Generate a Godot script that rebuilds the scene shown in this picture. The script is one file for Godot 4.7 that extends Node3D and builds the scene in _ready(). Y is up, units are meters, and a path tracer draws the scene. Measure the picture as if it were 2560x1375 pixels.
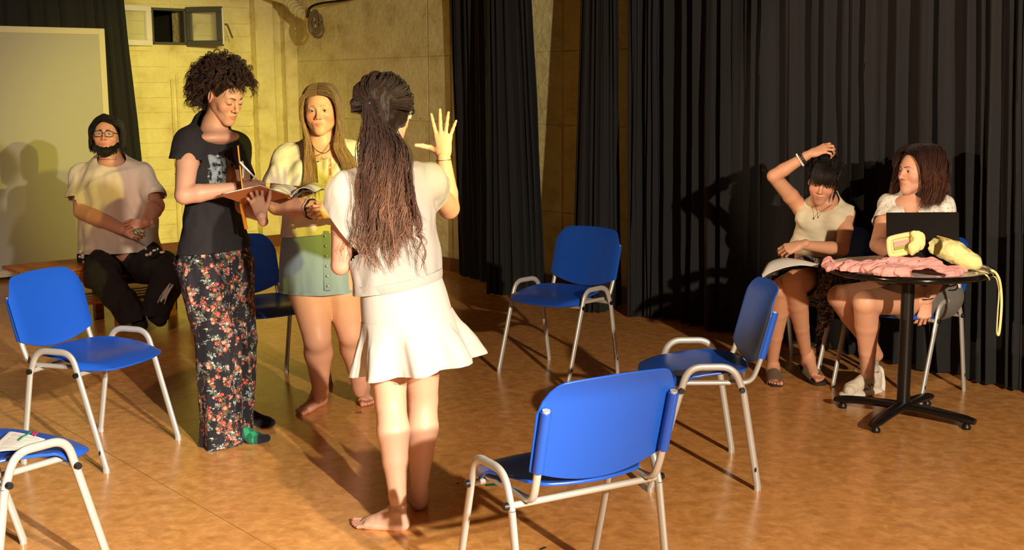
extends Node3D
# A rehearsal in a black-curtained basement stage room: six people, blue stacking chairs, a bench, a cafe table.

const CORNER := Vector3(-2.26, 0, -12.82)           # far corner of the room
const ALONG := Vector3(0.64, 0, 0.7684)             # along the right wall, towards the camera
const ACROSS := Vector3(-0.7684, 0, 0.64)           # along the left wall, towards the camera
const CEILING := 2.62

var mats := {}
var taken := {}
var proto_chair: Node3D


func _ready() -> void:
	var cam := Camera3D.new()
	cam.name = "camera"
	cam.position = Vector3(0, 1.6008, 0)
	cam.basis = Basis(Vector3.RIGHT, -0.1524069) * Basis(Vector3(0, 0, 1), -0.0060295)
	cam.fov = 25.42
	cam.near = 0.05
	cam.current = true
	#CROP#
	add_child(cam)
	var env := Environment.new()
	env.background_mode = Environment.BG_COLOR
	env.background_color = Color(0.01, 0.01, 0.012)
	env.tonemap_mode = Environment.TONE_MAPPER_LINEAR
	env.tonemap_exposure = 1.0
	env.sdfgi_enabled = true
	env.ssao_enabled = true
	env.ssil_enabled = true
	var we := WorldEnvironment.new()
	we.name = "environment"
	we.environment = env
	add_child(we)
	# stage lanterns, all out of the picture near the low ceiling behind the camera
	spot("key_light", Vector3(1.75, 2.45, 0.5), Vector3(-1.85, 0.0, -4.1), Color(1.0, 0.96, 0.90), 74.0, 19.0, 0.9, 0.035)
	spot("fill_light", Vector3(-2.6, 2.5, -2.4), Vector3(-2.7, 0.8, -8.4), Color(1.0, 0.84, 0.74), 9.0, 22.0, 0.8, 0.05)
	spot("wide_light", Vector3(2.6, 2.5, 0.6), Vector3(-0.2, 0.6, -6.0), Color(1.0, 0.92, 0.82), 52.0, 40.0, 0.6, 0.05)
	spot("yellow_light", Vector3(2.6, 2.45, -0.6), Vector3(-3.7, 0.6, -11.5), Color(1.0, 0.95, 0.34), 40.0, 11.0, 0.8, 0.03)
	spot("wall_light", Vector3(-1.0, 2.5, -6.6), Vector3(-3.3, 0.75, -11.9), Color(1.0, 0.94, 0.42), 14.0, 21.0, 0.9, 0.04)
	spot("side_light", Vector3(-3.2, 2.45, -1.6), Vector3(2.25, 1.35, -6.6), Color(1.0, 0.88, 0.74), 26.0, 12.0, 0.35, 0.03)
	make_materials()
	build_room()
	build_curtains()
	build_screen()
	build_bench()
	build_chairs()
	build_table()
	build_people()
	build_props()


func spot(called: String, from: Vector3, to: Vector3, tint: Color, energy: float, angle: float, soft_edge: float, size: float) -> void:
	var l := SpotLight3D.new()
	l.name = called
	l.light_color = tint
	l.light_energy = energy
	l.spot_angle = angle
	l.spot_angle_attenuation = soft_edge
	l.spot_range = 30.0
	l.spot_attenuation = 2.0
	l.light_size = size
	l.shadow_enabled = true
	add_child(l)
	l.look_at_from_position(from, to, Vector3.UP)


# ---------------------------------------------------------------- mesh helpers

class Geo:
	var v := PackedVector3Array()
	var n := PackedVector3Array()
	var c := PackedColorArray()
	var uv := PackedVector2Array()
	var ix := PackedInt32Array()

	func vert(p: Vector3, nn: Vector3, col: Color, t := Vector2.ZERO) -> int:
		v.append(p); n.append(nn); c.append(col); uv.append(t)
		return v.size() - 1

	func flat(a: Vector3, b: Vector3, d: Vector3, col := Color.WHITE) -> void:
		var nn := (d - a).cross(b - a).normalized()
		var i := v.size()
		vert(a, nn, col); vert(b, nn, col); vert(d, nn, col)
		ix.append(i); ix.append(i + 1); ix.append(i + 2)

	func quad(a: Vector3, b: Vector3, d: Vector3, e: Vector3, col := Color.WHITE) -> void:
		var nn := (d - a).cross(b - a).normalized()
		var i := v.size()
		vert(a, nn, col, Vector2(0, 0)); vert(b, nn, col, Vector2(1, 0)); vert(d, nn, col, Vector2(1, 1)); vert(e, nn, col, Vector2(0, 1))
		ix.append_array(PackedInt32Array([i, i + 1, i + 2, i, i + 2, i + 3]))

	func fan(ring: PackedVector3Array, col := Color.WHITE, turn := false) -> void:
		var m := Vector3.ZERO
		for p in ring:
			m += p
		m /= ring.size()
		for k in ring.size():
			var a := ring[k]
			var b := ring[(k + 1) % ring.size()]
			if turn:
				flat(m, b, a, col)
			else:
				flat(m, a, b, col)

	# rows of points -> smooth surface; wrap joins the last column to the first
	func grid(rows: Array, wrap := false, col := Color.WHITE, cols: Array = [], turn := false) -> void:
		var nr := rows.size()
		var nc: int = rows[0].size()
		var s := v.size()
		for r in nr:
			var row: PackedVector3Array = rows[r]
			for k in nc:
				v.append(row[k])
				n.append(Vector3.ZERO)
				uv.append(Vector2(float(k) / maxf(1.0, nc - (0 if wrap else 1)), float(r) / maxf(1.0, nr - 1.0)))
				c.append(cols[r][k] if cols and cols[r] is PackedColorArray else (cols[r] if cols else col))
		var kc := nc if wrap else nc - 1
		for r in nr - 1:
			for k in kc:
				var k2 := (k + 1) % nc
				var a := s + r * nc + k
				var b := s + r * nc + k2
				var d := s + (r + 1) * nc + k2
				var e := s + (r + 1) * nc + k
				var nn: Vector3
				if turn:
					nn = (v[b] - v[e]).cross(v[d] - v[a])
					ix.append(a); ix.append(d); ix.append(b); ix.append(a); ix.append(e); ix.append(d)
				else:
					nn = (v[d] - v[a]).cross(v[b] - v[e])
					ix.append(a); ix.append(b); ix.append(d); ix.append(a); ix.append(d); ix.append(e)
				n[a] += nn; n[b] += nn; n[d] += nn; n[e] += nn
		for k in range(s, v.size()):
			n[k] = n[k].normalized()

	# a surface with thickness: both faces and the rim
	func slab(rows: Array, thick: float, col := Color.WHITE) -> void:
		var nr := rows.size()
		var nc: int = rows[0].size()
		var back := []
		for r in nr:
			var row := PackedVector3Array()
			for k in nc:
				var dx: Vector3 = rows[r][mini(k + 1, nc - 1)] - rows[r][maxi(k - 1, 0)]
				var dy: Vector3 = rows[mini(r + 1, nr - 1)][k] - rows[maxi(r - 1, 0)][k]
				row.append(rows[r][k] - dy.cross(dx).normalized() * thick)
			back.append(row)
		grid(rows, false, col)
		grid(back, false, col, [], true)
		var rim_a := PackedVector3Array()
		var rim_b := PackedVector3Array()
		for k in nc:
			rim_a.append(rows[0][k]); rim_b.append(back[0][k])
		for r in range(1, nr):
			rim_a.append(rows[r][nc - 1]); rim_b.append(back[r][nc - 1])
		for k in range(nc - 2, -1, -1):
			rim_a.append(rows[nr - 1][k]); rim_b.append(back[nr - 1][k])
		for r in range(nr - 2, 0, -1):
			rim_a.append(rows[r][0]); rim_b.append(back[r][0])
		var mid := PackedVector3Array()
		for k in rim_a.size():
			var a := rim_a[k]
			var b := rim_b[k]
			var before := rim_a[(k - 1 + rim_a.size()) % rim_a.size()]
			var after := rim_a[(k + 1) % rim_a.size()]
			mid.append((a + b) * 0.5 + (after - before).cross(b - a).normalized() * thick * 0.35)
		grid([rim_b, mid, rim_a], true, col)

	func tube(path: PackedVector3Array, radius, sides := 8, squash := Vector2.ONE, up := Vector3.UP, caps := true, col := Color.WHITE, cols: Array = []) -> void:
		var m := path.size()
		var rows := []
		var side := Vector3.ZERO
		for k in m:
			var t := (path[mini(k + 1, m - 1)] - path[maxi(k - 1, 0)]).normalized()
			if k == 0:
				side = t.cross(up)
				if side.length() < 0.01:
					side = t.cross(Vector3(0.3, 0.1, 1))
				side = side.normalized()
			else:
				side = (side - t * side.dot(t)).normalized()
			var other := side.cross(t)
			var r: float = radius[k] if not radius is float else radius
			var row := PackedVector3Array()
			for j in sides:
				var a := TAU * j / sides
				row.append(path[k] + side * (cos(a) * r * squash.x) + other * (sin(a) * r * squash.y))
			rows.append(row)
		grid(rows, true, col, cols)
		if caps:
			fan(rows[0], cols[0] if cols else col)
			fan(rows[m - 1], cols[m - 1] if cols else col, true)

	func ball(at: Vector3, radii: Vector3, basis := Basis.IDENTITY, segs := 16, col := Color.WHITE) -> void:
		var rows := []
		for r in segs / 2 + 1:
			var th := PI * r / (segs / 2)
			var row := PackedVector3Array()
			for k in segs:
				var a := TAU * k / segs
				row.append(at + basis * Vector3(sin(th) * cos(a) * radii.x, cos(th) * radii.y, sin(th) * sin(a) * radii.z))
			rows.append(row)
		grid(rows, true, col)

	# profile of (radius, height) points turned about an axis
	func lathe(profile: Array, at := Vector3.ZERO, basis := Basis.IDENTITY, segs := 24, col := Color.WHITE) -> void:
		var rows := []
		for p in profile:
			var row := PackedVector3Array()
			for k in segs:
				var a := TAU * k / segs
				row.append(at + basis * Vector3(cos(a) * p.x, p.y, sin(a) * p.x))
			rows.append(row)
		grid(rows, true, col)

	# chamfered box
	func box(at: Vector3, size: Vector3, basis := Basis.IDENTITY, bevel := 0.004, col := Color.WHITE) -> void:
		var h := size * 0.5
		var b := minf(bevel, minf(h.x, minf(h.y, h.z)) * 0.9)
		for axis in 3:
			for s in [-1.0, 1.0]:
				var u := (axis + 1) % 3
				var w := (axis + 2) % 3
				var ring := PackedVector3Array()
				for q in [[-1, -1], [1, -1], [1, 1], [-1, 1]]:
					var p := Vector3.ZERO
					p[axis] = h[axis] * s
					p[u] = (h[u] - b) * q[0]
					p[w] = (h[w] - b) * q[1]
					ring.append(at + basis * p)
				if s > 0:
					quad(ring[0], ring[3], ring[2], ring[1], col)
				else:
					quad(ring[0], ring[1], ring[2], ring[3], col)
		if b <= 0.0:
			return
		for axis in 3:
			var u := (axis + 1) % 3
			var w := (axis + 2) % 3
			for su in [-1.0, 1.0]:
				for sw in [-1.0, 1.0]:
					var p := []
					for e in [[-1, 0], [1, 0], [1, 1], [-1, 1]]:
						var q := Vector3.ZERO
						q[axis] = (h[axis] - b) * e[0]
						q[u] = su * (h[u] - b * e[1])
						q[w] = sw * (h[w] - b * (1 - e[1]))
						p.append(at + basis * q)
					if su * sw > 0:
						quad(p[0], p[1], p[2], p[3], col)
					else:
						quad(p[3], p[2], p[1], p[0], col)
		for sx in [-1.0, 1.0]:
			for sy in [-1.0, 1.0]:
				for sz in [-1.0, 1.0]:
					var p1 := at + basis * Vector3(sx * h.x, sy * (h.y - b), sz * (h.z - b))
					var p2 := at + basis * Vector3(sx * (h.x - b), sy * h.y, sz * (h.z - b))
					var p3 := at + basis * Vector3(sx * (h.x - b), sy * (h.y - b), sz * h.z)
					if sx * sy * sz > 0:
						flat(p1, p3, p2, col)
					else:
						flat(p1, p2, p3, col)

	func moved(by: Vector3) -> Geo:
		for k in v.size():
			v[k] += by
		return self

	func arrays() -> ArrayMesh:
		var a := []
		a.resize(Mesh.ARRAY_MAX)
		a[Mesh.ARRAY_VERTEX] = v
		a[Mesh.ARRAY_NORMAL] = n
		a[Mesh.ARRAY_COLOR] = c
		a[Mesh.ARRAY_TEX_UV] = uv
		a[Mesh.ARRAY_INDEX] = ix
		var m := ArrayMesh.new()
		m.add_surface_from_arrays(Mesh.PRIMITIVE_TRIANGLES, a)
		return m


func numbered(called: String) -> String:
	if not taken.has(called):
		taken[called] = 0
		return called
	taken[called] += 1
	return "%s_%03d" % [called, taken[called]]


func put(called: String, g: Geo, m: Material, parent: Node3D = null, origin := Vector3.ZERO) -> MeshInstance3D:
	var o := MeshInstance3D.new()
	if origin != Vector3.ZERO:
		g.moved(-origin)
		if parent == null:
			o.position = origin
	o.mesh = g.arrays()
	o.material_override = m
	if parent == null:
		o.name = numbered(called)
		add_child(o, true)
	else:
		var used: Dictionary = parent.get_meta("used") if parent.has_meta("used") else {}
		var k: int = used.get(called, -1) + 1
		used[called] = k
		parent.set_meta("used", used)
		o.name = called if k == 0 else "%s_%03d" % [called, k]
		parent.add_child(o, true)
	return o


func thing(called: String, label: String, category: String, at := Vector3.ZERO, turn := 0.0, group := "") -> Node3D:
	var o := Node3D.new()
	o.name = numbered(called)
	add_child(o, true)
	o.position = at
	o.rotation.y = turn
	tag(o, label, category, group)
	return o


func tag(o: Node3D, label: String, category: String, group := "") -> Node3D:
	o.set_meta("label", label)
	o.set_meta("category", category)
	if group:
		o.set_meta("group", group)
	return o


func structure(called: String, g: Geo, m: Material, label := "") -> MeshInstance3D:
	var o := put(called, g, m)
	o.set_meta("kind", "structure")
	if label:
		o.set_meta("label", label)
	return o


func pts(list: Array) -> PackedVector3Array:
	return PackedVector3Array(list)


# a smooth curve through the given points
func curve(list: Array, steps := 6) -> PackedVector3Array:
	var out := PackedVector3Array()
	var m := list.size()
	for k in m - 1:
		var p0: Vector3 = list[maxi(k - 1, 0)]
		var p1: Vector3 = list[k]
		var p2: Vector3 = list[k + 1]
		var p3: Vector3 = list[mini(k + 2, m - 1)]
		for s in steps:
			out.append(p1.cubic_interpolate(p2, p0, p3, float(s) / steps))
	out.append(list[m - 1])
	return out


# straight runs with rounded corners
func bend(list: Array, radius: float, steps := 6) -> PackedVector3Array:
	var out := PackedVector3Array()
	var m := list.size()
	out.append(list[0])
	for k in range(1, m - 1):
		var p: Vector3 = list[k]
		var a: Vector3 = (list[k - 1] - p)
		var b: Vector3 = (list[k + 1] - p)
		var cut := minf(radius, minf(a.length(), b.length()) * 0.49)
		var pa := p + a.normalized() * cut
		var pb := p + b.normalized() * cut
		for s in steps + 1:
			var t := float(s) / steps
			out.append(pa.lerp(p, t).lerp(p.lerp(pb, t), t))
	out.append(list[m - 1])
	return out


func lin(hex: String) -> Color:
	return Color(hex).srgb_to_linear()


# ---------------------------------------------------------------- materials

func plain(color: Color, rough := 0.6, metal := 0.0, vertex := false) -> StandardMaterial3D:
	var m := StandardMaterial3D.new()
	m.albedo_color = color
	m.roughness = rough
	m.metallic = metal
	m.vertex_color_use_as_albedo = vertex
	return m


func noise_tex(size: int, freq: float, ramp: Array, kind := FastNoiseLite.TYPE_SIMPLEX_SMOOTH, oct := 4, warp := 0.0, sd := 1, normal := 0.0, ridged := false) -> NoiseTexture2D:
	var f := FastNoiseLite.new()
	f.noise_type = kind
	f.seed = sd
	f.frequency = freq
	f.fractal_octaves = oct
	if ridged:
		f.fractal_type = FastNoiseLite.FRACTAL_RIDGED
	if warp > 0.0:
		f.domain_warp_enabled = true
		f.domain_warp_amplitude = warp
		f.domain_warp_frequency = freq * 1.5
	var t := NoiseTexture2D.new()
	t.width = size
	t.height = size
	t.seamless = true
	t.noise = f
	t.generate_mipmaps = false
	if ramp:
		var g := Gradient.new()
		var offs := PackedFloat32Array()
		var cols := PackedColorArray()
		for r in ramp:
			offs.append(r[0])
			cols.append(r[1])
		g.offsets = offs
		g.colors = cols
		t.color_ramp = g
	if normal > 0.0:
		t.as_normal_map = true
		t.bump_strength = normal
	return t


func tri(m: StandardMaterial3D, scale: Vector3, world := true) -> StandardMaterial3D:
	m.uv1_triplanar = true
	m.uv1_world_triplanar = world
	m.uv1_scale = scale
	return m


func bump(m: StandardMaterial3D, tex: Texture2D, cm: float) -> StandardMaterial3D:
	m.heightmap_enabled = true
	m.heightmap_texture = tex
	m.heightmap_scale = cm
	return m


func make_materials() -> void:
	var grain := noise_tex(512, 0.02, [], FastNoiseLite.TYPE_SIMPLEX_SMOOTH, 5, 0.0, 3)
	# painted board-marked concrete
	var wall := plain(Color("e3da9c"), 0.75)
	wall.albedo_texture = noise_tex(1024, 0.006, [[0.0, Color(0.70, 0.66, 0.52)], [0.25, Color(0.93, 0.9, 0.84)], [0.6, Color(1, 1, 1)], [1.0, Color(1, 0.98, 0.9)]], FastNoiseLite.TYPE_SIMPLEX_SMOOTH, 5, 20.0, 5)
	bump(wall, noise_tex(1024, 0.03, [], FastNoiseLite.TYPE_SIMPLEX_SMOOTH, 5, 0.0, 8), 0.9)
	mats.wall = tri(wall, Vector3(0.5, 0.5, 0.5))
	mats.dark_paint = tri(bump(plain(Color("1a1714"), 0.9), grain, 0.2), Vector3.ONE)
	mats.ceiling = tri(bump(plain(Color("8d7a52"), 0.9), grain, 0.4), Vector3.ONE)
	# marbled linoleum
	var floor_m := plain(Color("eeb26c"), 0.27)
	floor_m.albedo_texture = noise_tex(2048, 0.012, [[0.0, Color(0.86, 0.82, 0.76)], [0.35, Color(0.93, 0.91, 0.87)], [0.55, Color(0.97, 0.95, 0.93)], [0.75, Color(1, 1, 1)], [1.0, Color(1, 1, 0.98)]], FastNoiseLite.TYPE_SIMPLEX_SMOOTH, 6, 60.0, 21)
	floor_m.roughness_texture = noise_tex(512, 0.01, [[0.0, Color(0.75, 0.75, 0.75)], [1.0, Color(1, 1, 1)]], FastNoiseLite.TYPE_SIMPLEX_SMOOTH, 4, 0.0, 9)
	floor_m.detail_enabled = true
	floor_m.detail_blend_mode = BaseMaterial3D.BLEND_MODE_MUL
	floor_m.detail_albedo = noise_tex(1024, 0.02, [[0.0, Color(0.84, 0.80, 0.73)], [0.45, Color(0.90, 0.87, 0.82)], [0.8, Color(0.95, 0.93, 0.9)], [1.0, Color(1, 1, 1)]], FastNoiseLite.TYPE_SIMPLEX_SMOOTH, 3, 45.0, 33, 0.0, true)
	mats.floor = tri(floor_m, Vector3(0.45, 0.45, 0.45))
	mats.baseboard = plain(Color("6b3d22"), 0.5)
	# black stage serge
	var drape := plain(Color("1b1a1a"), 0.95)
	drape.rim_enabled = true
	drape.rim = 0.25
	drape.rim_tint = 0.5
	mats.drape = tri(bump(drape, noise_tex(256, 0.2, [], FastNoiseLite.TYPE_SIMPLEX, 2, 0.0, 4), 0.03), Vector3(4, 4, 4))
	mats.canvas = tri(bump(plain(Color("a8a499"), 0.85), noise_tex(256, 0.25, [], FastNoiseLite.TYPE_SIMPLEX, 2, 0.0, 14), 0.02), Vector3(3, 3, 3))
	mats.cream_frame = plain(Color("c9bfa4"), 0.6)
	mats.white_frame = plain(Color("e9e6dc"), 0.35)
	mats.grey_frame = plain(Color("4c4a45"), 0.5)
	mats.shaft = plain(Color("2a2620"), 0.9)
	var glass := plain(Color(0.85, 0.9, 0.88, 0.12), 0.05)
	glass.transparency = BaseMaterial3D.TRANSPARENCY_ALPHA
	mats.glass = glass
	# chairs
	mats.blue = tri(bump(plain(Color("1a50b4"), 0.33), noise_tex(256, 0.15, [], FastNoiseLite.TYPE_SIMPLEX, 3, 0.0, 6), 0.006), Vector3(6, 6, 6), false)
	mats.steel = plain(Color("b9b6ae"), 0.38, 0.35)
	mats.black_plastic = plain(Color("121213"), 0.45)
	mats.black_gloss = plain(Color("100f0f"), 0.14)
	mats.black_metal = plain(Color("131110"), 0.33)
	mats.laminate = plain(Color("cfcabf"), 0.35)
	mats.wood = wood_material(Color("b0662a"))
	mats.dark_wood = wood_material(Color("8a4d22"))
	mats.old_cable = plain(Color("7a6a45"), 0.8)
	mats.dark_tape = plain(Color("2a231a"), 0.7)
	mats.green_tape = plain(Color("0f6a4a"), 0.6)
	var skin := plain(Color.WHITE, 0.5, 0.0, true)
	skin.subsurf_scatter_enabled = true
	skin.subsurf_scatter_strength = 0.12
	mats.skin = tri(bump(skin, noise_tex(256, 0.09, [], FastNoiseLite.TYPE_SIMPLEX_SMOOTH, 3, 0.0, 41), 0.012), Vector3(9, 9, 9), false)
	mats.eye = plain(Color.WHITE, 0.12, 0.0, true)
	var hair := plain(Color.WHITE, 0.5, 0.0, true)
	hair.metallic_specular = 0.32
	hair.rim_enabled = true
	hair.rim = 0.15
	mats.hair = hair
	mats.white_cloth = cloth(Color("bcb7ae"), 0.85, 0.25)
	mats.white_knit = cloth(Color("d2ccc2"), 0.8, 0.06)
	mats.black_cloth = cloth(Color("1d1b1c"), 0.9, 0.25)
	mats.cream_cloth = cloth(Color("e4dac0"), 0.85, 0.25)
	mats.denim = cloth(Color("8aa2ac"), 0.85, 0.12)
	mats.thread = plain(Color.WHITE, 0.6, 0.0, true)
	mats.thread_cloth = cloth(Color.WHITE, 0.9, 0.1)
	mats.thread_cloth.vertex_color_use_as_albedo = true
	mats.lilac = plain(Color("a58fae"), 0.7)
	mats.knit_cream = cloth(Color("dccfae"), 0.85, 0.12)
	mats.grey_cloth = cloth(Color("6a6660"), 0.9, 0.2)
	mats.taupe = cloth(Color("6b5844"), 0.9, 0.1)
	mats.sole_dark = plain(Color("2a211c"), 0.8)
	mats.shoe_white = cloth(Color("cfc5b2"), 0.75, 0.12)
	mats.shoe_sole = plain(Color("e3ddd0"), 0.6)
	mats.glasses_frame = plain(Color("2a1d18"), 0.3)
	mats.brown_cover = cloth(Color("a5602e"), 0.6, 0.05)
	mats.dark_cover = plain(Color("2c1a12"), 0.6)
	mats.red_cover = plain(Color("b5523e"), 0.6)
	mats.orange = plain(Color("e8952c"), 0.6)
	mats.pink_cloth = cloth(Color("e0a09a"), 0.9, 0.1)
	mats.yellow_cloth = cloth(Color("e9dd98"), 0.85, 0.06)
	mats.yellow_dark = plain(Color("b8a450"), 0.7)
	mats.teeth = plain(Color("cfc4b4"), 0.3)
	mats.gold = plain(Color("8a6a3a"), 0.35, 0.8)
	mats.paper = plain(Color("eae6dc"), 0.85)


func wood_material(color: Color) -> StandardMaterial3D:
	var m := plain(color, 0.42)
	m.albedo_texture = noise_tex(512, 0.012, [[0.0, Color(0.5, 0.42, 0.34)], [0.4, Color(0.85, 0.8, 0.72)], [1.0, Color(1, 1, 1)]], FastNoiseLite.TYPE_SIMPLEX_SMOOTH, 4, 15.0, 17)
	return tri(m, Vector3(0.5, 6.0, 6.0), false)



func cloth(color: Color, rough: float, relief: float, fine := true) -> StandardMaterial3D:
	var m := plain(color, rough)
	m.rim_enabled = true
	m.rim = 0.25 if color.v > 0.35 else 0.04
	m.rim_tint = 0.6
	bump(m, noise_tex(512, 0.018, [], FastNoiseLite.TYPE_SIMPLEX_SMOOTH, 4, 30.0, 51), relief)
	return tri(m, Vector3(2.2, 1.3, 2.2), false)


# ---------------------------------------------------------------- the room

func room(a: float, b: float, y: float) -> Vector3:
	return CORNER + ALONG * a + ACROSS * b + Vector3(0, y, 0)


func room_basis() -> Basis:
	return Basis(ALONG, Vector3.UP, -ACROSS)   # x along the right wall, z from the left-wall end to the right wall


func rbox(g: Geo, a0: float, a1: float, b0: float, b1: float, y0: float, y1: float, bevel := 0.0) -> void:
	g.box(room((a0 + a1) / 2, (b0 + b1) / 2, (y0 + y1) / 2), Vector3(a1 - a0, y1 - y0, b1 - b0), room_basis(), bevel)


func build_room() -> void:
	var rng := RandomNumberGenerator.new()
	rng.seed = 4
	var g := Geo.new()
	rbox(g, -0.3, 16.3, -0.3, 11.3, -0.2, -0.005)
	var fl := structure("floor", g, mats.dark_paint, "amber marbled linoleum floor laid in long sheets")
	var at := 0.0
	for b in [0.49, 2.49, 4.49, 6.49, 8.49, 10.49, 11.0]:
		var s := Geo.new()
		rbox(s, 0.0, 16.0, at + 0.0015, b - 0.0015, -0.005, 0.0, 0.0007)
		put("linoleum_sheet", s, mats.floor, fl)
		at = b
	g = Geo.new()
	rbox(g, -0.3, 16.3, -0.3, 11.3, CEILING, CEILING + 0.2)
	structure("ceiling", g, mats.ceiling, "low painted concrete ceiling")
	# left wall: a = 0 plane, seen from a > 0, with the window opening
	var wb0 := 1.165
	var wb1 := 1.53
	var wy0 := 2.03
	var wy1 := 2.375
	g = Geo.new()
	rbox(g, -0.3, -0.006, -0.3, wb0, -0.2, CEILING)
	rbox(g, -0.3, -0.006, wb1, 11.3, -0.2, CEILING)
	rbox(g, -0.3, -0.006, wb0, wb1, -0.2, wy0)
	rbox(g, -0.3, -0.006, wb0, wb1, wy1, CEILING)
	var wl := structure("wall_left", g, mats.wall, "yellow painted wall with marks of the formwork boards")
	var y := 0.0
	while y < CEILING - 0.02:
		var hgt := rng.randf_range(0.115, 0.16)
		var y1 := minf(y + hgt, CEILING)
		for seg in [[0.48, 1.275], [1.35, 3.3], [3.34, 5.2]]:
			var spans := [[seg[0], seg[1]]]
			if y1 > wy0 - 0.0 and y < wy1 + 0.0 and seg[0] < wb1 and seg[1] > wb0:
				spans = []
				if seg[0] < wb0: spans.append([seg[0], minf(seg[1], wb0)])
				if seg[1] > wb1: spans.append([maxf(seg[0], wb1), seg[1]])
			for sp in spans:
				var s := Geo.new()
				rbox(s, -0.006, rng.randf_range(0.0, 0.005), sp[0] + 0.001, sp[1] - 0.001, y + 0.001, y1 - 0.001, 0.003)
				put("formwork_band", s, mats.wall, wl)
		y = y1
	for b in [[1.285, 1.75], [1.338, 1.70], [3.33, CEILING]]:
		var s := Geo.new()
		rbox(s, -0.006, 0.016, b[0] - 0.009, b[0] + 0.009, 0.0, b[1], 0.005)
		put("formwork_ridge", s, mats.wall, wl)
	# stepped pillar that fills the far corner
	g = Geo.new()
	rbox(g, -0.02, 0.12, 0.265, 0.47, -0.1, CEILING, 0.014)
	rbox(g, -0.02, 0.10, -0.02, 0.13, -0.1, CEILING, 0.014)
	structure("trim_1", g, mats.wall, "stepped concrete corner pillar painted yellow")
	# right wall: b = 0 plane
	g = Geo.new()
	rbox(g, -0.3, 16.3, -0.3, -0.006, -0.2, CEILING)
	var wr := structure("wall_right", g, mats.wall, "ochre painted concrete wall behind the hanging black curtains")
	for seg in [[0.10, 1.02], [1.025, 2.38], [2.40, 2.72], [2.725, 4.16], [4.18, 4.50], [4.505, 6.2]]:
		var yy := [0.0, 0.62, 1.31, 1.88, CEILING]
		for k in 4:
			var s := Geo.new()
			rbox(s, seg[0], seg[1], -0.006, rng.randf_range(0.0, 0.006) + (0.008 if seg[1] - seg[0] < 0.4 else 0.0), yy[k] + 0.001, yy[k + 1] - 0.001, 0.004)
			put("formwork_panel", s, mats.wall, wr)
	g = Geo.new()
	rbox(g, 16.0, 16.3, -0.3, 11.3, -0.2, CEILING)
	structure("wall_back", g, mats.dark_paint)
	g = Geo.new()
	rbox(g, -0.3, 16.3, 11.0, 11.3, -0.2, CEILING)
	structure("wall_front", g, mats.dark_paint)
	g = Geo.new()
	rbox(g, 0.004, 0.024, 0.48, 5.2, 0.0, 0.115, 0.004)
	rbox(g, 0.12, 0.14, 0.12, 0.49, 0.0, 0.115, 0.004)
	structure("baseboard_left", g, mats.baseboard, "brown wooden baseboard under the yellow wall")
	g = Geo.new()
	rbox(g, 0.24, 7.0, 0.036, 0.056, 0.0, 0.115, 0.004)
	structure("baseboard_right", g, mats.baseboard, "brown wooden baseboard at the ochre wall")
	build_window(wb0, wb1, wy0, wy1)
	# pipe, sleeve and wiring under the ceiling in the corner
	g = Geo.new()
	var pipe := curve([Vector3(-2.447, 2.54, -12.3), Vector3(-2.183, 2.454, -12.2), Vector3(-2.075, 2.363, -12.1), Vector3(-1.944, 2.288, -12), Vector3(-1.858, 2.315, -11.95)], 6)
	g.tube(pipe, 0.045, 12)
	var t := thing("water_pipe", "old painted pipe with a lagged bend under the ceiling in the far corner", "pipe", pipe[0])
	put("pipe_bend", g, mats.wall, t, pipe[0])
	for k in 7:
		g = Geo.new()
		var i := 6 + k * 2
		g.tube(pts([pipe[i], pipe[i + 1]]), 0.052, 12)
		put("lagging_ring", g, mats.wall, t, pipe[0])
	g = Geo.new()
	g.tube(curve([Vector3(-1.944, 2.275, -11.9), Vector3(-1.914, 2.365, -11.9), Vector3(-1.81, 2.402, -11.85), Vector3(-1.612, 2.423, -11.8), Vector3(-1.391, 2.452, -11.7)], 8), 0.012, 8)
	tag(put("black_cable", g, mats.black_plastic, null, Vector3(-1.944, 2.275, -11.9)), "black cable running along the ceiling from the wall cavity", "cable")
	g = Geo.new()
	rng.seed = 7
	for k in 9:
		var c: Vector3 = Vector3(-1.837, 2.214, -11.75) + Vector3(rng.randf_range(-0.03, 0.03), rng.randf_range(-0.06, 0.05), rng.randf_range(-0.02, 0.02))
		var ring := PackedVector3Array()
		var w := rng.randf_range(0.03, 0.055)
		var hh := rng.randf_range(0.06, 0.12)
		for j in 15:
			var a := TAU * j / 14.0
			ring.append(c + Vector3(cos(a) * w, sin(a) * hh, sin(a * 2 + k) * 0.02))
		g.tube(ring, 0.009, 6)
	tag(put("cable_bundle", g, mats.old_cable, null, Vector3(-1.837, 2.214, -11.75)), "tangled bundle of old wires hanging at the corner pipe", "cable")
	g = Geo.new()
	var nail: Vector3 = Vector3(-0.9296, 1.328, -11)
	var nail_foot := nail - ACROSS * (nail - CORNER).dot(ACROSS)
	g.tube(pts([nail_foot, nail_foot + ACROSS * 0.055 + Vector3(0.05, 0.004, 0)]), 0.004, 6)
	tag(put("wall_nail", g, mats.black_plastic, null, nail_foot), "small nail sticking out of the ochre wall", "nail")
	# scuffs of tape on the floor
	for spec in [[Vector3(-0.7725, 0, -5.925), 0.035, 0.5, mats.dark_tape, "scrap of dark tape on the floor behind the woman in white", 0.012], [Vector3(-0.0835, 0, -4.787), 0.06, 0.2, mats.green_tape, "small square of green tape on the floor at the front chair", 0.03], [Vector3(-0.2265, 0, -4.81), 0.018, 1.0, mats.dark_tape, "tiny dark scuff on the floor right of the barefoot heel", 0.006], [Vector3(0.1024, 0, -4.089), 0.03, 0.8, mats.dark_tape, "dark flake on the floor below the front chair", 0.012]]:
		g = Geo.new()
		g.box(spec[0] + Vector3(0, 0.0008, 0), Vector3(spec[1], 0.001, spec[5]), Basis(Vector3.UP, spec[2]), 0.0003)
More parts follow.
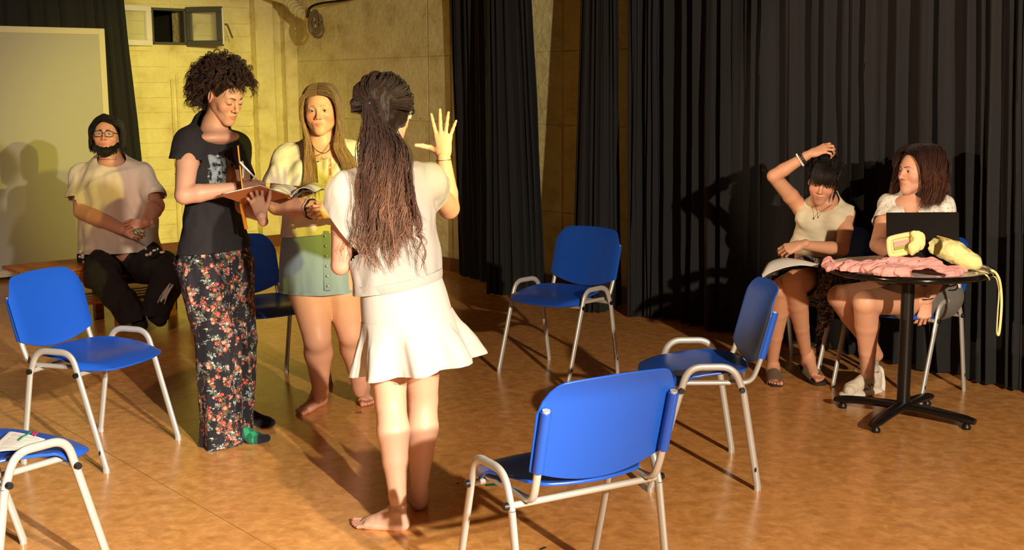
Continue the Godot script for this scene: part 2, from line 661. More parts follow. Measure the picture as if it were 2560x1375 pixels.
		tag(put("floor_tape", g, spec[3], null, spec[0]), spec[4], "tape")


func build_window(b0: float, b1: float, y0: float, y1: float) -> void:
	var w := Node3D.new()
	w.name = "window_1"
	w.set_meta("kind", "structure")
	w.set_meta("label", "small high basement window with both casements open")
	add_child(w)
	var g := Geo.new()
	# reveal and the dark shaft behind
	rbox(g, -0.95, -0.9, b0 - 0.2, b1 + 0.2, y0 - 0.3, y1 + 0.2)
	rbox(g, -0.9, -0.3, b0 - 0.2, b0 - 0.05, y0 - 0.3, y1 + 0.2)
	rbox(g, -0.9, -0.3, b1 + 0.05, b1 + 0.2, y0 - 0.3, y1 + 0.2)
	rbox(g, -0.9, -0.3, b0 - 0.2, b1 + 0.2, y1 + 0.05, y1 + 0.2)
	rbox(g, -0.9, -0.3, b0 - 0.2, b1 + 0.2, y0 - 0.3, y0 - 0.15)
	rbox(g, -0.7, -0.55, b0 + 0.23, b1 + 0.05, y0 - 0.15, y1 + 0.05)
	put("light_shaft", g, mats.shaft, w)
	g = Geo.new()
	rbox(g, -0.06, 0.03, b0, b1, y0, y0 + 0.025, 0.004)
	rbox(g, -0.06, 0.03, b0, b1, y1 - 0.025, y1, 0.004)
	rbox(g, -0.06, 0.03, b0, b0 + 0.03, y0, y1, 0.004)
	rbox(g, -0.06, 0.03, b1 - 0.03, b1, y0, y1, 0.004)
	put("window_frame", g, mats.grey_frame, w)
	# casements: width sw, hinged at the side, turned into the room
	for side in 2:
		var sw := 0.37
		var sh := y1 - y0 + 0.03
		var hinge := room(0.03, b1 if side == 0 else b0, y0 - 0.015)
		var dir: Vector3 = (ACROSS * 0.985 + ALONG * 0.17).normalized() if side == 0 else (-ACROSS * 0.62 + ALONG * 0.78).normalized()
		var thick := dir.cross(Vector3.UP).normalized()
		var bs := Basis(dir, Vector3.UP, thick)
		var fr := Geo.new()
		var bar := 0.055
		fr.box(hinge + dir * sw / 2 + Vector3.UP * bar / 2, Vector3(sw, bar, 0.045), bs, 0.006)
		fr.box(hinge + dir * sw / 2 + Vector3.UP * (sh - bar / 2), Vector3(sw, bar, 0.045), bs, 0.006)
		fr.box(hinge + dir * bar / 2 + Vector3.UP * sh / 2, Vector3(bar, sh - bar * 2, 0.045), bs, 0.006)
		fr.box(hinge + dir * (sw - bar / 2) + Vector3.UP * sh / 2, Vector3(bar, sh - bar * 2, 0.045), bs, 0.006)
		var o := put("casement", fr, mats.white_frame if side == 0 else mats.grey_frame, w)
		o.set_meta("label", "white open casement" if side == 0 else "dark open casement turned into the room")
		fr = Geo.new()
		fr.box(hinge + dir * sw / 2 + Vector3.UP * sh / 2, Vector3(sw - bar * 2, sh - bar * 2, 0.006), bs, 0.0)
		put("pane", fr, mats.glass, o)
		if side == 1:
			fr = Geo.new()
			var hp := hinge + dir * (sw + 0.0) + Vector3.UP * sh * 0.55
			fr.tube(bend([hp - thick * 0.02, hp + dir * 0.03 - thick * 0.04, hp + dir * 0.075 - thick * 0.05 - Vector3.UP * 0.13], 0.015, 4), 0.009, 8)
			put("handle", fr, mats.grey_frame, o)
			fr = Geo.new()
			fr.box(hinge + dir * (sw + 0.008) + Vector3.UP * sh / 2, Vector3(0.014, sh - 0.03, 0.03), bs, 0.003)
			put("weather_strip", fr, mats.white_frame, o)


# a hanging cloth along a floor line, pleated
func drape(called: String, foot: Array, head: Array, top: float, pleats: float, depth: float, sd: int, label: String, group: String, low := 0.012) -> void:
	var rng := RandomNumberGenerator.new()
	rng.seed = sd
	var noise := FastNoiseLite.new()
	noise.seed = sd
	noise.frequency = 1.0
	var fc := curve(foot, 24)
	var hc := curve(head, 24)
	var cols := int(pleats * 14.0)
	var levels := 14
	var rows := []
	for r in levels + 1:
		var t := float(r) / levels
		var row := PackedVector3Array()
		for k in cols + 1:
			var s := float(k) / cols
			var fi := s * (fc.size() - 1)
			var p0 := fc[mini(int(fi), fc.size() - 2)].lerp(fc[mini(int(fi), fc.size() - 2) + 1], fi - mini(int(fi), fc.size() - 2))
			var hi := s * (hc.size() - 1)
			var p1 := hc[mini(int(hi), hc.size() - 2)].lerp(hc[mini(int(hi), hc.size() - 2) + 1], hi - mini(int(hi), hc.size() - 2))
			var p := p0.lerp(p1, t)
			var dir := (fc[fc.size() - 1] - fc[0]).normalized()
			var out := dir.cross(Vector3.UP).normalized()
			var u := s * pleats
			var ph := u * TAU + 1.9 * noise.get_noise_2d(u * 0.55, 3.0) * TAU * 0.5
			var amp := depth * (0.62 + 0.5 * noise.get_noise_2d(u * 0.8, t * 0.9 + 7.0) + 0.25 * (1.0 - t))
			var w := sin(ph + 0.7 * noise.get_noise_2d(u * 0.4, t * 1.4))
			w = signf(w) * pow(absf(w), 0.75)
			row.append(Vector3(p.x, low + (top - low) * t, p.z) + out * (w * amp) + dir * (cos(ph) * amp * 0.35))
		rows.append(row)
	var g := Geo.new()
	g.slab(rows, 0.003)
	var base: Vector3 = fc[fc.size() / 2]
	tag(put(called, g, mats.drape, null, base), label, "curtain", group)


func on_line(px_point: Vector3, push: float) -> Vector3:
	return Vector3(px_point.x, 0, px_point.z) + ACROSS * push


func build_curtains() -> void:
	var gr := "black stage curtains"
	drape("stage_curtain", [Vector3(-0.4274, 0, -10.38), Vector3(-0.2193, 0, -9.983)], [Vector3(-0.5003, 2.337, -10.55), Vector3(-0.2284, 2.301, -10.05)], 2.6, 5, 0.035, 11, "narrow black curtain left of the others, hanging beside the raised hand", gr)
	drape("stage_curtain", [Vector3(-0.2205, 0, -9.429), Vector3(0.03, 0, -9.309), Vector3(0.2493, 0, -9.641)], [Vector3(-0.1872, 2.28, -9.75), Vector3(0.1287, 2.247, -9.3)], 2.6, 7, 0.045, 12, "narrow black curtain that is second from the left, its hem bunched on the floor", gr)
	drape("stage_curtain", [Vector3(0.4373, 0, -8.776), Vector3(0.5992, 0, -8.579), Vector3(0.7931, 0, -8.83)], [Vector3(0.5201, 2.22, -8.95), Vector3(0.7287, 2.195, -8.6)], 2.6, 7, 0.03, 13, "narrow black curtain hanging right behind the empty chair under the ochre wall", gr)
	drape("stage_curtain", [Vector3(0.8439, 0, -8.448), Vector3(1.004, 0, -8.368), Vector3(1.456, 0, -7.783), Vector3(2.025, 0, -7.2), Vector3(2.491, 0, -6.526), Vector3(2.768, 0, -6.135), Vector3(3.339, 0, -5.419)], [Vector3(0.8446, 2.194, -8.6), Vector3(0.9883, 2.183, -8.46), Vector3(1.415, 2.136, -7.82), Vector3(1.964, 2.093, -7.25), Vector3(2.396, 2.042, -6.55), Vector3(2.653, 2.013, -6.15), Vector3(3.162, 1.958, -5.4)], 2.6, 32, 0.055, 14, "wide black pleated curtain that closes the right side behind the two seated women", gr)
	# left: behind the white screen
	drape("stage_curtain", [room(0.28, 1.74, 0), room(0.30, 3.0, 0), room(0.3, 5.2, 0)], [room(0.26, 1.88, 0), room(0.28, 3.0, 0), room(0.3, 5.2, 0)], 2.6, 17, 0.05, 15, "black curtain on the left wall behind the white screen", gr)


func build_screen() -> void:
	# freestanding white flat: right edge at photo x 288..305, parallel to the left wall
	var a := 0.62
	var b0 := 2.23
	var b1 := 5.1
	var y0 := 0.03
	var y1 := 2.135
	var t := thing("projection_screen", "large white framed screen standing in front of the left curtain", "screen", room(a, (b0 + b1) / 2, 0))
	var o := t.position
	var g := Geo.new()
	rbox(g, a, a + 0.02, b0 + 0.05, b1 - 0.05, y0 + 0.05, y1 - 0.05)
	put("canvas", g, mats.canvas, t, o)
	for s in [[b0, b0 + 0.055, y0, y1], [b1 - 0.055, b1, y0, y1], [b0 + 0.055, b1 - 0.055, y0, y0 + 0.055], [b0 + 0.055, b1 - 0.055, y1 - 0.055, y1]]:
		g = Geo.new()
		rbox(g, a - 0.01, a + 0.03, s[0], s[1], s[2], s[3], 0.004)
		put("frame_rail", g, mats.cream_frame, t, o)
	for b in [b0 + 0.25, b1 - 0.3]:
		g = Geo.new()
		rbox(g, a - 0.16, a + 0.02, b - 0.03, b + 0.03, 0.0, y0, 0.003)
		put("foot", g, mats.dark_wood, t, o)


# ---------------------------------------------------------------- furniture

func make_chair() -> Node3D:
	var t := Node3D.new()
	t.name = numbered("stacking_chair")
	add_child(t)
	var w := 0.259
	for s in [-1.0, 1.0]:
		# one bent oval tube is front leg, side bow and rear leg; each leg is a part
		var bow := bend([Vector3(w * s, 0.40, 0.107), Vector3(w * s, 0.508, 0.075), Vector3(w * s, 0.508, -0.105), Vector3(w * s, 0.40, -0.146)], 0.055, 7)
		var g := Geo.new()
		g.tube(bow, 0.0145, 10, Vector2(0.72, 1.0), Vector3.UP, false)
		put("side_bow", g, mats.steel, t)
		for leg in [[Vector3(w * s, 0.40, 0.107), Vector3(w * s, 0.014, 0.219)], [Vector3(w * s, 0.40, -0.146), Vector3(w * s, 0.014, -0.211)]]:
			g = Geo.new()
			g.tube(pts([leg[0], leg[1]]), 0.0145, 10, Vector2(0.72, 1.0))
			var o := put("leg", g, mats.steel, t)
			g = Geo.new()
			g.tube(pts([leg[1] + Vector3(0, 0.006, 0), leg[1] - Vector3(0, 0.014, 0)]), 0.0155, 10, Vector2(0.75, 1.0))
			put("foot_cap", g, mats.steel, o)
			g = Geo.new()
			var dir: Vector3 = (leg[1] - leg[0]).normalized()
			g.ball(leg[1] - dir * 0.075 + Vector3(s * 0.0095, 0, 0), Vector3(0.002, 0.012, 0.005), Basis.IDENTITY, 8)
			put("wear_mark", g, mats.black_plastic, o)
		# seat rail that turns up into the back post
		var rail := bend([Vector3(0.205 * s, 0.432, 0.125), Vector3(0.212 * s, 0.432, -0.185), Vector3(0.216 * s, 0.50, -0.212), Vector3(0.218 * s, 0.722, -0.270)], 0.06, 8)
		g = Geo.new()
		g.tube(rail, 0.0115, 10, Vector2(0.95, 1.05), Vector3.RIGHT)
		put("back_post", g, mats.steel, t)
		g = Geo.new()
		g.tube(pts([Vector3(0.217 * s, 0.533, -0.2215), Vector3(0.218 * s, 0.62, -0.2440), Vector3(0.218 * s, 0.716, -0.2690)]), 0.0165, 12, Vector2(1.1, 0.95), Vector3.RIGHT)
		var pocket := put("back_sleeve", g, mats.blue, t)
		pocket.set_meta("label", "moulded sleeve over the back post")
	for z in [0.102, -0.138]:
		var g := Geo.new()
		g.tube(pts([Vector3(-0.272, 0.415, z), Vector3(0.272, 0.415, z)]), 0.0105, 10)
		var o := put("cross_tube", g, mats.steel, t)
		for s in [-1.0, 1.0]:
			g = Geo.new()
			g.tube(pts([Vector3(0.268 * s, 0.415, z), Vector3(0.281 * s, 0.415, z)]), [0.0125, 0.0105], 10)
			put("end_cap", g, mats.black_plastic, o)
	# seat shell
	var rows := []
	for r in 21:
		var v := r / 20.0
		var row := PackedVector3Array()
		for k in 25:
			var u := k / 12.0 - 1.0
			var au := absf(u)
			var half := 0.232 - 0.016 * (1.0 - v)
			var zf := 0.232 - 0.045 * u * u - 0.10 * pow(maxf(0.0, au - 0.72) / 0.28, 2.6)
			var zb := -0.205 + 0.055 * u * u + 0.07 * pow(maxf(0.0, au - 0.7) / 0.3, 2.4)
			var z := lerpf(zb, zf, v)
			var y := 0.452 - 0.012 * cos(u * PI * 0.5) * sin(v * PI) + 0.014 * pow(1.0 - v, 2.0)
			y -= 0.03 * pow(maxf(0.0, v - 0.72) / 0.28, 2.0)
			y += 0.006 * cos(u * PI) * smoothstep(0.45, 0.85, v) * (1.0 - v) * 3.0
			y += 0.006 * pow(au, 6.0)
			row.append(Vector3(u * half, y, z))
		rows.append(row)
	var gs := Geo.new()
	rows.reverse()
	gs.slab(rows, 0.010)
	put("seat", gs, mats.blue, t)
	# back shell
	rows = []
	for r in 23:
		var v := r / 22.0
		var row := PackedVector3Array()
		for k in 29:
			var u := k / 14.0 - 1.0
			var au := absf(u)
			var yb := 0.533 - 0.052 * (1.0 - u * u)
			var yt := 0.808 - 0.016 * u * u - 0.085 * pow(maxf(0.0, au - 0.66) / 0.34, 2.5)
			var y := lerpf(yb, yt, v)
			var x := u * (0.236 + 0.004 * v)
			var z := -0.1915 - 0.012 * pow(au, 10.0) - (y - 0.533) * 0.262 - 0.024 * (1.0 - u * u)
			z -= 0.022 * pow(maxf(0.0, y - 0.735) / 0.073, 1.8)
			row.append(Vector3(x, y, z))
		rows.append(row)
	rows.reverse()
	gs = Geo.new()
	gs.slab(rows, 0.0055)
	put("backrest", gs, mats.blue, t)
	tag(t, "", "chair", "blue stacking chairs")
	return t


func build_chairs() -> void:
	proto_chair = make_chair()
	var list := [
		[-1.842, -5.292, 70.6, "blue plastic chair in front of the bench and the seated bearded man"],
		[-1.335, -6.478, 43.6, "blue plastic chair half hidden between the floral trousers and the denim skirt"],
		[0.261, -6.764, -43.3, "empty blue plastic chair before the ochre wall between black curtains"],
		[0.762, -4.953, -88.7, "blue plastic chair seen from its side, in front of the seated women"],
		[0.149, -3.604, 209.5, "blue plastic chair seen from behind, the nearest one in the middle foreground"],
		[-1.671, -3.836, 144.1, "blue plastic chair cut by the frame, with a printed script on its seat"],
		[2.061, -6.349, -48.6, "blue plastic chair under the woman behind the laptop"],
		[1.67, -6.83, -52.0, "blue plastic chair under the woman with a hand on her head"],
	]
	for k in list.size():
		var c := proto_chair
		if k > 0:
			c = proto_chair.duplicate()
			c.name = numbered("stacking_chair")
			add_child(c)
		c.position = Vector3(list[k][0], 0, list[k][1])
		c.rotation.y = deg_to_rad(list[k][2])
		c.set_meta("label", list[k][3])


func build_table() -> void:
	var at := Vector3(1.896, 0, -5.76)
	var t := thing("cafe_table", "round cafe table with a pale top, black rim and black cross foot", "table", at)
	var h := 0.748
	var r := 0.386
	var g := Geo.new()
	g.lathe([Vector2(0.0, h), Vector2(r - 0.02, h), Vector2(r - 0.018, h - 0.001)], Vector3.ZERO, Basis.IDENTITY, 64)
	put("tabletop", g, mats.laminate, t)
	g = Geo.new()
	g.lathe([Vector2(0.0, h - 0.032), Vector2(r - 0.06, h - 0.032), Vector2(r - 0.012, h - 0.030), Vector2(r, h - 0.022), Vector2(r + 0.002, h - 0.012), Vector2(r - 0.004, h - 0.002), Vector2(r - 0.012, h + 0.001), Vector2(r - 0.02, h)].map(func(p): return p), Vector3.ZERO, Basis.IDENTITY, 64)
	put("rim", g, mats.black_gloss, t)
	g = Geo.new()
	g.lathe([Vector2(0.0, h - 0.04), Vector2(0.16, h - 0.04), Vector2(0.16, h - 0.033), Vector2(0.0, h - 0.033)], Vector3.ZERO, Basis.IDENTITY, 24)
	put("mounting_plate", g, mats.black_metal, t)
	g = Geo.new()
	g.lathe([Vector2(0.031, h - 0.04), Vector2(0.031, 0.07), Vector2(0.042, 0.055)], Vector3.ZERO, Basis.IDENTITY, 28)
	put("column", g, mats.black_metal, t)
	var yaw := deg_to_rad(40.0)
	for k in 4:
		var a := yaw + k * PI / 2
		var dir := Vector3(cos(a), 0, sin(a))
		g = Geo.new()
		var path := PackedVector3Array()
		var rad := []
		for s in 9:
			var q := s / 8.0
			path.append(dir * (0.02 + q * 0.33) + Vector3(0, 0.062 - 0.022 * q * q, 0))
			rad.append(0.034 - 0.004 * q if s < 8 else 0.022)
		g.tube(path, rad, 12, Vector2(1.05, 0.62))
		var o := put("leg", g, mats.black_metal, t)
		g = Geo.new()
		g.lathe([Vector2(0.0, 0.0), Vector2(0.02, 0.0), Vector2(0.022, 0.012), Vector2(0.012, 0.026)], dir * 0.31, Basis.IDENTITY, 14)
		put("glide", g, mats.black_plastic, o)


func build_bench() -> void:
	# slatted changing-room bench with a lower shelf, parallel to the left wall
	var b_dir := ACROSS
	var a_dir := ALONG
	var left: Vector3 = Vector3(-2.908, 0, -8.524)
	var t := thing("slatted_bench", "long slatted wooden bench with a lower shelf, under the bearded man", "bench", left)
	var bs := Basis(b_dir, Vector3.UP, a_dir * -1.0)
	var mid := left - b_dir * 0.10 + a_dir * 0.19
	var len_ := 1.52
	for k in 7:
		var g := Geo.new()
		g.box(mid + a_dir * (-0.2 + k * 0.066) + Vector3(0, 0.425, 0), Vector3(len_, 0.026, 0.048), bs, 0.004)
		put("slat", g, mats.wood, t, left)
	var front := Geo.new()
	front.box(mid + a_dir * 0.225 + Vector3(0, 0.375, 0), Vector3(len_ - 0.04, 0.075, 0.022), bs, 0.004)
	put("apron", front, mats.wood, t, left)
	for b in [0.63, 0.0, -0.63]:
		var g := Geo.new()
		g.box(mid + b_dir * b + Vector3(0, 0.395, 0), Vector3(0.035, 0.035, 0.44), bs, 0.004)
		put("cross_bearer", g, mats.dark_wood, t, left)
	for k in 4:
		var g := Geo.new()
		g.box(mid + a_dir * (-0.17 + k * 0.11) + Vector3(0, 0.185, 0) - b_dir * 0.0, Vector3(1.05, 0.022, 0.075), bs, 0.004)
		put("shelf_slat", g, mats.wood, t, left)
	for b in [0.13, -0.42]:
		for a in [-0.19, 0.19]:
			var g := Geo.new()
			g.box(mid + b_dir * b + a_dir * a + Vector3(0, 0.205, 0), Vector3(0.06, 0.41, 0.06), bs, 0.005)
			put("leg", g, mats.wood, t, left)


# ---------------------------------------------------------------- bodies: distance fields meshed as surface nets

class Field:
	var lo: Vector3
	var h: float
	var reach := 0.05     # how far from a shape its distance is kept, for later blends
	var nx: int
	var ny: int
	var nz: int
	var f := PackedFloat32Array()
	var x0: int
	var x1: int
	var y0: int
	var y1: int
	var z0: int
	var z1: int

	func _init(a: Vector3, b: Vector3, cell: float) -> void:
		lo = a
		h = cell
		nx = int((b.x - a.x) / cell) + 2
		ny = int((b.y - a.y) / cell) + 2
		nz = int((b.z - a.z) / cell) + 2
		f.resize(nx * ny * nz)
		f.fill(1.0)

	func span(a: Vector3, b: Vector3) -> void:
		x0 = clampi(int((a.x - lo.x) / h), 0, nx); x1 = clampi(int((b.x - lo.x) / h) + 2, 0, nx)
		y0 = clampi(int((a.y - lo.y) / h), 0, ny); y1 = clampi(int((b.y - lo.y) / h) + 2, 0, ny)
		z0 = clampi(int((a.z - lo.z) / h), 0, nz); z1 = clampi(int((b.z - lo.z) / h) + 2, 0, nz)

	# tapered capsule, flattened by flat times along axis; carve > 0 takes it away instead
	func cone(a: Vector3, b: Vector3, ra: float, rb: float, k := 0.02, axis := Vector3.ZERO, flat := 1.0, carve := false) -> void:
		var keep := maxf(k, reach)
		var grow := maxf(ra, rb) + keep + 2.5 * h
		var gv := Vector3(grow, grow, grow)
		span(a.min(b) - gv, a.max(b) + gv)
		axis = axis.normalized()
		var squash := flat - 1.0
		var ba := b - a
		if squash != 0.0:
			ba += axis * (ba.dot(axis) * squash)
		var inv := 1.0 / maxf(ba.length_squared(), 1e-9)
		var dr := rb - ra
		var band := keep + 2.5 * h
		var shrink := 1.0 / sqrt(maxf(flat, 1.0))
		for z in range(z0, z1):
			for y in range(y0, y1):
				var i := (z * ny + y) * nx + x0
				var q0 := Vector3(lo.x + x0 * h, lo.y + y * h, lo.z + z * h) - a
				for x in range(x0, x1):
					var q := q0
					q0.x += h
					if squash != 0.0:
						q += axis * (q.dot(axis) * squash)
					var t := clampf(q.dot(ba) * inv, 0.0, 1.0)
					var d := ((q - ba * t).length() - ra - dr * t) * shrink
					if d < band:
						var e := f[i]
						if carve:
							d = -d
							var w := maxf(k - absf(e - d), 0.0)
							f[i] = maxf(e, d) + (w * w / (4.0 * k) if k > 0.0 else 0.0)
						else:
							var w := maxf(k - absf(e - d), 0.0)
							f[i] = minf(e, d) - (w * w / (4.0 * k) if k > 0.0 else 0.0)
					i += 1

	func blob(c: Vector3, r: Vector3, k := 0.02, basis := Basis.IDENTITY, carve := false) -> void:
		var keep := maxf(k, reach)
		var grow := maxf(r.x, maxf(r.y, r.z)) + keep + 2.5 * h
		var gv := Vector3(grow, grow, grow)
		span(c - gv, c + gv)
		var inv := basis.transposed()
		var ir := Vector3(1.0 / r.x, 1.0 / r.y, 1.0 / r.z)
		var band := keep + 2.5 * h
		for z in range(z0, z1):
			for y in range(y0, y1):
				var i := (z * ny + y) * nx + x0
				var q0 := Vector3(lo.x + x0 * h, lo.y + y * h, lo.z + z * h) - c
				for x in range(x0, x1):
					var q := (inv * q0) * ir
					q0.x += h
					var l := q.length()
					var d := l * (l - 1.0) / maxf((q * ir).length(), 1e-6)
					if d < band:
						var e := f[i]
						var w := 0.0
						if carve:
							d = -d
							w = maxf(k - absf(e - d), 0.0)
							f[i] = maxf(e, d) + (w * w / (4.0 * k) if k > 0.0 else 0.0)
						else:
							w = maxf(k - absf(e - d), 0.0)
							f[i] = minf(e, d) - (w * w / (4.0 * k) if k > 0.0 else 0.0)
					i += 1

	func chain(p: Array, r: Array, k := 0.02, axis := Vector3.ZERO, flat := 1.0) -> void:
		for i in p.size() - 1:
			cone(p[i], p[i + 1], r[i], r[i + 1], k if i == 0 else minf(k, 0.012), axis, flat)

	# folds: noise stretched along one direction, added near the surface
	func folds(amp: float, freq: Vector3, sd: int, turn := Basis.IDENTITY) -> void:
		var no := FastNoiseLite.new()
		no.seed = sd
		no.frequency = 1.0
		no.fractal_octaves = 2
		no.noise_type = FastNoiseLite.TYPE_SIMPLEX_SMOOTH
		var inv := turn.transposed()
		for z in nz:
			for y in ny:
				var i := (z * ny + y) * nx
				for x in nx:
					if absf(f[i]) < 4.0 * h:
						var q := inv * Vector3(lo.x + x * h, lo.y + y * h, lo.z + z * h) * freq
						f[i] += amp * no.get_noise_3dv(q)
					i += 1

	# cuts: [point, normal] half-spaces or [centre, radius] balls that are taken away, leaving open edges
	func mesh(g: Geo, cuts: Array = [], color := Color.WHITE, paint = null, place := Transform3D.IDENTITY) -> Geo:
		var sx := 1
		var sy := nx
		var sz := nx * ny
		var off := [0, sx, sy, sx + sy, sz, sz + sx, sz + sy, sz + sx + sy]
		var ea := PackedInt32Array([0, 2, 4, 6, 0, 1, 4, 5, 0, 1, 2, 3])
		var eb := PackedInt32Array([1, 3, 5, 7, 2, 3, 6, 7, 4, 5, 6, 7])
		var corner := [Vector3(0, 0, 0), Vector3(1, 0, 0), Vector3(0, 1, 0), Vector3(1, 1, 0), Vector3(0, 0, 1), Vector3(1, 0, 1), Vector3(0, 1, 1), Vector3(1, 1, 1)]
		var of := {}
		var cells := PackedInt32Array()
		var pos := PackedVector3Array()
		var nor := PackedVector3Array()
		var lim := 3.2 * h
		var v := PackedFloat32Array()
		v.resize(8)
		for z in nz - 1:
			for y in ny - 1:
				var i := (z * ny + y) * nx
				for x in nx - 1:
					var d0 := f[i]
					if d0 < lim and d0 > -lim:
						var inside := 0
						for c in 8:
							v[c] = f[i + off[c]]
							if v[c] < 0.0:
								inside += 1
						if inside > 0 and inside < 8:
							var s := Vector3.ZERO
							var m := 0
							for e in 12:
								var a := v[ea[e]]
								var b := v[eb[e]]
								if (a < 0.0) != (b < 0.0):
									s += (corner[ea[e]] as Vector3).lerp(corner[eb[e]], a / (a - b))
									m += 1
							of[i] = pos.size()
							cells.append(i)
							pos.append(lo + (Vector3(x, y, z) + s / m) * h)
							nor.append(Vector3(v[1] + v[3] + v[5] + v[7] - v[0] - v[2] - v[4] - v[6], v[2] + v[3] + v[6] + v[7] - v[0] - v[1] - v[4] - v[5], v[4] + v[5] + v[6] + v[7] - v[0] - v[1] - v[2] - v[3]).normalized())
					i += 1
		# one round of smoothing of the normals comes from the trilinear gradient itself
		var gone := PackedByteArray()
		gone.resize(pos.size())
		if cuts:
			for k in pos.size():
				for c in cuts:
					var s: float
					if c[1] is Vector3:
						s = (pos[k] - c[0]).dot(c[1])
						if c.size() > 2 and (pos[k] - c[0]).length() > c[2]:
							s = -1.0
					else:
						var mid: Vector3 = c[0]
						var rr: float = c[1]
						if c.size() == 4:
							var ab: Vector3 = c[2] - c[0]
							var u := clampf((pos[k] - mid).dot(ab) / ab.length_squared(), 0.0, 1.0)
							mid += ab * u
							rr = lerpf(c[1], c[3], u)
						s = rr - (pos[k] - mid).length()
						if s > 0.0 and s < 2.0 * h:
							pos[k] += (pos[k] - mid).normalized() * s
							gone[k] = 1
							continue
					if s > 0.0:
						gone[k] = 1
						if s < 2.0 * h and c[1] is Vector3:
							pos[k] -= c[1] * s
		var base := g.v.size()
		for k in pos.size():
			g.v.append(place * pos[k])
			g.n.append((place.basis * nor[k]).normalized())
			g.uv.append(Vector2.ZERO)
			g.c.append(paint.call(pos[k], nor[k]) if paint != null else color)
		var step := [sx, sy, sz]
		for k in cells.size():
			var i := cells[k]
			for axis in 3:
				var a := f[i]
				var b := f[i + step[axis]]
				if (a < 0.0) == (b < 0.0):
					continue
				var u: int = step[(axis + 1) % 3]
				var w: int = step[(axis + 2) % 3]
				if not (of.has(i - u) and of.has(i - w) and of.has(i - u - w)):
					continue
				var p0 := k
				var p1: int = of[i - u]
				var p2: int = of[i - u - w]
				var p3: int = of[i - w]
				if gone[p0] + gone[p1] + gone[p2] + gone[p3] == 4:
					continue
				if a < 0.0:
					g.ix.append_array(PackedInt32Array([base + p0, base + p2, base + p1, base + p0, base + p3, base + p2]))
				else:
					g.ix.append_array(PackedInt32Array([base + p0, base + p1, base + p2, base + p0, base + p2, base + p3]))
		return g


# a box round points
func field(points: Array, margin: float, cell: float) -> Field:
	var a: Vector3 = points[0]
	var b: Vector3 = points[0]
	for p in points:
		a = a.min(p)
		b = b.max(p)
	var m := Vector3(margin, margin, margin)
	return Field.new(a - m, b + m, cell)


# axes of a head, hand or torso: z looks forward, y up as near as it can, x to the owner's left
func looking(forward: Vector3, up := Vector3.UP) -> Basis:
	var z := forward.normalized()
	var x := up.cross(z).normalized()
	return Basis(x, z.cross(x), z)


func bump_at(p: Vector3, c: Vector3, r: Vector3) -> float:
	var q := (p - c) / r
	return exp(-q.length_squared())


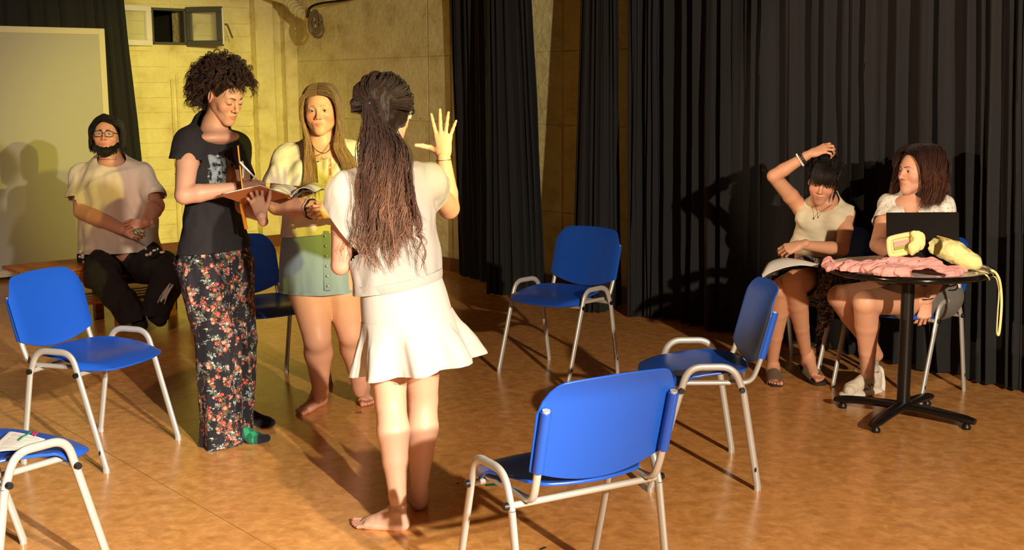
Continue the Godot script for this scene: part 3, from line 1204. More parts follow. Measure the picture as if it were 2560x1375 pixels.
# a head in its own axes (0.225 m from chin to crown), added to the body's mesh
func head(g: Geo, at: Vector3, basis: Basis, scale: float, cell: float, o: Dictionary) -> void:
	var f := Field.new(Vector3(-0.098, -0.155, -0.125), Vector3(0.098, 0.13, 0.128), cell)
	var wide: float = o.get("wide", 1.0)
	var jaw: float = o.get("jaw", 1.0)
	var chin: float = o.get("chin", 0.0)
	var smile: float = o.get("smile", 0.0)
	var nose: float = o.get("nose", 1.0)
	f.reach = 0.033
	f.blob(Vector3(0, 0.028, -0.012), Vector3(0.074 * wide, 0.086, 0.097), 0.0)
	f.blob(Vector3(0, -0.018, 0.032), Vector3(0.061 * wide, 0.083, 0.053), 0.03)
	for s in [-1.0, 1.0]:
		f.cone(Vector3(0.043 * s * wide * jaw, -0.056, 0.010), Vector3(0.014 * s, -0.096 - chin, 0.060), 0.018 * jaw, 0.017, 0.032)
		f.blob(Vector3(0.039 * s * wide, -0.030, 0.054), Vector3(0.024, 0.022, 0.020) * (1.0 + 0.1 * smile), 0.02)
		f.cone(Vector3(0.010 * s, 0.021, 0.083), Vector3(0.042 * s * wide, 0.024, 0.066), 0.0075, 0.007, 0.014)
	f.reach = 0.018
	f.blob(Vector3(0, -0.100 - chin, 0.069), Vector3(0.019, 0.016, 0.016), 0.02)
	f.blob(Vector3(0, -0.066, 0.070), Vector3(0.030, 0.022, 0.019), 0.018)
	# eye sockets, then lids
	f.reach = 0.010
	for s in [-1.0, 1.0]:
		f.blob(Vector3(0.031 * s, 0.003, 0.091), Vector3(0.017, 0.0105, 0.014), 0.012, Basis.IDENTITY, true)
		f.blob(Vector3(0.031 * s, 0.001, 0.0715), Vector3(0.0156, 0.0136, 0.0152), 0.005)
	# nose
	f.cone(Vector3(0, 0.014, 0.083), Vector3(0, -0.026, 0.1005 * lerpf(1.0, nose, 0.12)), 0.0062, 0.0085, 0.011)
	f.blob(Vector3(0, -0.0315, 0.102 + 0.006 * (nose - 1.0)), Vector3(0.0105, 0.0095, 0.0105) * lerpf(1.0, nose, 0.5), 0.008)
	for s in [-1.0, 1.0]:
		f.blob(Vector3(0.0125 * s, -0.0355, 0.0915), Vector3(0.0075, 0.0070, 0.009), 0.006)
		f.blob(Vector3(0.0068 * s, -0.0415, 0.0985), Vector3(0.0034, 0.0030, 0.0055), 0.002, Basis.IDENTITY, true)
	# lips
	var my := -0.0665
	var up := 0.0085 * smile
	for s in [-1.0, 1.0]:
		f.cone(Vector3(0.0055 * s, my + 0.0045, 0.0895), Vector3((0.022 + 0.004 * smile) * s, my + 0.001 + up, 0.0795), 0.0036, 0.0020, 0.006)
		f.cone(Vector3(0.004 * s, my - 0.0060, 0.0885), Vector3((0.021 + 0.004 * smile) * s, my - 0.001 + up, 0.0790), 0.0045, 0.0020, 0.006)
		f.cone(Vector3(0.0, my, 0.0985), Vector3((0.024 + 0.005 * smile) * s, my + up, 0.0850), 0.0015 + 0.003 * o.get("open", 0.0), 0.0012, 0.003, Vector3.ZERO, 1.0, true)
	# ears
	for s in [-1.0, 1.0]:
		var eb := Basis(Vector3.UP, 0.35 * s) * Basis(Vector3(1, 0, 0), -0.18)
		f.blob(Vector3(0.0755 * s * wide, -0.004, -0.012), Vector3(0.0085, 0.031, 0.018), 0.006, eb)
		f.blob(Vector3(0.0835 * s * wide, 0.000, -0.009), Vector3(0.0055, 0.019, 0.010), 0.004, eb, true)
	# neck stub
	f.reach = 0.004
	f.cone(Vector3(0, -0.05, -0.022), Vector3(0, -0.15, -0.036), 0.054 * o.get("neck", 1.0), 0.052 * o.get("neck", 1.0), 0.03)
	# open eyes
	var lid: float = o.get("lids", 1.0)
	if lid > 0.05:
		for s in [-1.0, 1.0]:
			f.cone(Vector3(0.0215 * s, -0.0005, 0.0870), Vector3(0.0400 * s, 0.0005, 0.0820), 0.0048 * lid, 0.0040 * lid, 0.002, Vector3.ZERO, 1.0, true)
	var skin: Color = o.skin
	var lips: Color = o.get("lips", skin.lerp(lin("a8453c"), 0.55))
	var blush: Color = o.get("blush", skin.lerp(lin("d0604a"), 0.55))
	var ruddy: float = o.get("ruddy", 0.35)
	var shade := func(p: Vector3, _n: Vector3) -> Color:
		var c := skin
		c = c.lerp(blush, ruddy * clampf(bump_at(p, Vector3(0.04, -0.032, 0.07), Vector3(0.024, 0.022, 0.04)) + bump_at(p, Vector3(-0.04, -0.032, 0.07), Vector3(0.024, 0.022, 0.04)) + bump_at(p, Vector3(0, -0.032, 0.104), Vector3(0.012, 0.012, 0.02)) + 0.7 * bump_at(Vector3(absf(p.x), p.y, p.z), Vector3(0.08, -0.005, -0.01), Vector3(0.012, 0.035, 0.02)), 0.0, 1.0))
		var w := 0.025 + 0.004 * smile
		var rise := up * minf(1.0, absf(p.x) / 0.022)
		if p.z > 0.07 and absf(p.x) < w:
			var q := absf(p.x) / w
			var top := my + rise + 0.0070 * (1.0 - q * q) + 0.0008
			var low := my + rise - 0.0092 * (1.0 - q * q) - 0.0005
			if p.y < top and p.y > low:
				c = c.lerp(lips, 0.85)
		if p.z > 0.05:
			c = c.lerp(o.get("socket", skin.lerp(lin("8a4a3c"), 0.4)), 0.5 * bump_at(Vector3(absf(p.x), p.y, 0), Vector3(0.031, 0.001, 0), Vector3(0.017, 0.009, 1)))
		if o.has("paint"):
			c = o.paint.call(p, c)
		return c
	f.mesh(g, [], skin, shade, Transform3D(basis.scaled_local(Vector3.ONE * scale), at))


# eyes and brows as parts of the person
func eyes(parent: Node3D, at: Vector3, basis: Basis, scale: float, origin: Vector3, iris: Color, gaze: Vector2, brow: Color, brow_lift := 0.0, brow_thick := 1.0, lash := true) -> void:
	for s in [-1.0, 1.0]:
		var g := Geo.new()
		var c := Vector3(0.031 * s, 0.0005, 0.0722)
		var look := (basis * Basis(Vector3.UP, gaze.x) * Basis(Vector3.RIGHT, -gaze.y)).orthonormalized()
		var rows := []
		var cols := []
		for r in 15:
			var th := PI * pow(r / 14.0, 1.6)
			var row := PackedVector3Array()
			for k in 20:
				var a := TAU * k / 20.0
				row.append(at + basis * (c * scale) + look * (Vector3(sin(th) * cos(a), sin(th) * sin(a), cos(th)) * 0.0130 * scale))
			rows.append(row)
			cols.append(lin("0a0706") if th < 0.2 else (iris if th < 0.47 else lin("d9cfc4")))
		g.grid(rows, true, Color.WHITE, cols)
		put("eye", g, mats.eye, parent, origin)
		if brow_thick > 0.0:
			g = Geo.new()
			var path := PackedVector3Array()
			var rad := []
			for k in 9:
				var t := k / 8.0
				var p := Vector3((0.012 + 0.030 * t) * s, 0.0205 + brow_lift + 0.006 * sin(t * 2.4) - 0.003 * t, 0.0930 - 0.014 * t * t - 0.002 * t)
				path.append(at + basis * (p * scale))
				rad.append((0.0029 * (1.0 - 0.72 * t * t)) * brow_thick * scale)
			g.tube(path, rad, 6, Vector2(1.0, 1.0), basis.z)
			g.c.fill(brow)
			put("eyebrow", g, mats.skin, parent, origin)
		if lash:
			g = Geo.new()
			var path := PackedVector3Array()
			for k in 9:
				var t := k / 8.0
				var p := Vector3((0.0195 + 0.023 * t) * s, 0.0008 + 0.0045 * sin(t * PI) , 0.0848 + 0.0026 * sin(t * PI) - 0.004 * t)
				path.append(at + basis * (p * scale))
			g.tube(path, 0.0009 * scale, 5)
			g.c.fill(lin("1a100c"))
			put("eyelid_line", g, mats.skin, parent, origin)


# right hand: thumb at -x when fingers point up and the palm faces away (z is the back of the hand)
# fingers: per finger [spread, knuckle, middle, tip] in degrees, thumb first as [out, forward, bend, bend]
func hand(g: Geo, wrist: Vector3, along: Vector3, back: Vector3, right: bool, fingers: Array, scale: float, skin: Color, cell := 0.0026, nails := true) -> void:
	var y := along.normalized()
	var z := (back - y * back.dot(y)).normalized()
	var x := y.cross(z)
	var s := -1.0 if right else 1.0
	var b := Basis(x, y, z)
	var base := [Vector3(0.027, 0.086, 0.0), Vector3(0.0085, 0.091, 0.003), Vector3(-0.0105, 0.087, 0.002), Vector3(-0.0275, 0.077, -0.002)]
	var lens := [[0.043, 0.026, 0.021], [0.048, 0.030, 0.022], [0.044, 0.028, 0.021], [0.034, 0.021, 0.019]]
	var rads := [0.0088, 0.0090, 0.0086, 0.0076]
	var prims := []
	var allp := [Vector3(0, -0.04, 0)]
	for i in 4:
		var q: Array = fingers[i + 1]
		var p: Vector3 = base[i]
		p.x *= s
		prims.append([Vector3(0.4 * p.x, 0.012, 0), p, 0.0145, 0.0108, 0.014, 1.25])
		var spread := deg_to_rad(q[0]) * s
		var fl := 0.0
		for j in 3:
			fl += deg_to_rad(q[j + 1])
			var dir := Vector3(sin(spread) * cos(fl), cos(spread) * cos(fl), -sin(fl))
			var e: Vector3 = p + dir * lens[i][j]
			var r: float = rads[i]
			prims.append([p, e, r * (1.0 - 0.11 * j), r * (0.9 - 0.11 * j), 0.0045, 1.0])
			p = e
			allp.append(e)
	var tq: Array = fingers[0]
	var tp := Vector3(0.016 * s, 0.018, -0.006)
	var out := deg_to_rad(tq[0])
	var fwd := deg_to_rad(tq[1])
	var tl := [0.046, 0.034, 0.028]
	var tr := [0.0145, 0.0105, 0.0098, 0.0078]
	for j in 3:
		if j > 0:
			out -= deg_to_rad(tq[1 + j])
		var dir := Vector3(sin(out) * cos(fwd) * s, cos(out) * cos(fwd), -sin(fwd))
		var e: Vector3 = tp + dir * tl[j]
		prims.append([tp, e, tr[j], tr[j + 1], 0.012 if j == 0 else 0.005, 1.0])
		tp = e
		allp.append(e)
	var f := field(allp, 0.03, cell / scale)
	f.reach = 0.015
	f.cone(Vector3(0, -0.03, 0), Vector3(0, 0.012, 0), 0.0245, 0.0240, 0.01, Vector3(0, 0, 1), 1.15)
	for p in prims:
		f.cone(p[0], p[1], p[2], p[3], p[4], Vector3(0, 0, 1), p[5])
	# pads of the palm
	f.blob(Vector3(0.020 * s, 0.036, -0.009), Vector3(0.015, 0.024, 0.011), 0.01)
	f.blob(Vector3(-0.020 * s, 0.035, -0.007), Vector3(0.012, 0.028, 0.010), 0.01)
	var tips := allp.slice(1)
	var shade := func(p: Vector3, n: Vector3) -> Color:
		var c := skin
		for k in tips.size():
			var d: float = (p - (tips[k] as Vector3)).length()
			if d < 0.018:
				c = c.lerp(skin.lerp(lin("d8705c"), 0.35), 0.6 * (1.0 - d / 0.018))
		return c
	f.mesh(g, [], skin, shade, Transform3D(b.scaled_local(Vector3.ONE * scale), wrist))


# a bare foot: heel on the floor at heel, toes along dir; left or right decides where the big toe is
func foot(g: Geo, heel: Vector3, dir: Vector3, right: bool, scale: float, skin: Color, tilt := 0.0, cell := 0.0036) -> void:
	var b := looking(dir)
	b = b * Basis(Vector3.RIGHT, tilt)
	var s := 1.0 if right else -1.0      # +x is the owner's left: the right foot has its big toe there
	var f := Field.new(Vector3(-0.06, -0.01, -0.05), Vector3(0.06, 0.13, 0.25), cell / scale)
	f.blob(Vector3(0, 0.030, -0.002), Vector3(0.030, 0.032, 0.034), 0.0)
	f.cone(Vector3(0, 0.10, 0.008), Vector3(0, 0.05, 0.018), 0.033, 0.034, 0.03)
	f.cone(Vector3(0, 0.062, 0.035), Vector3(0.008 * s, 0.026, 0.125), 0.034, 0.021, 0.03, Vector3.RIGHT, 0.9)
	f.cone(Vector3(-0.012 * s, 0.022, 0.02), Vector3(-0.026 * s, 0.017, 0.135), 0.021, 0.016, 0.02)
	f.cone(Vector3(0.010 * s, 0.024, 0.04), Vector3(0.024 * s, 0.019, 0.150), 0.020, 0.0185, 0.02)
	f.cone(Vector3(0.0, 0.02, 0.12), Vector3(0.0, 0.016, 0.155), 0.022, 0.015, 0.02)
	for a in [-1.0, 1.0]:
		f.blob(Vector3(0.031 * a, 0.082, 0.004), Vector3(0.010, 0.013, 0.012), 0.012)
	var toes := [[0.026, 0.152, 0.206, 0.0135], [0.008, 0.158, 0.204, 0.0095], [-0.008, 0.154, 0.195, 0.0090], [-0.021, 0.146, 0.183, 0.0086], [-0.033, 0.136, 0.169, 0.0085]]
	for t in toes:
		f.cone(Vector3(t[0] * s, 0.016, t[1]), Vector3(t[0] * s * 1.03, 0.0115 if t[3] < 0.012 else 0.014, t[2]), t[3] * 0.95, t[3], 0.004)
	var shade := func(p: Vector3, _n: Vector3) -> Color:
		var c := skin
		if p.z > 0.175:
			c = c.lerp(skin.lerp(lin("d8705c"), 0.4), 0.6)
		if p.y < 0.02:
			c = c.lerp(skin.lerp(lin("c8644c"), 0.4), 0.5)
		return c
	f.mesh(g, [], skin, shade, Transform3D(b.scaled_local(Vector3.ONE * scale), heel))


# one lock of hair
func lock(g: Geo, ctrl: Array, r: float, wave: float, turns: float, phase: float, c0: Color, c1: Color, steps := 5, sides := 5, flat := 1.0) -> void:
	var p := curve(ctrl, steps)
	var m := p.size()
	var rad := []
	var cols := []
	var path := PackedVector3Array()
	for k in m:
		var t := float(k) / (m - 1)
		var dir := (p[mini(k + 1, m - 1)] - p[maxi(k - 1, 0)]).normalized()
		var sx := dir.cross(Vector3(0.2, 0.1, 1)).normalized()
		var sy := dir.cross(sx)
		var a := phase + t * turns * TAU
		var w := wave * smoothstep(0.0, 0.3, t)
		path.append(p[k] + sx * cos(a) * w + sy * sin(a) * w)
		rad.append(r * (0.55 + 0.9 * sin(PI * clampf(t * 0.85 + 0.12, 0.0, 1.0))) * (1.0 if t < 0.75 else lerpf(1.0, 0.22, (t - 0.75) * 4.0)))
		cols.append(c0.lerp(c1, smoothstep(0.1, 0.95, t)))
	g.tube(path, rad, sides, Vector2(1.0, flat), Vector3.UP, false, c0, cols)


# cloth lofted through rings [centre, half width, half depth, yaw], with flutes that grow
func loft(g: Geo, rings: Array, segs: int, flutes: int, amp: Array, phase := 0.0, steps := 6, jitter := 0.35, sd := 1) -> void:
	var no := FastNoiseLite.new()
	no.seed = sd
	no.frequency = 1.0
	var cs := []
	var rx := []
	for r in rings:
		cs.append(r[0])
		rx.append(Vector3(r[1], r[2], r[3]))
	var cc := curve(cs, steps)
	var rr := curve(rx, steps)
	var am := []
	for a in amp:
		am.append(Vector3(a, 0, 0))
	var aa := curve(am, steps)
	var rows := []
	for k in cc.size():
		var row := PackedVector3Array()
		for j in segs:
			var a := TAU * j / segs
			var w := 1.0 + aa[k].x * (sin(flutes * a + phase + jitter * 2.5 * no.get_noise_2d(cos(a) * 2.0, sin(a) * 2.0)) + jitter * no.get_noise_3d(cos(a) * 2.5, sin(a) * 2.5, k * 0.08))
			var q := Vector3(cos(a) * rr[k].x * w, 0, sin(a) * rr[k].y * w)
			row.append(cc[k] + Basis(Vector3.UP, rr[k].z) * q)
		rows.append(row)
	g.grid(rows, true)


# a bundle of fine hairs round one guide curve
func clump(g: Geo, ctrl: Array, count: int, spread0: float, spread1: float, r: float, wave: float, turns: float, rng: RandomNumberGenerator, c0: Color, c1: Color, steps := 5, sides := 3, fray := 0.2) -> void:
	var p := curve(ctrl, steps)
	var m := p.size()
	var sx := PackedVector3Array()
	var sy := PackedVector3Array()
	for k in m:
		var dir := (p[mini(k + 1, m - 1)] - p[maxi(k - 1, 0)]).normalized()
		var a := dir.cross(Vector3(0.2, 0.1, 1)).normalized()
		sx.append(a)
		sy.append(dir.cross(a))
	var phase := rng.randf() * TAU
	for s in int(count * 1.5):
		var oa := rng.randf() * TAU
		var od := sqrt(rng.randf())
		var ph := phase + rng.randf_range(-0.5, 0.5)
		var wv := wave * rng.randf_range(0.8, 1.2)
		var n := m - int(rng.randf() * fray * m)
		var tint := rng.randf_range(0.75, 1.2)
		var path := PackedVector3Array()
		var rad := []
		var cols := []
		for k in n:
			var t := float(k) / (n - 1)
			var a := ph + t * turns * TAU
			var w := wv * smoothstep(0.0, 0.3, t)
			var sp := lerpf(spread0, spread1, t) * od
			path.append(p[k] + sx[k] * (cos(a) * w + cos(oa + t * 2.0) * sp) + sy[k] * (sin(a) * w + sin(oa + t * 2.0) * sp))
			rad.append(r * 0.76 * (0.7 + 0.5 * sin(PI * t)) * (1.0 if t < 0.8 else lerpf(1.0, 0.25, (t - 0.8) * 5.0)))
			var c := c0.lerp(c1, smoothstep(0.1, 0.95, t))
			cols.append(Color(c.r * tint, c.g * tint, c.b * tint))
		g.tube(path, rad, sides, Vector2.ONE, Vector3.UP, false, c0, cols)


# a printed motif that follows the cloth: the faces of src inside a rectangle, lifted by a hair
func motif(src: Geo, centre: Vector3, right: Vector3, up: Vector3, w: float, h: float) -> Geo:
	var g := Geo.new()
	var out := right.cross(up).normalized()
	var of := {}
	for t in src.ix.size() / 3:
		var ok := true
		for j in 3:
			var i := src.ix[t * 3 + j]
			var q := src.v[i] - centre
			if absf(q.dot(right)) > w * 0.5 + 0.012 or absf(q.dot(up)) > h * 0.5 + 0.012 or src.n[i].dot(out) < 0.12:
				ok = false
				break
		if not ok:
			continue
		for j in 3:
			var i := src.ix[t * 3 + j]
			if not of.has(i):
				var q := src.v[i] - centre
				of[i] = g.vert(src.v[i] + src.n[i] * 0.0012, src.n[i], Color.WHITE, Vector2(clampf(q.dot(right) / w + 0.5, 0.0, 1.0), clampf(0.5 - q.dot(up) / h, 0.0, 1.0)))
			g.ix.append(of[i])
	return g


# trunk of a figure or, with grow, the cloth round it
func trunk(f: Field, j: Dictionary, grow: float, flat := 1.35) -> void:
	var r: Array = j.r      # hip, waist, rib, shoulder radii
	var fwd: Vector3 = j.fwd
	f.cone(j.hip, j.waist, r[0] + grow, r[1] + grow, 0.05, fwd, flat)
	f.cone(j.waist, j.ribs, r[1] + grow, r[2] + grow, 0.05, fwd, flat)
	var top: Vector3 = (j.shl + j.shr) * 0.5
	f.cone(j.ribs, top + Vector3(0, -0.05, 0), r[2] + grow, r[2] * 0.78 + grow, 0.05, fwd, flat)
	f.cone(j.shl, j.shr, r[3] + grow, r[3] + grow, 0.05)
	f.cone((j.shl as Vector3).lerp(j.shr, 0.3), j.neck, r[3] * 0.85 + grow, 0.052 + grow, 0.05)
	f.cone((j.shl as Vector3).lerp(j.shr, 0.7), j.neck, r[3] * 0.85 + grow, 0.052 + grow, 0.05)
	if j.has("bust"):
		var side := (j.shl - j.shr as Vector3).normalized()
		for s in [-1.0, 1.0]:
			f.blob(j.ribs + side * s * 0.075 + fwd * (r[2] / flat * 0.72 + grow * 0.6) + Vector3(0, 0.02, 0), Vector3(0.07, 0.07, 0.06) * j.bust, 0.04)
	if j.has("belly"):
		f.blob((j.waist as Vector3).lerp(j.hip, 0.25) + fwd * (0.10 * j.belly), Vector3(0.17, 0.17, 0.13) * j.belly, 0.06)


func arm(f: Field, sh: Vector3, el: Vector3, wr: Vector3, r: float) -> void:
	f.chain([sh, sh.lerp(el, 0.4), el], [r * 1.12, r * 1.05, r * 0.86], 0.025)
	f.chain([el, el.lerp(wr, 0.28), wr], [r * 0.86, r * 0.88, r * 0.56], 0.008)


func leg(f: Field, hip: Vector3, knee: Vector3, ankle: Vector3, r: float, fwd: Vector3) -> void:
	f.chain([hip, hip.lerp(knee, 0.4), knee], [r * 1.12, r, r * 0.68], 0.03)
	var back := -fwd * r * 0.2
	f.chain([knee, knee.lerp(ankle, 0.3) + back, knee.lerp(ankle, 0.64) + back * 0.4, ankle], [r * 0.66, r * 0.70, r * 0.50, r * 0.38], 0.008)


# ---------------------------------------------------------------- people

func build_people() -> void:
	woman_in_white()
	person_in_black()
	blonde_woman()
	bearded_man()
	woman_on_chair()
	woman_at_laptop()


func woman_in_white() -> void:
	var skin := lin("e3b394")
	var at: Vector3 = Vector3(-0.4145, 0, -4.426)
	var t := thing("person", "barefoot woman in white top and skirt seen from behind, one hand raised", "person", at)
	var hip_l: Vector3 = Vector3(-0.4597, 0.8007, -4.385)
	var hip_r: Vector3 = Vector3(-0.3453, 0.8085, -4.42)
	var waist: Vector3 = Vector3(-0.422, 1.002, -4.37)
	var ribs: Vector3 = Vector3(-0.4372, 1.176, -4.37)
	var neck: Vector3 = Vector3(-0.4459, 1.333, -4.39)
	var sh_l: Vector3 = Vector3(-0.5783, 1.241, -4.33)
	var sh_r: Vector3 = Vector3(-0.2929, 1.278, -4.41)
	var el_r: Vector3 = Vector3(-0.2387, 1.149, -4.62)
	var wr_r: Vector3 = Vector3(-0.2545, 1.345, -4.6)
	var el_l: Vector3 = Vector3(-0.6155, 0.9736, -4.33)
	var wr_l: Vector3 = Vector3(-0.5938, 1.008, -4.55)
	var kn_l: Vector3 = Vector3(-0.4498, 0.4615, -4.36)
	var an_l: Vector3 = Vector3(-0.4222, 0.131, -4.275)
	var kn_r: Vector3 = Vector3(-0.3412, 0.432, -4.5)
	var an_r: Vector3 = Vector3(-0.3613, 0.0869, -4.485)
	var fwd := Vector3(-0.26, 0, -0.96)
	var f := field([hip_l, hip_r, sh_l, sh_r, el_r, wr_r, el_l, wr_l, an_l, an_r, neck + Vector3(0, 0.06, 0)], 0.14, 0.0085)
	f.chain([hip_l + Vector3(0.012, 0, 0), hip_l.lerp(kn_l, 0.6), kn_l], [0.080, 0.072, 0.056], 0.03)
	f.chain([hip_r - Vector3(0.012, 0, 0), hip_r.lerp(kn_r, 0.6), kn_r], [0.080, 0.072, 0.056], 0.03)
	f.cone(hip_l.lerp(hip_r, 0.3), hip_l.lerp(hip_r, 0.7), 0.085, 0.085, 0.03)
	for lg in [[kn_l, an_l], [kn_r, an_r]]:
		var k: Vector3 = lg[0]
		var a: Vector3 = lg[1]
		f.chain([k, k.lerp(a, 0.3) - fwd * 0.018, k.lerp(a, 0.62) - fwd * 0.008, a], [0.054, 0.060, 0.046, 0.032], 0.016)
		f.chain([a, a + Vector3(0, -0.04, 0)], [0.031, 0.027], 0.01)
		f.blob(k + fwd * 0.022, Vector3(0.036, 0.05, 0.038), 0.015)
	f.cone(hip_l.lerp(hip_r, 0.5), waist, 0.12, 0.105, 0.04, fwd, 1.35)
	f.cone(waist, ribs, 0.105, 0.125, 0.04, fwd, 1.4)
	f.cone(ribs, sh_l.lerp(sh_r, 0.5), 0.125, 0.09, 0.04, fwd, 1.4)
	f.cone(sh_l, sh_r + Vector3(-0.02, -0.012, 0), 0.048, 0.040, 0.03)
	f.chain([sh_l, sh_l.lerp(el_l, 0.5), el_l], [0.052, 0.047, 0.034], 0.03)
	f.chain([el_l, el_l.lerp(wr_l, 0.3), wr_l], [0.033, 0.038, 0.026], 0.008)
	f.chain([sh_r + Vector3(-0.01, -0.008, 0), el_r], [0.040, 0.041], 0.02)
	f.chain([el_r, el_r.lerp(wr_r, 0.3), wr_r], [0.040, 0.040, 0.026], 0.008)
	f.cone(sh_l.lerp(sh_r, 0.5), neck + Vector3(0, 0.08, -0.02), 0.06, 0.05, 0.05)
	var g := Geo.new()
	var ruddy := func(p: Vector3, _n: Vector3) -> Color:
		return skin.lerp(lin("d9826a"), 0.55 * clampf(bump_at(p, el_l, Vector3(0.07, 0.09, 0.07)) + bump_at(p, el_r, Vector3(0.05, 0.05, 0.05)) + 0.6 * bump_at(p, kn_l, Vector3(0.07, 0.06, 0.07)) + 0.6 * bump_at(p, kn_r, Vector3(0.07, 0.06, 0.07)), 0.0, 1.0))
	f.mesh(g, [], skin, ruddy)
	var hc: Vector3 = Vector3(-0.4401, 1.507, -4.37)
	var hb := looking(Vector3(0.18, -0.06, -1.0))
	head(g, hc, hb, 0.97, 0.0042, {"skin": skin, "wide": 0.97})
	hand(g, wr_r, Vector3(-0.02, 1.0, -0.08), Vector3(-0.12, 0.1, 1.0), true, [[62, 10, -14, -6], [13, 2, 6, 4], [1, 2, 4, 2], [-8, 4, 4, 4], [-20, 8, 8, 6]], 0.93, skin, 0.0028)
	hand(g, wr_l, Vector3(0.25, 0.35, -0.9), Vector3(-0.8, 0.5, -0.2), false, [[40, 25, 10, 10], [4, 30, 30, 15], [0, 34, 34, 15], [-3, 38, 36, 15], [-8, 40, 36, 15]], 0.93, skin, 0.004)
	foot(g, Vector3(-0.4116, 0, -4.274), Vector3(-0.97, 0, -0.26), false, 0.93, skin)
	foot(g, Vector3(-0.3637, 0, -4.496), Vector3(-0.08, 0, -1), true, 0.93, skin)
	put("body", g, mats.skin, t, at)
	# blouse
	f = field([hip_l, hip_r, sh_l, sh_r, el_r.lerp(sh_r, 0.3), el_l.lerp(sh_l, 0.4), neck], 0.16, 0.009)
	var mid := hip_l.lerp(hip_r, 0.5)
	var hem_c: Vector3 = Vector3(-0.4098, 0.8917, -4.37)
	f.cone(hem_c + Vector3(-0.01, -0.06, 0), waist, 0.158, 0.158, 0.03, fwd, 1.3)
	f.cone(waist, ribs, 0.158, 0.155, 0.04, fwd, 1.35)
	f.cone(ribs, sh_l.lerp(sh_r, 0.5) + Vector3(0, -0.05, 0), 0.158, 0.125, 0.05, fwd, 1.35)
	f.cone(sh_l, sh_r + Vector3(-0.01, -0.006, 0), 0.068, 0.060, 0.05)
	f.cone(sh_l.lerp(sh_r, 0.35), neck + Vector3(-0.01, -0.03, 0), 0.055, 0.06, 0.04)
	f.cone(sh_l.lerp(sh_r, 0.65), neck + Vector3(0.01, -0.03, 0), 0.055, 0.06, 0.04)
	var s_end := sh_l.lerp(el_l, 0.52) + Vector3(-0.01, 0, 0)
	f.cone(sh_l + Vector3(0, -0.01, 0), s_end, 0.072, 0.083, 0.04)
	var r_end := sh_r.lerp(el_r, 0.42) + Vector3(0.0, -0.012, 0)
	f.cone(sh_r + Vector3(-0.01, -0.006, 0), r_end, 0.063, 0.070, 0.04)
	f.folds(0.012, Vector3(9, 3.2, 9), 5)
	var cut_l := (sh_l.lerp(el_l, 0.30))
	g = Geo.new()
	f.mesh(g, [[hem_c, Vector3(0.17, -0.98, 0).normalized()], [Vector3(-0.6322, 1.145, -4.33), Vector3(-0.80, -0.60, 0.0).normalized(), 0.17], [sh_r.lerp(el_r, 0.36), (el_r - sh_r + Vector3(0.08, 0, 0)).normalized(), 0.15], [neck + Vector3(0, 0.02, 0), 0.062]])
	var top := put("blouse", g, mats.white_cloth, t, at)
	g = Geo.new()
	var band := PackedVector3Array()
	for k in 33:
		var a := TAU * k / 32.0
		band.append(hem_c + Basis(Vector3.UP, 0.26) * Vector3(cos(a) * 0.157, 0, sin(a) * 0.128) + Vector3(0, 0.020 + 0.175 * cos(a) * 0.157, 0))
	g.tube(band, 0.02, 6, Vector2(0.16, 1.0), Vector3.UP, false)
	put("hem_band", g, mats.white_cloth, top)
	(top.get_child(0) as Node3D).position = -at
	# cuffs of the turned-up sleeves
	# skirt: smooth yoke, then a fluted flounce
	var w0: Vector3 = Vector3(-0.4061, 0.9284, -4.37)
	var w1: Vector3 = Vector3(-0.4047, 0.7809, -4.37)
	var w2: Vector3 = Vector3(-0.3962, 0.6916, -4.37)
	var w3: Vector3 = Vector3(-0.3887, 0.592, -4.38)
	var tiltb := Basis(Vector3(0, 0, 1), 0.14)
	g = Geo.new()
	var yoke := []
	for ring in [[w0, 0.145, 0.112], [w0.lerp(w1, 0.5), 0.158, 0.125], [w1, 0.166, 0.135]]:
		yoke.append([ring[0], ring[1], ring[2], 0.26])
	loft(g, yoke, 72, 1, [0.0, 0.0, 0.0], 0.0, 5)
	skew(g, w0, tiltb)
	var sk := put("skirt", g, mats.white_knit, t, at)
	g = Geo.new()
	loft(g, [[w1 + Vector3(0, 0.004, 0), 0.168, 0.137, 0.26], [w1.lerp(w2, 0.5), 0.180, 0.150, 0.26], [w2, 0.198, 0.168, 0.26], [w3, 0.228, 0.198, 0.26]], 180, 8, [0.0, 0.03, 0.08, 0.135], 0.6, 6, 0.5, 3)
	skew(g, w0, tiltb)
	var fl := put("flounce", g, mats.white_knit, sk)
	fl.position = -at
	g = Geo.new()
	loft(g, [[w1 + Vector3(0, 0.003, 0), 0.1675, 0.1365, 0.26], [w1 - Vector3(0, 0.003, 0), 0.1685, 0.1375, 0.26]], 72, 1, [0.0, 0.0])
	skew(g, w0, tiltb)
	put("seam", g, mats.white_knit, sk).position = -at
	hair_in_white(t, at, hc, hb)
	# bracelet, ear bud
	g = Geo.new()
	var ring := PackedVector3Array()
	var wc := wr_r.lerp(el_r, 0.06)
	for k in 25:
		var a := TAU * k / 24.0
		ring.append(wc + Vector3(cos(a) * 0.0295, 0.002 * cos(a), sin(a) * 0.026))
	g.tube(ring, 0.0016, 5, Vector2.ONE, Vector3.UP, false)
	put("bracelet", g, mats.gold, t, at)
	g = Geo.new()
	g.ball(hc + hb * Vector3(-0.082, -0.002, 0.004), Vector3(0.006, 0.012, 0.006), hb, 10)
	put("earbud", g, mats.white_frame, t, at)


func skew(g: Geo, about: Vector3, b: Basis) -> void:
	for k in g.v.size():
		g.v[k] = about + b * (g.v[k] - about)
		g.n[k] = b * g.n[k]


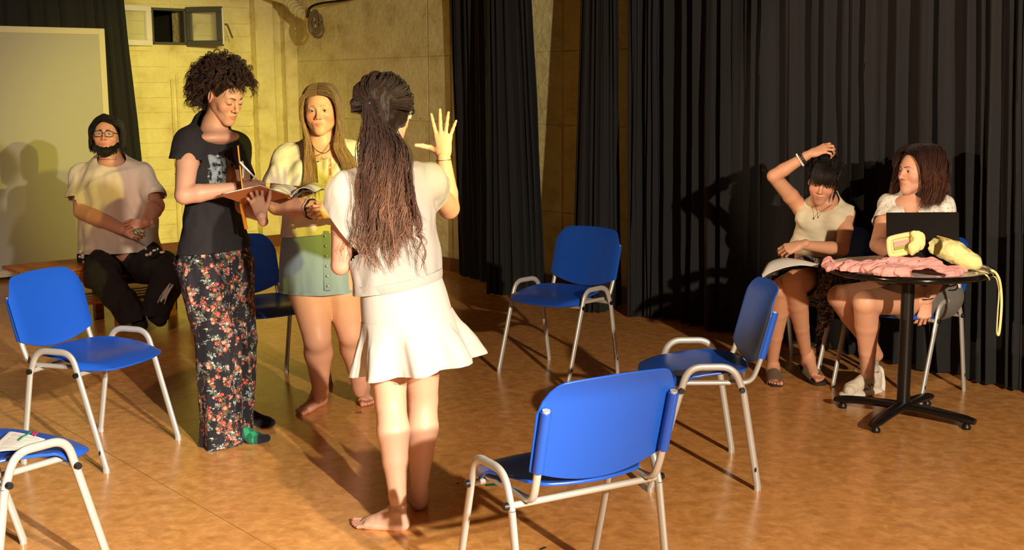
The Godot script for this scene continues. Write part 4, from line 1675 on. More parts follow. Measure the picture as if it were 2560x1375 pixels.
func hair_in_white(t: Node3D, at: Vector3, hc: Vector3, hb: Basis) -> void:
	var rng := RandomNumberGenerator.new()
	rng.seed = 31
	var dark := lin("231713")
	var mid := lin("553a30")
	var tip := lin("a98067")
	# cap of combed-back hair
	var f := Field.new(Vector3(-0.12, -0.13, -0.16), Vector3(0.12, 0.15, 0.11), 0.005)
	f.blob(Vector3(0, 0.030, -0.018), Vector3(0.088, 0.100, 0.110), 0.0)
	f.blob(Vector3(0, 0.065, -0.055), Vector3(0.070, 0.060, 0.070), 0.03)
	f.cone(Vector3(0, -0.02, -0.085), Vector3(0, -0.10, -0.075), 0.055, 0.05, 0.03)
	f.blob(Vector3(0, -0.04, 0.10), Vector3(0.085, 0.11, 0.085), 0.02, Basis.IDENTITY, true)
	f.blob(Vector3(-0.085, -0.02, 0.02), Vector3(0.02, 0.045, 0.035), 0.01, Basis.IDENTITY, true)
	f.folds(0.006, Vector3(40, 14, 14), 3)
	var g := Geo.new()
	f.mesh(g, [], dark, null, Transform3D(hb, hc))
	# combed strands towards the tie
	var tie := hc + hb * Vector3(0.018, 0.035, -0.128)
	for k in 190:
		var a := rng.randf_range(-1.7, 1.7)
		var e := rng.randf_range(-0.55, 1.5)
		var p0 := hc + hb * (Vector3(sin(a) * cos(e) * 0.092, 0.030 + sin(e) * 0.104, cos(a) * cos(e) * 0.10 - 0.015))
		var p1 := hc + hb * (Vector3(sin(a * 1.05) * cos(e * 0.75) * 0.095, 0.030 + sin(e * 0.75) * 0.100, -0.075 - 0.03 * rng.randf()))
		if (hb.inverse() * (p0 - hc)).z > (0.06 if e > 0.3 else -0.01):
			continue
		clump(g, [p0, p0.lerp(p1, 0.5) + (p0.lerp(p1, 0.5) - hc).normalized() * 0.016, p1, tie], 6, 0.010, 0.006, 0.0017, 0.003, 0.8, rng, dark, dark.lerp(mid, rng.randf() * 0.5), 4)
	# the long loose waves: clumps of fine hair
	for k in 74:
		var u := rng.randf_range(-1.0, 1.0)
		var p0: Vector3
		if k % 2 == 0:
			p0 = tie + hb * Vector3(rng.randf_range(-0.02, 0.02), rng.randf_range(-0.02, 0.02), rng.randf_range(-0.012, 0.01))
		else:
			p0 = hc + hb * Vector3(u * 0.082, rng.randf_range(-0.03, 0.03), -0.085 + 0.05 * absf(u))
		var spread := u * (0.55 + 0.45 * rng.randf())
		var back := 4.215 - 0.035 * rng.randf() + 0.05 * absf(spread)
		var length := lerpf(40.0, 190.0, pow(rng.randf(), 1.6)) * (1.0 - 0.2 * absf(u))
		var ctrl := [p0, px_point(958 + spread * 60, 360, back + 0.02), px_point(962 + spread * 70, 440, back), px_point(966 + spread * 76, 500, back + 0.005)]
		ctrl.append(px_point(972 + spread * 80 + rng.randf_range(-12, 12), 500 + length * 0.5, back + 0.01))
		ctrl.append(px_point(977 + spread * 84 + rng.randf_range(-24, 24), 500 + length, back + 0.02))
		var c0 := dark.lerp(mid, rng.randf() * 0.7)
		clump(g, ctrl, 13, 0.012, 0.008, 0.0012, rng.randf_range(0.004, 0.010), rng.randf_range(2.0, 4.0), rng, c0, mid.lerp(tip, 0.3 + 0.7 * rng.randf()), 6)
	for k in 30:
		var u := rng.randf_range(-1.0, 1.0)
		var l := rng.randf_range(60, 180)
		clump(g, [px_point(965 + u * 70, 400 + rng.randf() * 80, 4.20), px_point(968 + u * 86, 515 + l * 0.4, 4.205), px_point(972 + u * 94 + rng.randf_range(-14, 14), 515 + l * 0.75, 4.215), px_point(976 + u * 97 + rng.randf_range(-22, 22), 515 + l, 4.23)], 5, 0.006, 0.004, 0.0010, rng.randf_range(0.004, 0.011), rng.randf_range(1.5, 3.0), rng, mid, tip, 7)
	put("hair", g, mats.hair, t, at)
	g = Geo.new()
	g.ball(tie, Vector3(0.022, 0.016, 0.012), hb, 12)
	put("hair_tie", g, mats.black_plastic, t, at)


# photo position at a depth, for laying locks of hair between measured places
func px_point(px: float, py: float, d: float) -> Vector3:
	var x := (px - 1280.0) / 3048.344
	var y := (687.5 - py) / 3048.344
	var w := Vector3(x, y * 0.988409 - 0.151817, -(0.988409 + y * 0.151817))
	return Vector3(0, 1.6008, 0) + w * (d / -w.z)


func floral(bg: Color, seed_: int, reds: bool) -> ImageTexture:
	var n := 1024
	var im := Image.create(n, n, false, Image.FORMAT_RGBA8)
	im.fill(bg)
	var rng := RandomNumberGenerator.new()
	rng.seed = seed_
	var red := [Color("b8453f"), Color("d9695a"), Color("8e2f33"), Color("e79a86"), Color("c2403c")]
	var blue := [Color("6f8790"), Color("8aa3a6"), Color("50656f"), Color("a9bcb9")]
	var olive := [Color("5c5a36"), Color("7a7448"), Color("454a30")]
	var cream := [Color("ece3cf"), Color("d9c9ad")]
	for k in 230:
		var c := Vector2(rng.randf(), rng.randf()) * n
		var kind := rng.randf()
		# twigs
		for q in 5:
			var a := rng.randf() * TAU
			var len_ := rng.randf_range(15, 55)
			var bend_ := rng.randf_range(-0.03, 0.03)
			var p := c
			var col: Color = olive[rng.randi() % 3]
			for s in int(len_):
				p += Vector2(cos(a), sin(a))
				a += bend_
				dab(im, p, 1.6, 1.6, 0.0, col)
				if s % 9 == 4:
					dab(im, p + Vector2(cos(a + 1.3), sin(a + 1.3)) * 5.0, 5.0, 2.2, a + 0.8, col)
		if kind < (0.5 if reds else 0.25):
			for q in rng.randi_range(2, 5):
				var fc := c + Vector2(rng.randf_range(-34, 34), rng.randf_range(-34, 34))
				var r := rng.randf_range(7, 15)
				var turn := rng.randf() * TAU
				var col: Color = red[rng.randi() % 5]
				for p in 5:
					var a := turn + p * TAU / 5.0
					dab(im, fc + Vector2(cos(a), sin(a)) * r * 0.75, r * 0.68, r * 0.52, a, col.darkened(rng.randf() * 0.25))
				dab(im, fc, r * 0.32, r * 0.32, 0, Color("e8c98f"))
		elif kind < 0.78:
			for q in rng.randi_range(7, 14):
				var fc := c + Vector2(rng.randf_range(-40, 40), rng.randf_range(-26, 26))
				var a := rng.randf() * TAU
				dab(im, fc, rng.randf_range(7, 12), rng.randf_range(3.5, 6), a, blue[rng.randi() % 4])
				dab(im, fc + Vector2(3, 2), 3.0, 1.2, a, blue[2])
		elif kind < 0.93:
			dab(im, c, 12, 8, rng.randf() * TAU, cream[0])
			dab(im, c + Vector2(2, 1), 5, 4, 0, cream[1].darkened(0.2))
		else:
			dab(im, c, 17, 4.5, rng.randf() * TAU, cream[1])
			dab(im, c + Vector2(9, -5), 6, 4, 0.6, cream[0])
	return ImageTexture.create_from_image(im)


func dab(im: Image, c: Vector2, rx: float, ry: float, a: float, col: Color) -> void:
	var n := im.get_width()
	var m := int(maxf(rx, ry)) + 1
	var ca := cos(a)
	var sa := sin(a)
	for y in range(-m, m + 1):
		for x in range(-m, m + 1):
			var u := (x * ca + y * sa) / rx
			var w := (-x * sa + y * ca) / ry
			if u * u + w * w <= 1.0:
				im.set_pixel(posmod(int(c.x) + x, n), posmod(int(c.y) + y, n), col)


func patterned(tex: Texture2D, scale: float, rough := 0.85) -> StandardMaterial3D:
	var m := cloth(Color.WHITE, rough, 0.2)
	m.albedo_texture = tex
	m.uv1_scale = Vector3(scale, scale, scale)
	m.uv1_triplanar_sharpness = 12.0
	m.rim = 0.04
	return m


func person_in_black() -> void:
	var skin := lin("cf9e81")
	var at: Vector3 = Vector3(-1.32, 0, -5.486)
	var t := thing("person", "curly haired person in black tee and floral trousers writing in a notebook", "person", at)
	var fwd := Vector3(0.74, 0, 0.67).normalized()
	var j := {"hip": Vector3(-1.328, 0.8445, -5.42), "waist": Vector3(-1.33, 1.043, -5.42), "ribs": Vector3(-1.334, 1.239, -5.42), "shl": Vector3(-1.246, 1.346, -5.53), "shr": Vector3(-1.403, 1.37, -5.34), "neck": Vector3(-1.319, 1.454, -5.42), "fwd": fwd, "r": [0.135, 0.112, 0.128, 0.052]}
	var el_r: Vector3 = Vector3(-1.399, 1.155, -5.2)
	var wr_r: Vector3 = Vector3(-1.185, 1.182, -5.24)
	var el_l: Vector3 = Vector3(-1.179, 1.094, -5.36)
	var wr_l: Vector3 = Vector3(-1.044, 1.078, -5.07)
	var hip_r: Vector3 = Vector3(-1.377, 0.8264, -5.36)
	var hip_l: Vector3 = Vector3(-1.268, 0.8082, -5.48)
	var kn_r: Vector3 = Vector3(-1.32, 0.4907, -5.36)
	var kn_l: Vector3 = Vector3(-1.279, 0.4613, -5.5)
	var an_r: Vector3 = Vector3(-1.323, 0.0528, -5.37)
	var an_l: Vector3 = Vector3(-1.302, 0.0638, -5.58)
	var f := field([j.shl, j.shr, el_r, wr_r, wr_l, an_r, an_l, Vector3(-1.254, 1.538, -5.38)], 0.15, 0.009)
	trunk(f, j, -0.024)
	arm(f, j.shr, el_r, wr_r, 0.045)
	arm(f, j.shl, el_l, wr_l, 0.045)
	leg(f, hip_r, kn_r, an_r, 0.062, fwd)
	leg(f, hip_l, kn_l, an_l, 0.062, fwd)
	f.cone(j.neck + Vector3(0, -0.06, 0), Vector3(-1.274, 1.534, -5.39), 0.052, 0.045, 0.04)
	f.blob(j.neck + fwd * 0.05 + Vector3(0, -0.06, 0), Vector3(0.10, 0.03, 0.055), 0.03, looking(fwd))
	var g := Geo.new()
	f.mesh(g, [], skin)
	var hc: Vector3 = Vector3(-1.252, 1.573, -5.38)
	var hb := looking(Vector3(0.76, -0.40, 0.56), Vector3(-0.04, 1, 0))
	head(g, hc, hb, 0.95, 0.0027, {"skin": skin, "wide": 0.93, "jaw": 0.92, "lids": 0.0, "nose": 1.15, "ruddy": 0.3, "neck": 0.86})
	hand(g, wr_r, Vector3(1.0, 0.10, 0.05), Vector3(-0.12, 0.62, 0.75), true, [[30, 42, 18, 22], [4, 40, 62, 28], [0, 48, 66, 30], [-2, 54, 66, 30], [-4, 58, 62, 30]], 0.96, skin)
	hand(g, wr_l, Vector3(-0.28, 0.80, -0.30), Vector3(0.15, 0.30, 1.0), false, [[42, -4, 14, 6], [14, 16, 30, 16], [3, 18, 30, 16], [-9, 20, 30, 16], [-22, 22, 30, 16]], 0.86, skin)
	put("body", g, mats.skin, t, at)
	face_lines(t, at, hc, hb, 0.95, lin("2a1a12"))
	# tee
	f = field([j.hip, j.shl, j.shr, (j.shr as Vector3).lerp(el_r, 0.5), (j.shl as Vector3).lerp(el_l, 0.6), j.neck], 0.17, 0.0085)
	trunk(f, j, 0.010)
	f.cone(Vector3(-1.331, 0.8626, -5.42), Vector3(-1.33, 1.007, -5.42), 0.182, 0.142, 0.04, fwd, 1.3)
	var se: Vector3 = Vector3(-1.417, 1.291, -5.3)
	f.cone(j.shr, se, 0.062, 0.064, 0.04)
	var le := (j.shl as Vector3).lerp(el_l, 0.58)
	f.cone(j.shl, le, 0.060, 0.066, 0.04)
	f.folds(0.012, Vector3(8, 4.5, 8), 15)
	g = Geo.new()
	f.mesh(g, [[Vector3(-1.329, 0.8916, -5.42), Vector3(0.07, -1, 0).normalized()], [Vector3(-1.42, 1.303, -5.3), Vector3(-0.05, -1, 0.06).normalized(), 0.088], [(j.shl as Vector3).lerp(el_l, 0.52), (el_l - j.shl as Vector3).normalized(), 0.11], [Vector3(-1.305, 1.469, -5.39), 0.076, Vector3(-1.268, 1.425, -5.33), 0.058]])
	var tee := put("tee_shirt", g, mats.black_cloth, t, at)
	g.moved(at)
	var right := Vector3(0.67, 0, -0.74).normalized()
	var chest: Vector3 = Vector3(-1.231, 1.234, -5.31)
	var mo := motif(g, chest, right, Vector3.UP, 0.145, 0.185)
	put("chest_print", mo, shirt_print(), tee, at)
	# trousers
	f = field([hip_r, hip_l, an_r, an_l], 0.2, 0.010)
	f.cone(Vector3(-1.324, 0.9259, -5.42), Vector3(-1.329, 0.7719, -5.42), 0.128, 0.152, 0.03, fwd, 1.3)
	f.chain([hip_r, kn_r, Vector3(-1.321, 0.2117, -5.37), Vector3(-1.329, -0.0092, -5.37)], [0.108, 0.092, 0.088, 0.096], 0.03)
	f.chain([hip_l, kn_l, Vector3(-1.286, 0.1698, -5.53), Vector3(-1.3, 0.0113, -5.58)], [0.105, 0.090, 0.080, 0.082], 0.03)
	f.folds(0.026, Vector3(11, 2.0, 11), 25)
	g = Geo.new()
	f.mesh(g, [[Vector3(-1.334, 0.0021, -5.37), Vector3(0.1, -1, 0.0).normalized(), 0.16], [Vector3(-1.299, 0.0288, -5.58), Vector3(0, -1, 0), 0.13], [Vector3(-1.323, 0.9493, -5.42), Vector3(0, 1, 0)]])
	put("trousers", g, patterned(floral(Color("15131c"), 5, true), 2.0), t, at)
	# socks
	sock(t, at, Vector3(-1.315, 0, -5.415), Vector3(0.985, 0, 0.08), true, true)
	sock(t, at, Vector3(-1.337, 0, -5.711), Vector3(0.97, 0, 0.15), false, false)
	curly_hair(t, at, hc, hb)


func sock(t: Node3D, at: Vector3, heel: Vector3, dir: Vector3, right: bool, checked: bool) -> void:
	var b := looking(dir)
	var s := 1.0 if right else -1.0
	var f := Field.new(Vector3(-0.06, -0.01, -0.06), Vector3(0.06, 0.16, 0.25), 0.0026 if checked else 0.005)
	f.blob(Vector3(0, 0.034, 0.0), Vector3(0.034, 0.036, 0.038), 0.0)
	f.cone(Vector3(0, 0.15, 0.008), Vector3(0, 0.05, 0.018), 0.040, 0.038, 0.03)
	f.cone(Vector3(0, 0.062, 0.035), Vector3(0.008 * s, 0.028, 0.135), 0.037, 0.025, 0.03, Vector3.RIGHT, 0.9)
	f.cone(Vector3(-0.02 * s, 0.021, 0.12), Vector3(0.018 * s, 0.022, 0.13), 0.021, 0.023, 0.02)
	f.cone(Vector3(-0.02 * s, 0.020, 0.16), Vector3(0.012 * s, 0.020, 0.185), 0.018, 0.019, 0.03)
	var shade := func(p: Vector3, _n: Vector3) -> Color:
		if not checked or p.z > 0.155 or p.z < -0.02:
			return lin("141316")
		var u := int(floor((p.x + p.z) / 0.034)) + int(floor((p.x - p.z) / 0.034))
		return lin("1d8a5c") if u % 2 == 0 else lin("0f5a40")
	var g := Geo.new()
	f.mesh(g, [], Color.WHITE, shade, Transform3D(b, heel))
	var o := put("sock", g, mats.thread_cloth, t, at)
	if checked:
		o.set_meta("label", "green checked sock with a black toe")


func shirt_print() -> StandardMaterial3D:
	# pale grey worn print: a mottled animal silhouette, cut out by its alpha
	var n := 256
	var im := Image.create(n, n, false, Image.FORMAT_RGBA8)
	im.fill(Color(0.4, 0.45, 0.48, 0.0))
	var no := FastNoiseLite.new()
	no.seed = 9
	no.frequency = 0.018
	no.fractal_octaves = 4
	for y in n:
		for x in n:
			var u := x / 255.0
			var v := y / 255.0
			var q := Vector2((u - 0.5) / 0.46, (v - 0.53) / 0.47)
			var inside := q.length() + 0.12 * no.get_noise_2d(x * 2.0, y * 2.0) < 1.0
			# two ear-like points at the top left and a notch
			inside = inside or (u > 0.12 and u < 0.42 and v > 0.02 + 0.25 * absf(u - 0.2) and v < 0.3)
			var m := no.get_noise_2d(x, y * 1.2)
			if inside and m > -0.22:
				var c := Color("5d666c").lerp(Color("8d979b"), clampf(0.5 + m * 1.6, 0.0, 1.0))
				im.set_pixel(x, y, c)
	var mat := cloth(Color.WHITE, 0.9, 0.2)
	mat.uv1_triplanar = false
	mat.heightmap_enabled = false
	mat.uv1_scale = Vector3.ONE
	mat.albedo_texture = ImageTexture.create_from_image(im)
	mat.transparency = BaseMaterial3D.TRANSPARENCY_ALPHA_SCISSOR
	mat.alpha_scissor_threshold = 0.5
	return mat


# brows and lowered lids of a face that looks down
func face_lines(t: Node3D, at: Vector3, hc: Vector3, hb: Basis, sc: float, brow: Color) -> void:
	for s in [-1.0, 1.0]:
		var g := Geo.new()
		var path := PackedVector3Array()
		var rad := []
		for k in 9:
			var q := k / 8.0
			path.append(hc + hb * (Vector3((0.012 + 0.026 * q) * s, 0.0190 + 0.005 * sin(q * 2.4) + 0.001 * q, 0.0925 - 0.013 * q * q - 0.001 * q) * sc))
			rad.append(0.0026 * (1.0 - 0.7 * q * q) * sc)
		g.tube(path, rad, 6, Vector2.ONE, hb.z)
		g.c.fill(brow)
		put("eyebrow", g, mats.skin, t, at)
		g = Geo.new()
		path = PackedVector3Array()
		for k in 9:
			var q := k / 8.0
			path.append(hc + hb * (Vector3((0.019 + 0.0245 * q) * s, -0.0055 - 0.0028 * sin(q * PI), 0.0822 + 0.0042 * sin(q * PI) - 0.003 * q) * sc))
		g.tube(path, 0.0015 * sc, 5)
		g.c.fill(lin("2a1710"))
		put("eyelashes", g, mats.skin, t, at)


func curly_hair(t: Node3D, at: Vector3, hc: Vector3, hb: Basis) -> void:
	var rng := RandomNumberGenerator.new()
	rng.seed = 77
	var dark := lin("241610")
	var brown := lin("543527")
	var f := Field.new(Vector3(-0.12, -0.12, -0.14), Vector3(0.12, 0.15, 0.12), 0.0055)
	f.blob(Vector3(0, 0.042, -0.022), Vector3(0.088, 0.088, 0.104), 0.0)
	f.cone(Vector3(0, -0.01, -0.08), Vector3(0, -0.075, -0.072), 0.05, 0.04, 0.03)
	f.blob(Vector3(0, -0.035, 0.10), Vector3(0.09, 0.112, 0.10), 0.02, Basis.IDENTITY, true)
	for s in [-1.0, 1.0]:
		f.blob(Vector3(0.08 * s, -0.01, -0.005), Vector3(0.03, 0.045, 0.03), 0.015, Basis.IDENTITY, true)
	var g := Geo.new()
	f.mesh(g, [], dark, null, Transform3D(hb, hc))
	for k in 900:
		var th := rng.randf() * TAU
		var e := asin(rng.randf_range(-0.85, 1.0))
		var d := Vector3(cos(th) * cos(e), sin(e), sin(th) * cos(e))
		# keep the face and the ears free
		if d.z > 0.25 and d.y < 0.42:
			continue
		if absf(d.x) > 0.6 and d.y < 0.10 and d.z > -0.12:
			continue
		if d.y < -0.3 and d.z > -0.28:
			continue
		var p0 := Vector3(0, 0.040, -0.020) + d * Vector3(0.084, 0.086, 0.100)
		var out := d
		var l := rng.randf_range(0.028, 0.062)
		var side := d.cross(Vector3.UP).normalized()
		var droop := Vector3(0, -1, 0) * rng.randf_range(0.2, 0.9) + side * rng.randf_range(-0.6, 0.6)
		if d.z > 0.2:
			droop += Vector3(0, -0.45, 0.3)
			l *= 1.0
		if d.y < -0.2:
			p0 += Vector3(0, -0.01, -0.012)
		var p1 := p0 + out * l * 0.55
		var p2 := p1 + (out * 0.55 + droop * 0.6).normalized() * l * 0.6
		var p3 := p2 + (out * 0.1 + droop).normalized() * l * 0.7
		clump(g, [hc + hb * p0, hc + hb * p1, hc + hb * p2, hc + hb * p3], 4, 0.003, 0.0045, 0.0012, rng.randf_range(0.007, 0.012), rng.randf_range(1.3, 2.4), rng, dark, dark.lerp(brown, rng.randf()), 6)
	put("hair", g, mats.hair, t, at)


func blonde_woman() -> void:
	var skin := lin("dfa98a")
	var at: Vector3 = Vector3(-0.914, 0, -6.133)
	var t := thing("person", "blonde woman in cream print tee and denim skirt facing the camera, barefoot", "person", at)
	var fwd := Vector3(0.10, 0, 1).normalized()
	var j := {"hip": Vector3(-0.9476, 0.7901, -5.93), "waist": Vector3(-0.9353, 1.007, -5.93), "ribs": Vector3(-0.9245, 1.173, -5.93), "shl": Vector3(-0.7858, 1.273, -5.96), "shr": Vector3(-1.077, 1.267, -5.92), "neck": Vector3(-0.9152, 1.34, -5.94), "fwd": fwd, "r": [0.165, 0.145, 0.150, 0.058], "bust": 1.15}
	var el_r: Vector3 = Vector3(-1.116, 1.056, -5.8)
	var wr_r: Vector3 = Vector3(-0.8161, 1.037, -5.62)
	var el_l: Vector3 = Vector3(-0.6964, 1.065, -5.82)
	var wr_l: Vector3 = Vector3(-0.791, 1.039, -5.6)
	var hip_r: Vector3 = Vector3(-1.01, 0.7522, -5.92)
	var hip_l: Vector3 = Vector3(-0.8697, 0.7485, -5.94)
	var kn_r: Vector3 = Vector3(-0.9581, 0.3921, -5.87)
	var kn_l: Vector3 = Vector3(-0.8026, 0.399, -5.96)
	var an_r: Vector3 = Vector3(-0.9633, 0.1038, -5.95)
	var an_l: Vector3 = Vector3(-0.7785, 0.1, -6.06)
	var f := field([j.shl, j.shr, el_r, el_l, wr_r, an_r, an_l, Vector3(-0.9173, 1.414, -5.93)], 0.17, 0.009)
	trunk(f, j, -0.012)
	arm(f, j.shr, el_r, wr_r, 0.058)
	arm(f, j.shl, el_l, wr_l, 0.058)
	leg(f, hip_r, kn_r, an_r, 0.102, fwd)
	leg(f, hip_l, kn_l, an_l, 0.102, fwd)
	f.blob(kn_r + fwd * 0.028, Vector3(0.05, 0.058, 0.045), 0.03)
	f.blob(kn_l + fwd * 0.028, Vector3(0.05, 0.058, 0.045), 0.03)
	f.cone(an_r, an_r + Vector3(0, -0.03, 0), 0.036, 0.030, 0.02)
	f.cone(an_l, an_l + Vector3(0, -0.03, 0), 0.036, 0.030, 0.02)
	f.cone(j.neck + Vector3(0, -0.05, 0), Vector3(-0.9135, 1.424, -5.92), 0.064, 0.056, 0.04)
	f.blob(j.neck + fwd * 0.045 + Vector3(0, -0.055, 0), Vector3(0.11, 0.04, 0.06), 0.03, looking(fwd))
	var g := Geo.new()
	f.mesh(g, [], skin)
	var hc: Vector3 = Vector3(-0.9102, 1.499, -5.9)
	var hb := looking(Vector3(-0.02, -0.02, 1.0), Vector3(-0.03, 1, 0))
	head(g, hc, hb, 0.97, 0.0026, {"skin": skin, "wide": 1.03, "jaw": 1.12, "ruddy": 0.95, "smile": 0.25, "open": 0.5, "neck": 1.0, "nose": 1.0, "lids": 1.05})
	hand(g, wr_r, Vector3(0.95, 0.05, 0.25), Vector3(0.1, -0.5, 0.85), true, [[40, 30, 15, 10], [4, 30, 35, 20], [0, 35, 40, 20], [-3, 40, 40, 20], [-6, 42, 40, 20]], 0.95, skin, 0.004)
	hand(g, wr_l, Vector3(-0.9, 0.1, 0.35), Vector3(0.1, 0.4, 0.9), false, [[40, 30, 15, 10], [4, 30, 35, 20], [0, 35, 40, 20], [-3, 40, 40, 20], [-6, 42, 40, 20]], 0.95, skin, 0.004)
	foot(g, Vector3(-0.9796, 0, -6.062), Vector3(-0.42, 0, 0.9), true, 0.98, skin)
	foot(g, Vector3(-0.7921, 0, -6.237), Vector3(0.25, 0, 0.95), false, 0.98, skin)
	put("body", g, mats.skin, t, at)
	eyes(t, hc, hb, 0.97, at, lin("4a3526"), Vector2(0.12, 0.0), lin("b08a60"), 0.002, 0.8)
	# tee
	f = field([j.hip, j.shl, j.shr, (j.shr as Vector3).lerp(el_r, 0.6), (j.shl as Vector3).lerp(el_l, 0.6), j.neck], 0.2, 0.0085)
	trunk(f, j, 0.010)
	f.cone(Vector3(-0.9452, 0.8692, -5.93), Vector3(-0.9353, 1.007, -5.93), 0.185, 0.172, 0.04, fwd, 1.3)
	f.cone(j.shr, (j.shr as Vector3).lerp(el_r, 0.58) + Vector3(-0.01, 0, 0), 0.070, 0.083, 0.04)
	f.cone(j.shl, (j.shl as Vector3).lerp(el_l, 0.58), 0.070, 0.083, 0.04)
	f.folds(0.014, Vector3(8, 4.0, 8), 35)
	g = Geo.new()
	f.mesh(g, [[Vector3(-0.948, 0.9086, -5.93), Vector3(0.10, -1, 0).normalized()], [(j.shr as Vector3).lerp(el_r, 0.56), Vector3(-0.12, -1, 0.1).normalized(), 0.13], [(j.shl as Vector3).lerp(el_l, 0.56), Vector3(0.2, -1, 0.1).normalized(), 0.13], [Vector3(-0.9025, 1.355, -5.86), 0.095]])
	var tee := put("tee_shirt", g, mats.cream_cloth, t, at)
	g.moved(at)
	put("chest_print", motif(g, Vector3(-0.8339, 1.195, -5.75), Vector3(1, 0, 0), Vector3.UP, 0.21, 0.19), tee_print(), tee, at)
	# denim skirt with a button placket
	g = Geo.new()
	var rings := [[Vector3(-0.9432, 0.9381, -5.93), 0.160, 0.125, 0.0], [Vector3(-0.9472, 0.8692, -5.93), 0.178, 0.140, 0.0], [Vector3(-0.9527, 0.7505, -5.93), 0.186, 0.148, 0.0], [Vector3(-0.9526, 0.623, -5.93), 0.186, 0.150, 0.0]]
	loft(g, rings, 90, 5, [0.006, 0.012, 0.018, 0.03], 0.4, 7, 1.2, 8)
	var sk := put("skirt", g, mats.denim, t, at)
	g = Geo.new()
	loft(g, [[Vector3(-0.9524, 0.631, -5.93), 0.1885, 0.1525, 0.0], [Vector3(-0.9528, 0.617, -5.93), 0.189, 0.153, 0.0]], 90, 5, [0.03, 0.03], 0.4, 3, 1.2, 8)
	put("hem", g, mats.denim, sk).position = -at
	g = Geo.new()
	var strip := []
	for k in 9:
		var q := k / 8.0
		var c: Vector3 = (Vector3(-0.8923, 0.9277, -5.798)).lerp(Vector3(-0.8837, 0.6444, -5.775), q)
		strip.append(pts([c + Vector3(-0.017, 0, 0.0), c + Vector3(0, 0, 0.001), c + Vector3(0.017, 0, 0.0)]))
	g.slab(strip, 0.004)
	put("button_placket", g, mats.denim, sk, at).position = Vector3.ZERO
	for k in 6:
		g = Geo.new()
		g.lathe([Vector2(0, 0.003), Vector2(0.005, 0.003), Vector2(0.007, 0.0)], (Vector3(-0.8918, 0.9055, -5.79)).lerp(Vector3(-0.8823, 0.6666, -5.77), k / 5.0), Basis(Vector3.RIGHT, PI / 2), 10)
		put("button", g, mats.steel, sk, at).position = Vector3.ZERO
	# necklace with a crescent, hair band on the wrist
	g = Geo.new()
	g.tube(curve([Vector3(-0.9568, 1.351, -5.84), Vector3(-0.9201, 1.316, -5.77), Vector3(-0.8787, 1.302, -5.755), Vector3(-0.8516, 1.325, -5.78), Vector3(-0.8435, 1.363, -5.85)], 6), 0.0020, 5)
	put("necklace_cord", g, mats.black_plastic, t, at)
	g = Geo.new()
	var cres := PackedVector3Array()
	var crad := []
	for k in 15:
		var a := PI * 0.62 + TAU * 0.88 * (k / 14.0) - 0.15
		cres.append(Vector3(-0.8781, 1.287, -5.748) + Vector3(cos(a), sin(a), 0) * 0.014)
		crad.append(0.0008 + 0.0022 * sin(PI * k / 14.0))
	g.tube(cres, crad, 6)
	put("crescent_pendant", g, mats.steel, t, at)
	for q in [[0.60, 0.0042, mats.black_plastic], [0.555, 0.0030, mats.lilac]]:
		g = Geo.new()
		var ring := PackedVector3Array()
		var wc := el_r.lerp(wr_r, q[0])
		var ax := (wr_r - el_r).normalized()
		var s1 := ax.cross(Vector3.UP).normalized()
		var s2 := ax.cross(s1)
		for k in 25:
			var a := TAU * k / 24.0
			ring.append(wc + (s1 * cos(a) + s2 * sin(a)) * 0.046 + ax * 0.003 * sin(a * 6))
		g.tube(ring, q[1], 6, Vector2.ONE, Vector3.UP, false)
		put("wristband", g, q[2], t, at)
	# long straight hair
	var rng := RandomNumberGenerator.new()
	rng.seed = 5
	var root := lin("6e543c")
	var gold := lin("b4905f")
	f = Field.new(Vector3(-0.12, -0.14, -0.14), Vector3(0.12, 0.15, 0.12), 0.0055)
	f.blob(Vector3(0, 0.032, -0.020), Vector3(0.083, 0.095, 0.104), 0.0)
	f.cone(Vector3(0, -0.02, -0.06), Vector3(0, -0.13, -0.06), 0.075, 0.075, 0.03)
	f.blob(Vector3(0, -0.030, 0.098), Vector3(0.080, 0.120, 0.098), 0.012, Basis.IDENTITY, true)
	g = Geo.new()
	f.mesh(g, [], root, null, Transform3D(hb, hc))
	for k in 150:
		var side := -1.0 if k % 2 == 0 else 1.0
		var u := rng.randf()
		var zz := rng.randf_range(-0.09, 0.088)
		var part := hc + hb * Vector3(0.001 * side, 0.126 - 8.0 * pow(maxf(0.0, zz - 0.01), 2.0) - 6.0 * pow(minf(0.0, zz + 0.03), 2.0), zz)
		var temple := hc + hb * Vector3(side * 0.081, 0.055 - 0.03 * u, zz * 0.9 + 0.004)
		var cheek := hc + hb * Vector3(side * (0.083 + 0.004 * u), -0.05, zz * 0.7 - 0.005)
		var ctrl: Array
		if side < 0:
			ctrl = [part, hc + hb * Vector3(side * 0.052, 0.112 - 7.0 * pow(maxf(0.0, zz - 0.01), 2.0), zz * 0.96), temple, cheek, px_point(765 + 22 * u, 375, 5.80), px_point(762 + 34 * u, 440, 5.75), px_point(764 + 34 * u + rng.randf_range(-6, 6), 478 + 26 * rng.randf(), 5.735)]
		else:
			ctrl = [part, hc + hb * Vector3(side * 0.052, 0.112 - 7.0 * pow(maxf(0.0, zz - 0.01), 2.0), zz * 0.96), temple, cheek, px_point(838 + 26 * u, 360, 5.83), px_point(852 + 36 * u, 400, 5.78), px_point(866 + 34 * u + rng.randf_range(-6, 6), 430 + 40 * rng.randf(), 5.76)]
		clump(g, ctrl, 7, 0.006, 0.005, 0.0014, 0.002, 1.5, rng, root.lerp(gold, 0.25 * rng.randf()), gold.lerp(lin("94703f"), rng.randf() * 0.6), 5)
	put("hair", g, mats.hair, t, at)
	g = Geo.new()
	g.lathe([Vector2(0.0, 0.0), Vector2(0.005, -0.004), Vector2(0.007, -0.014), Vector2(0.0, -0.022)], hc + hb * Vector3(0.081, -0.040, -0.004), Basis.IDENTITY, 8)
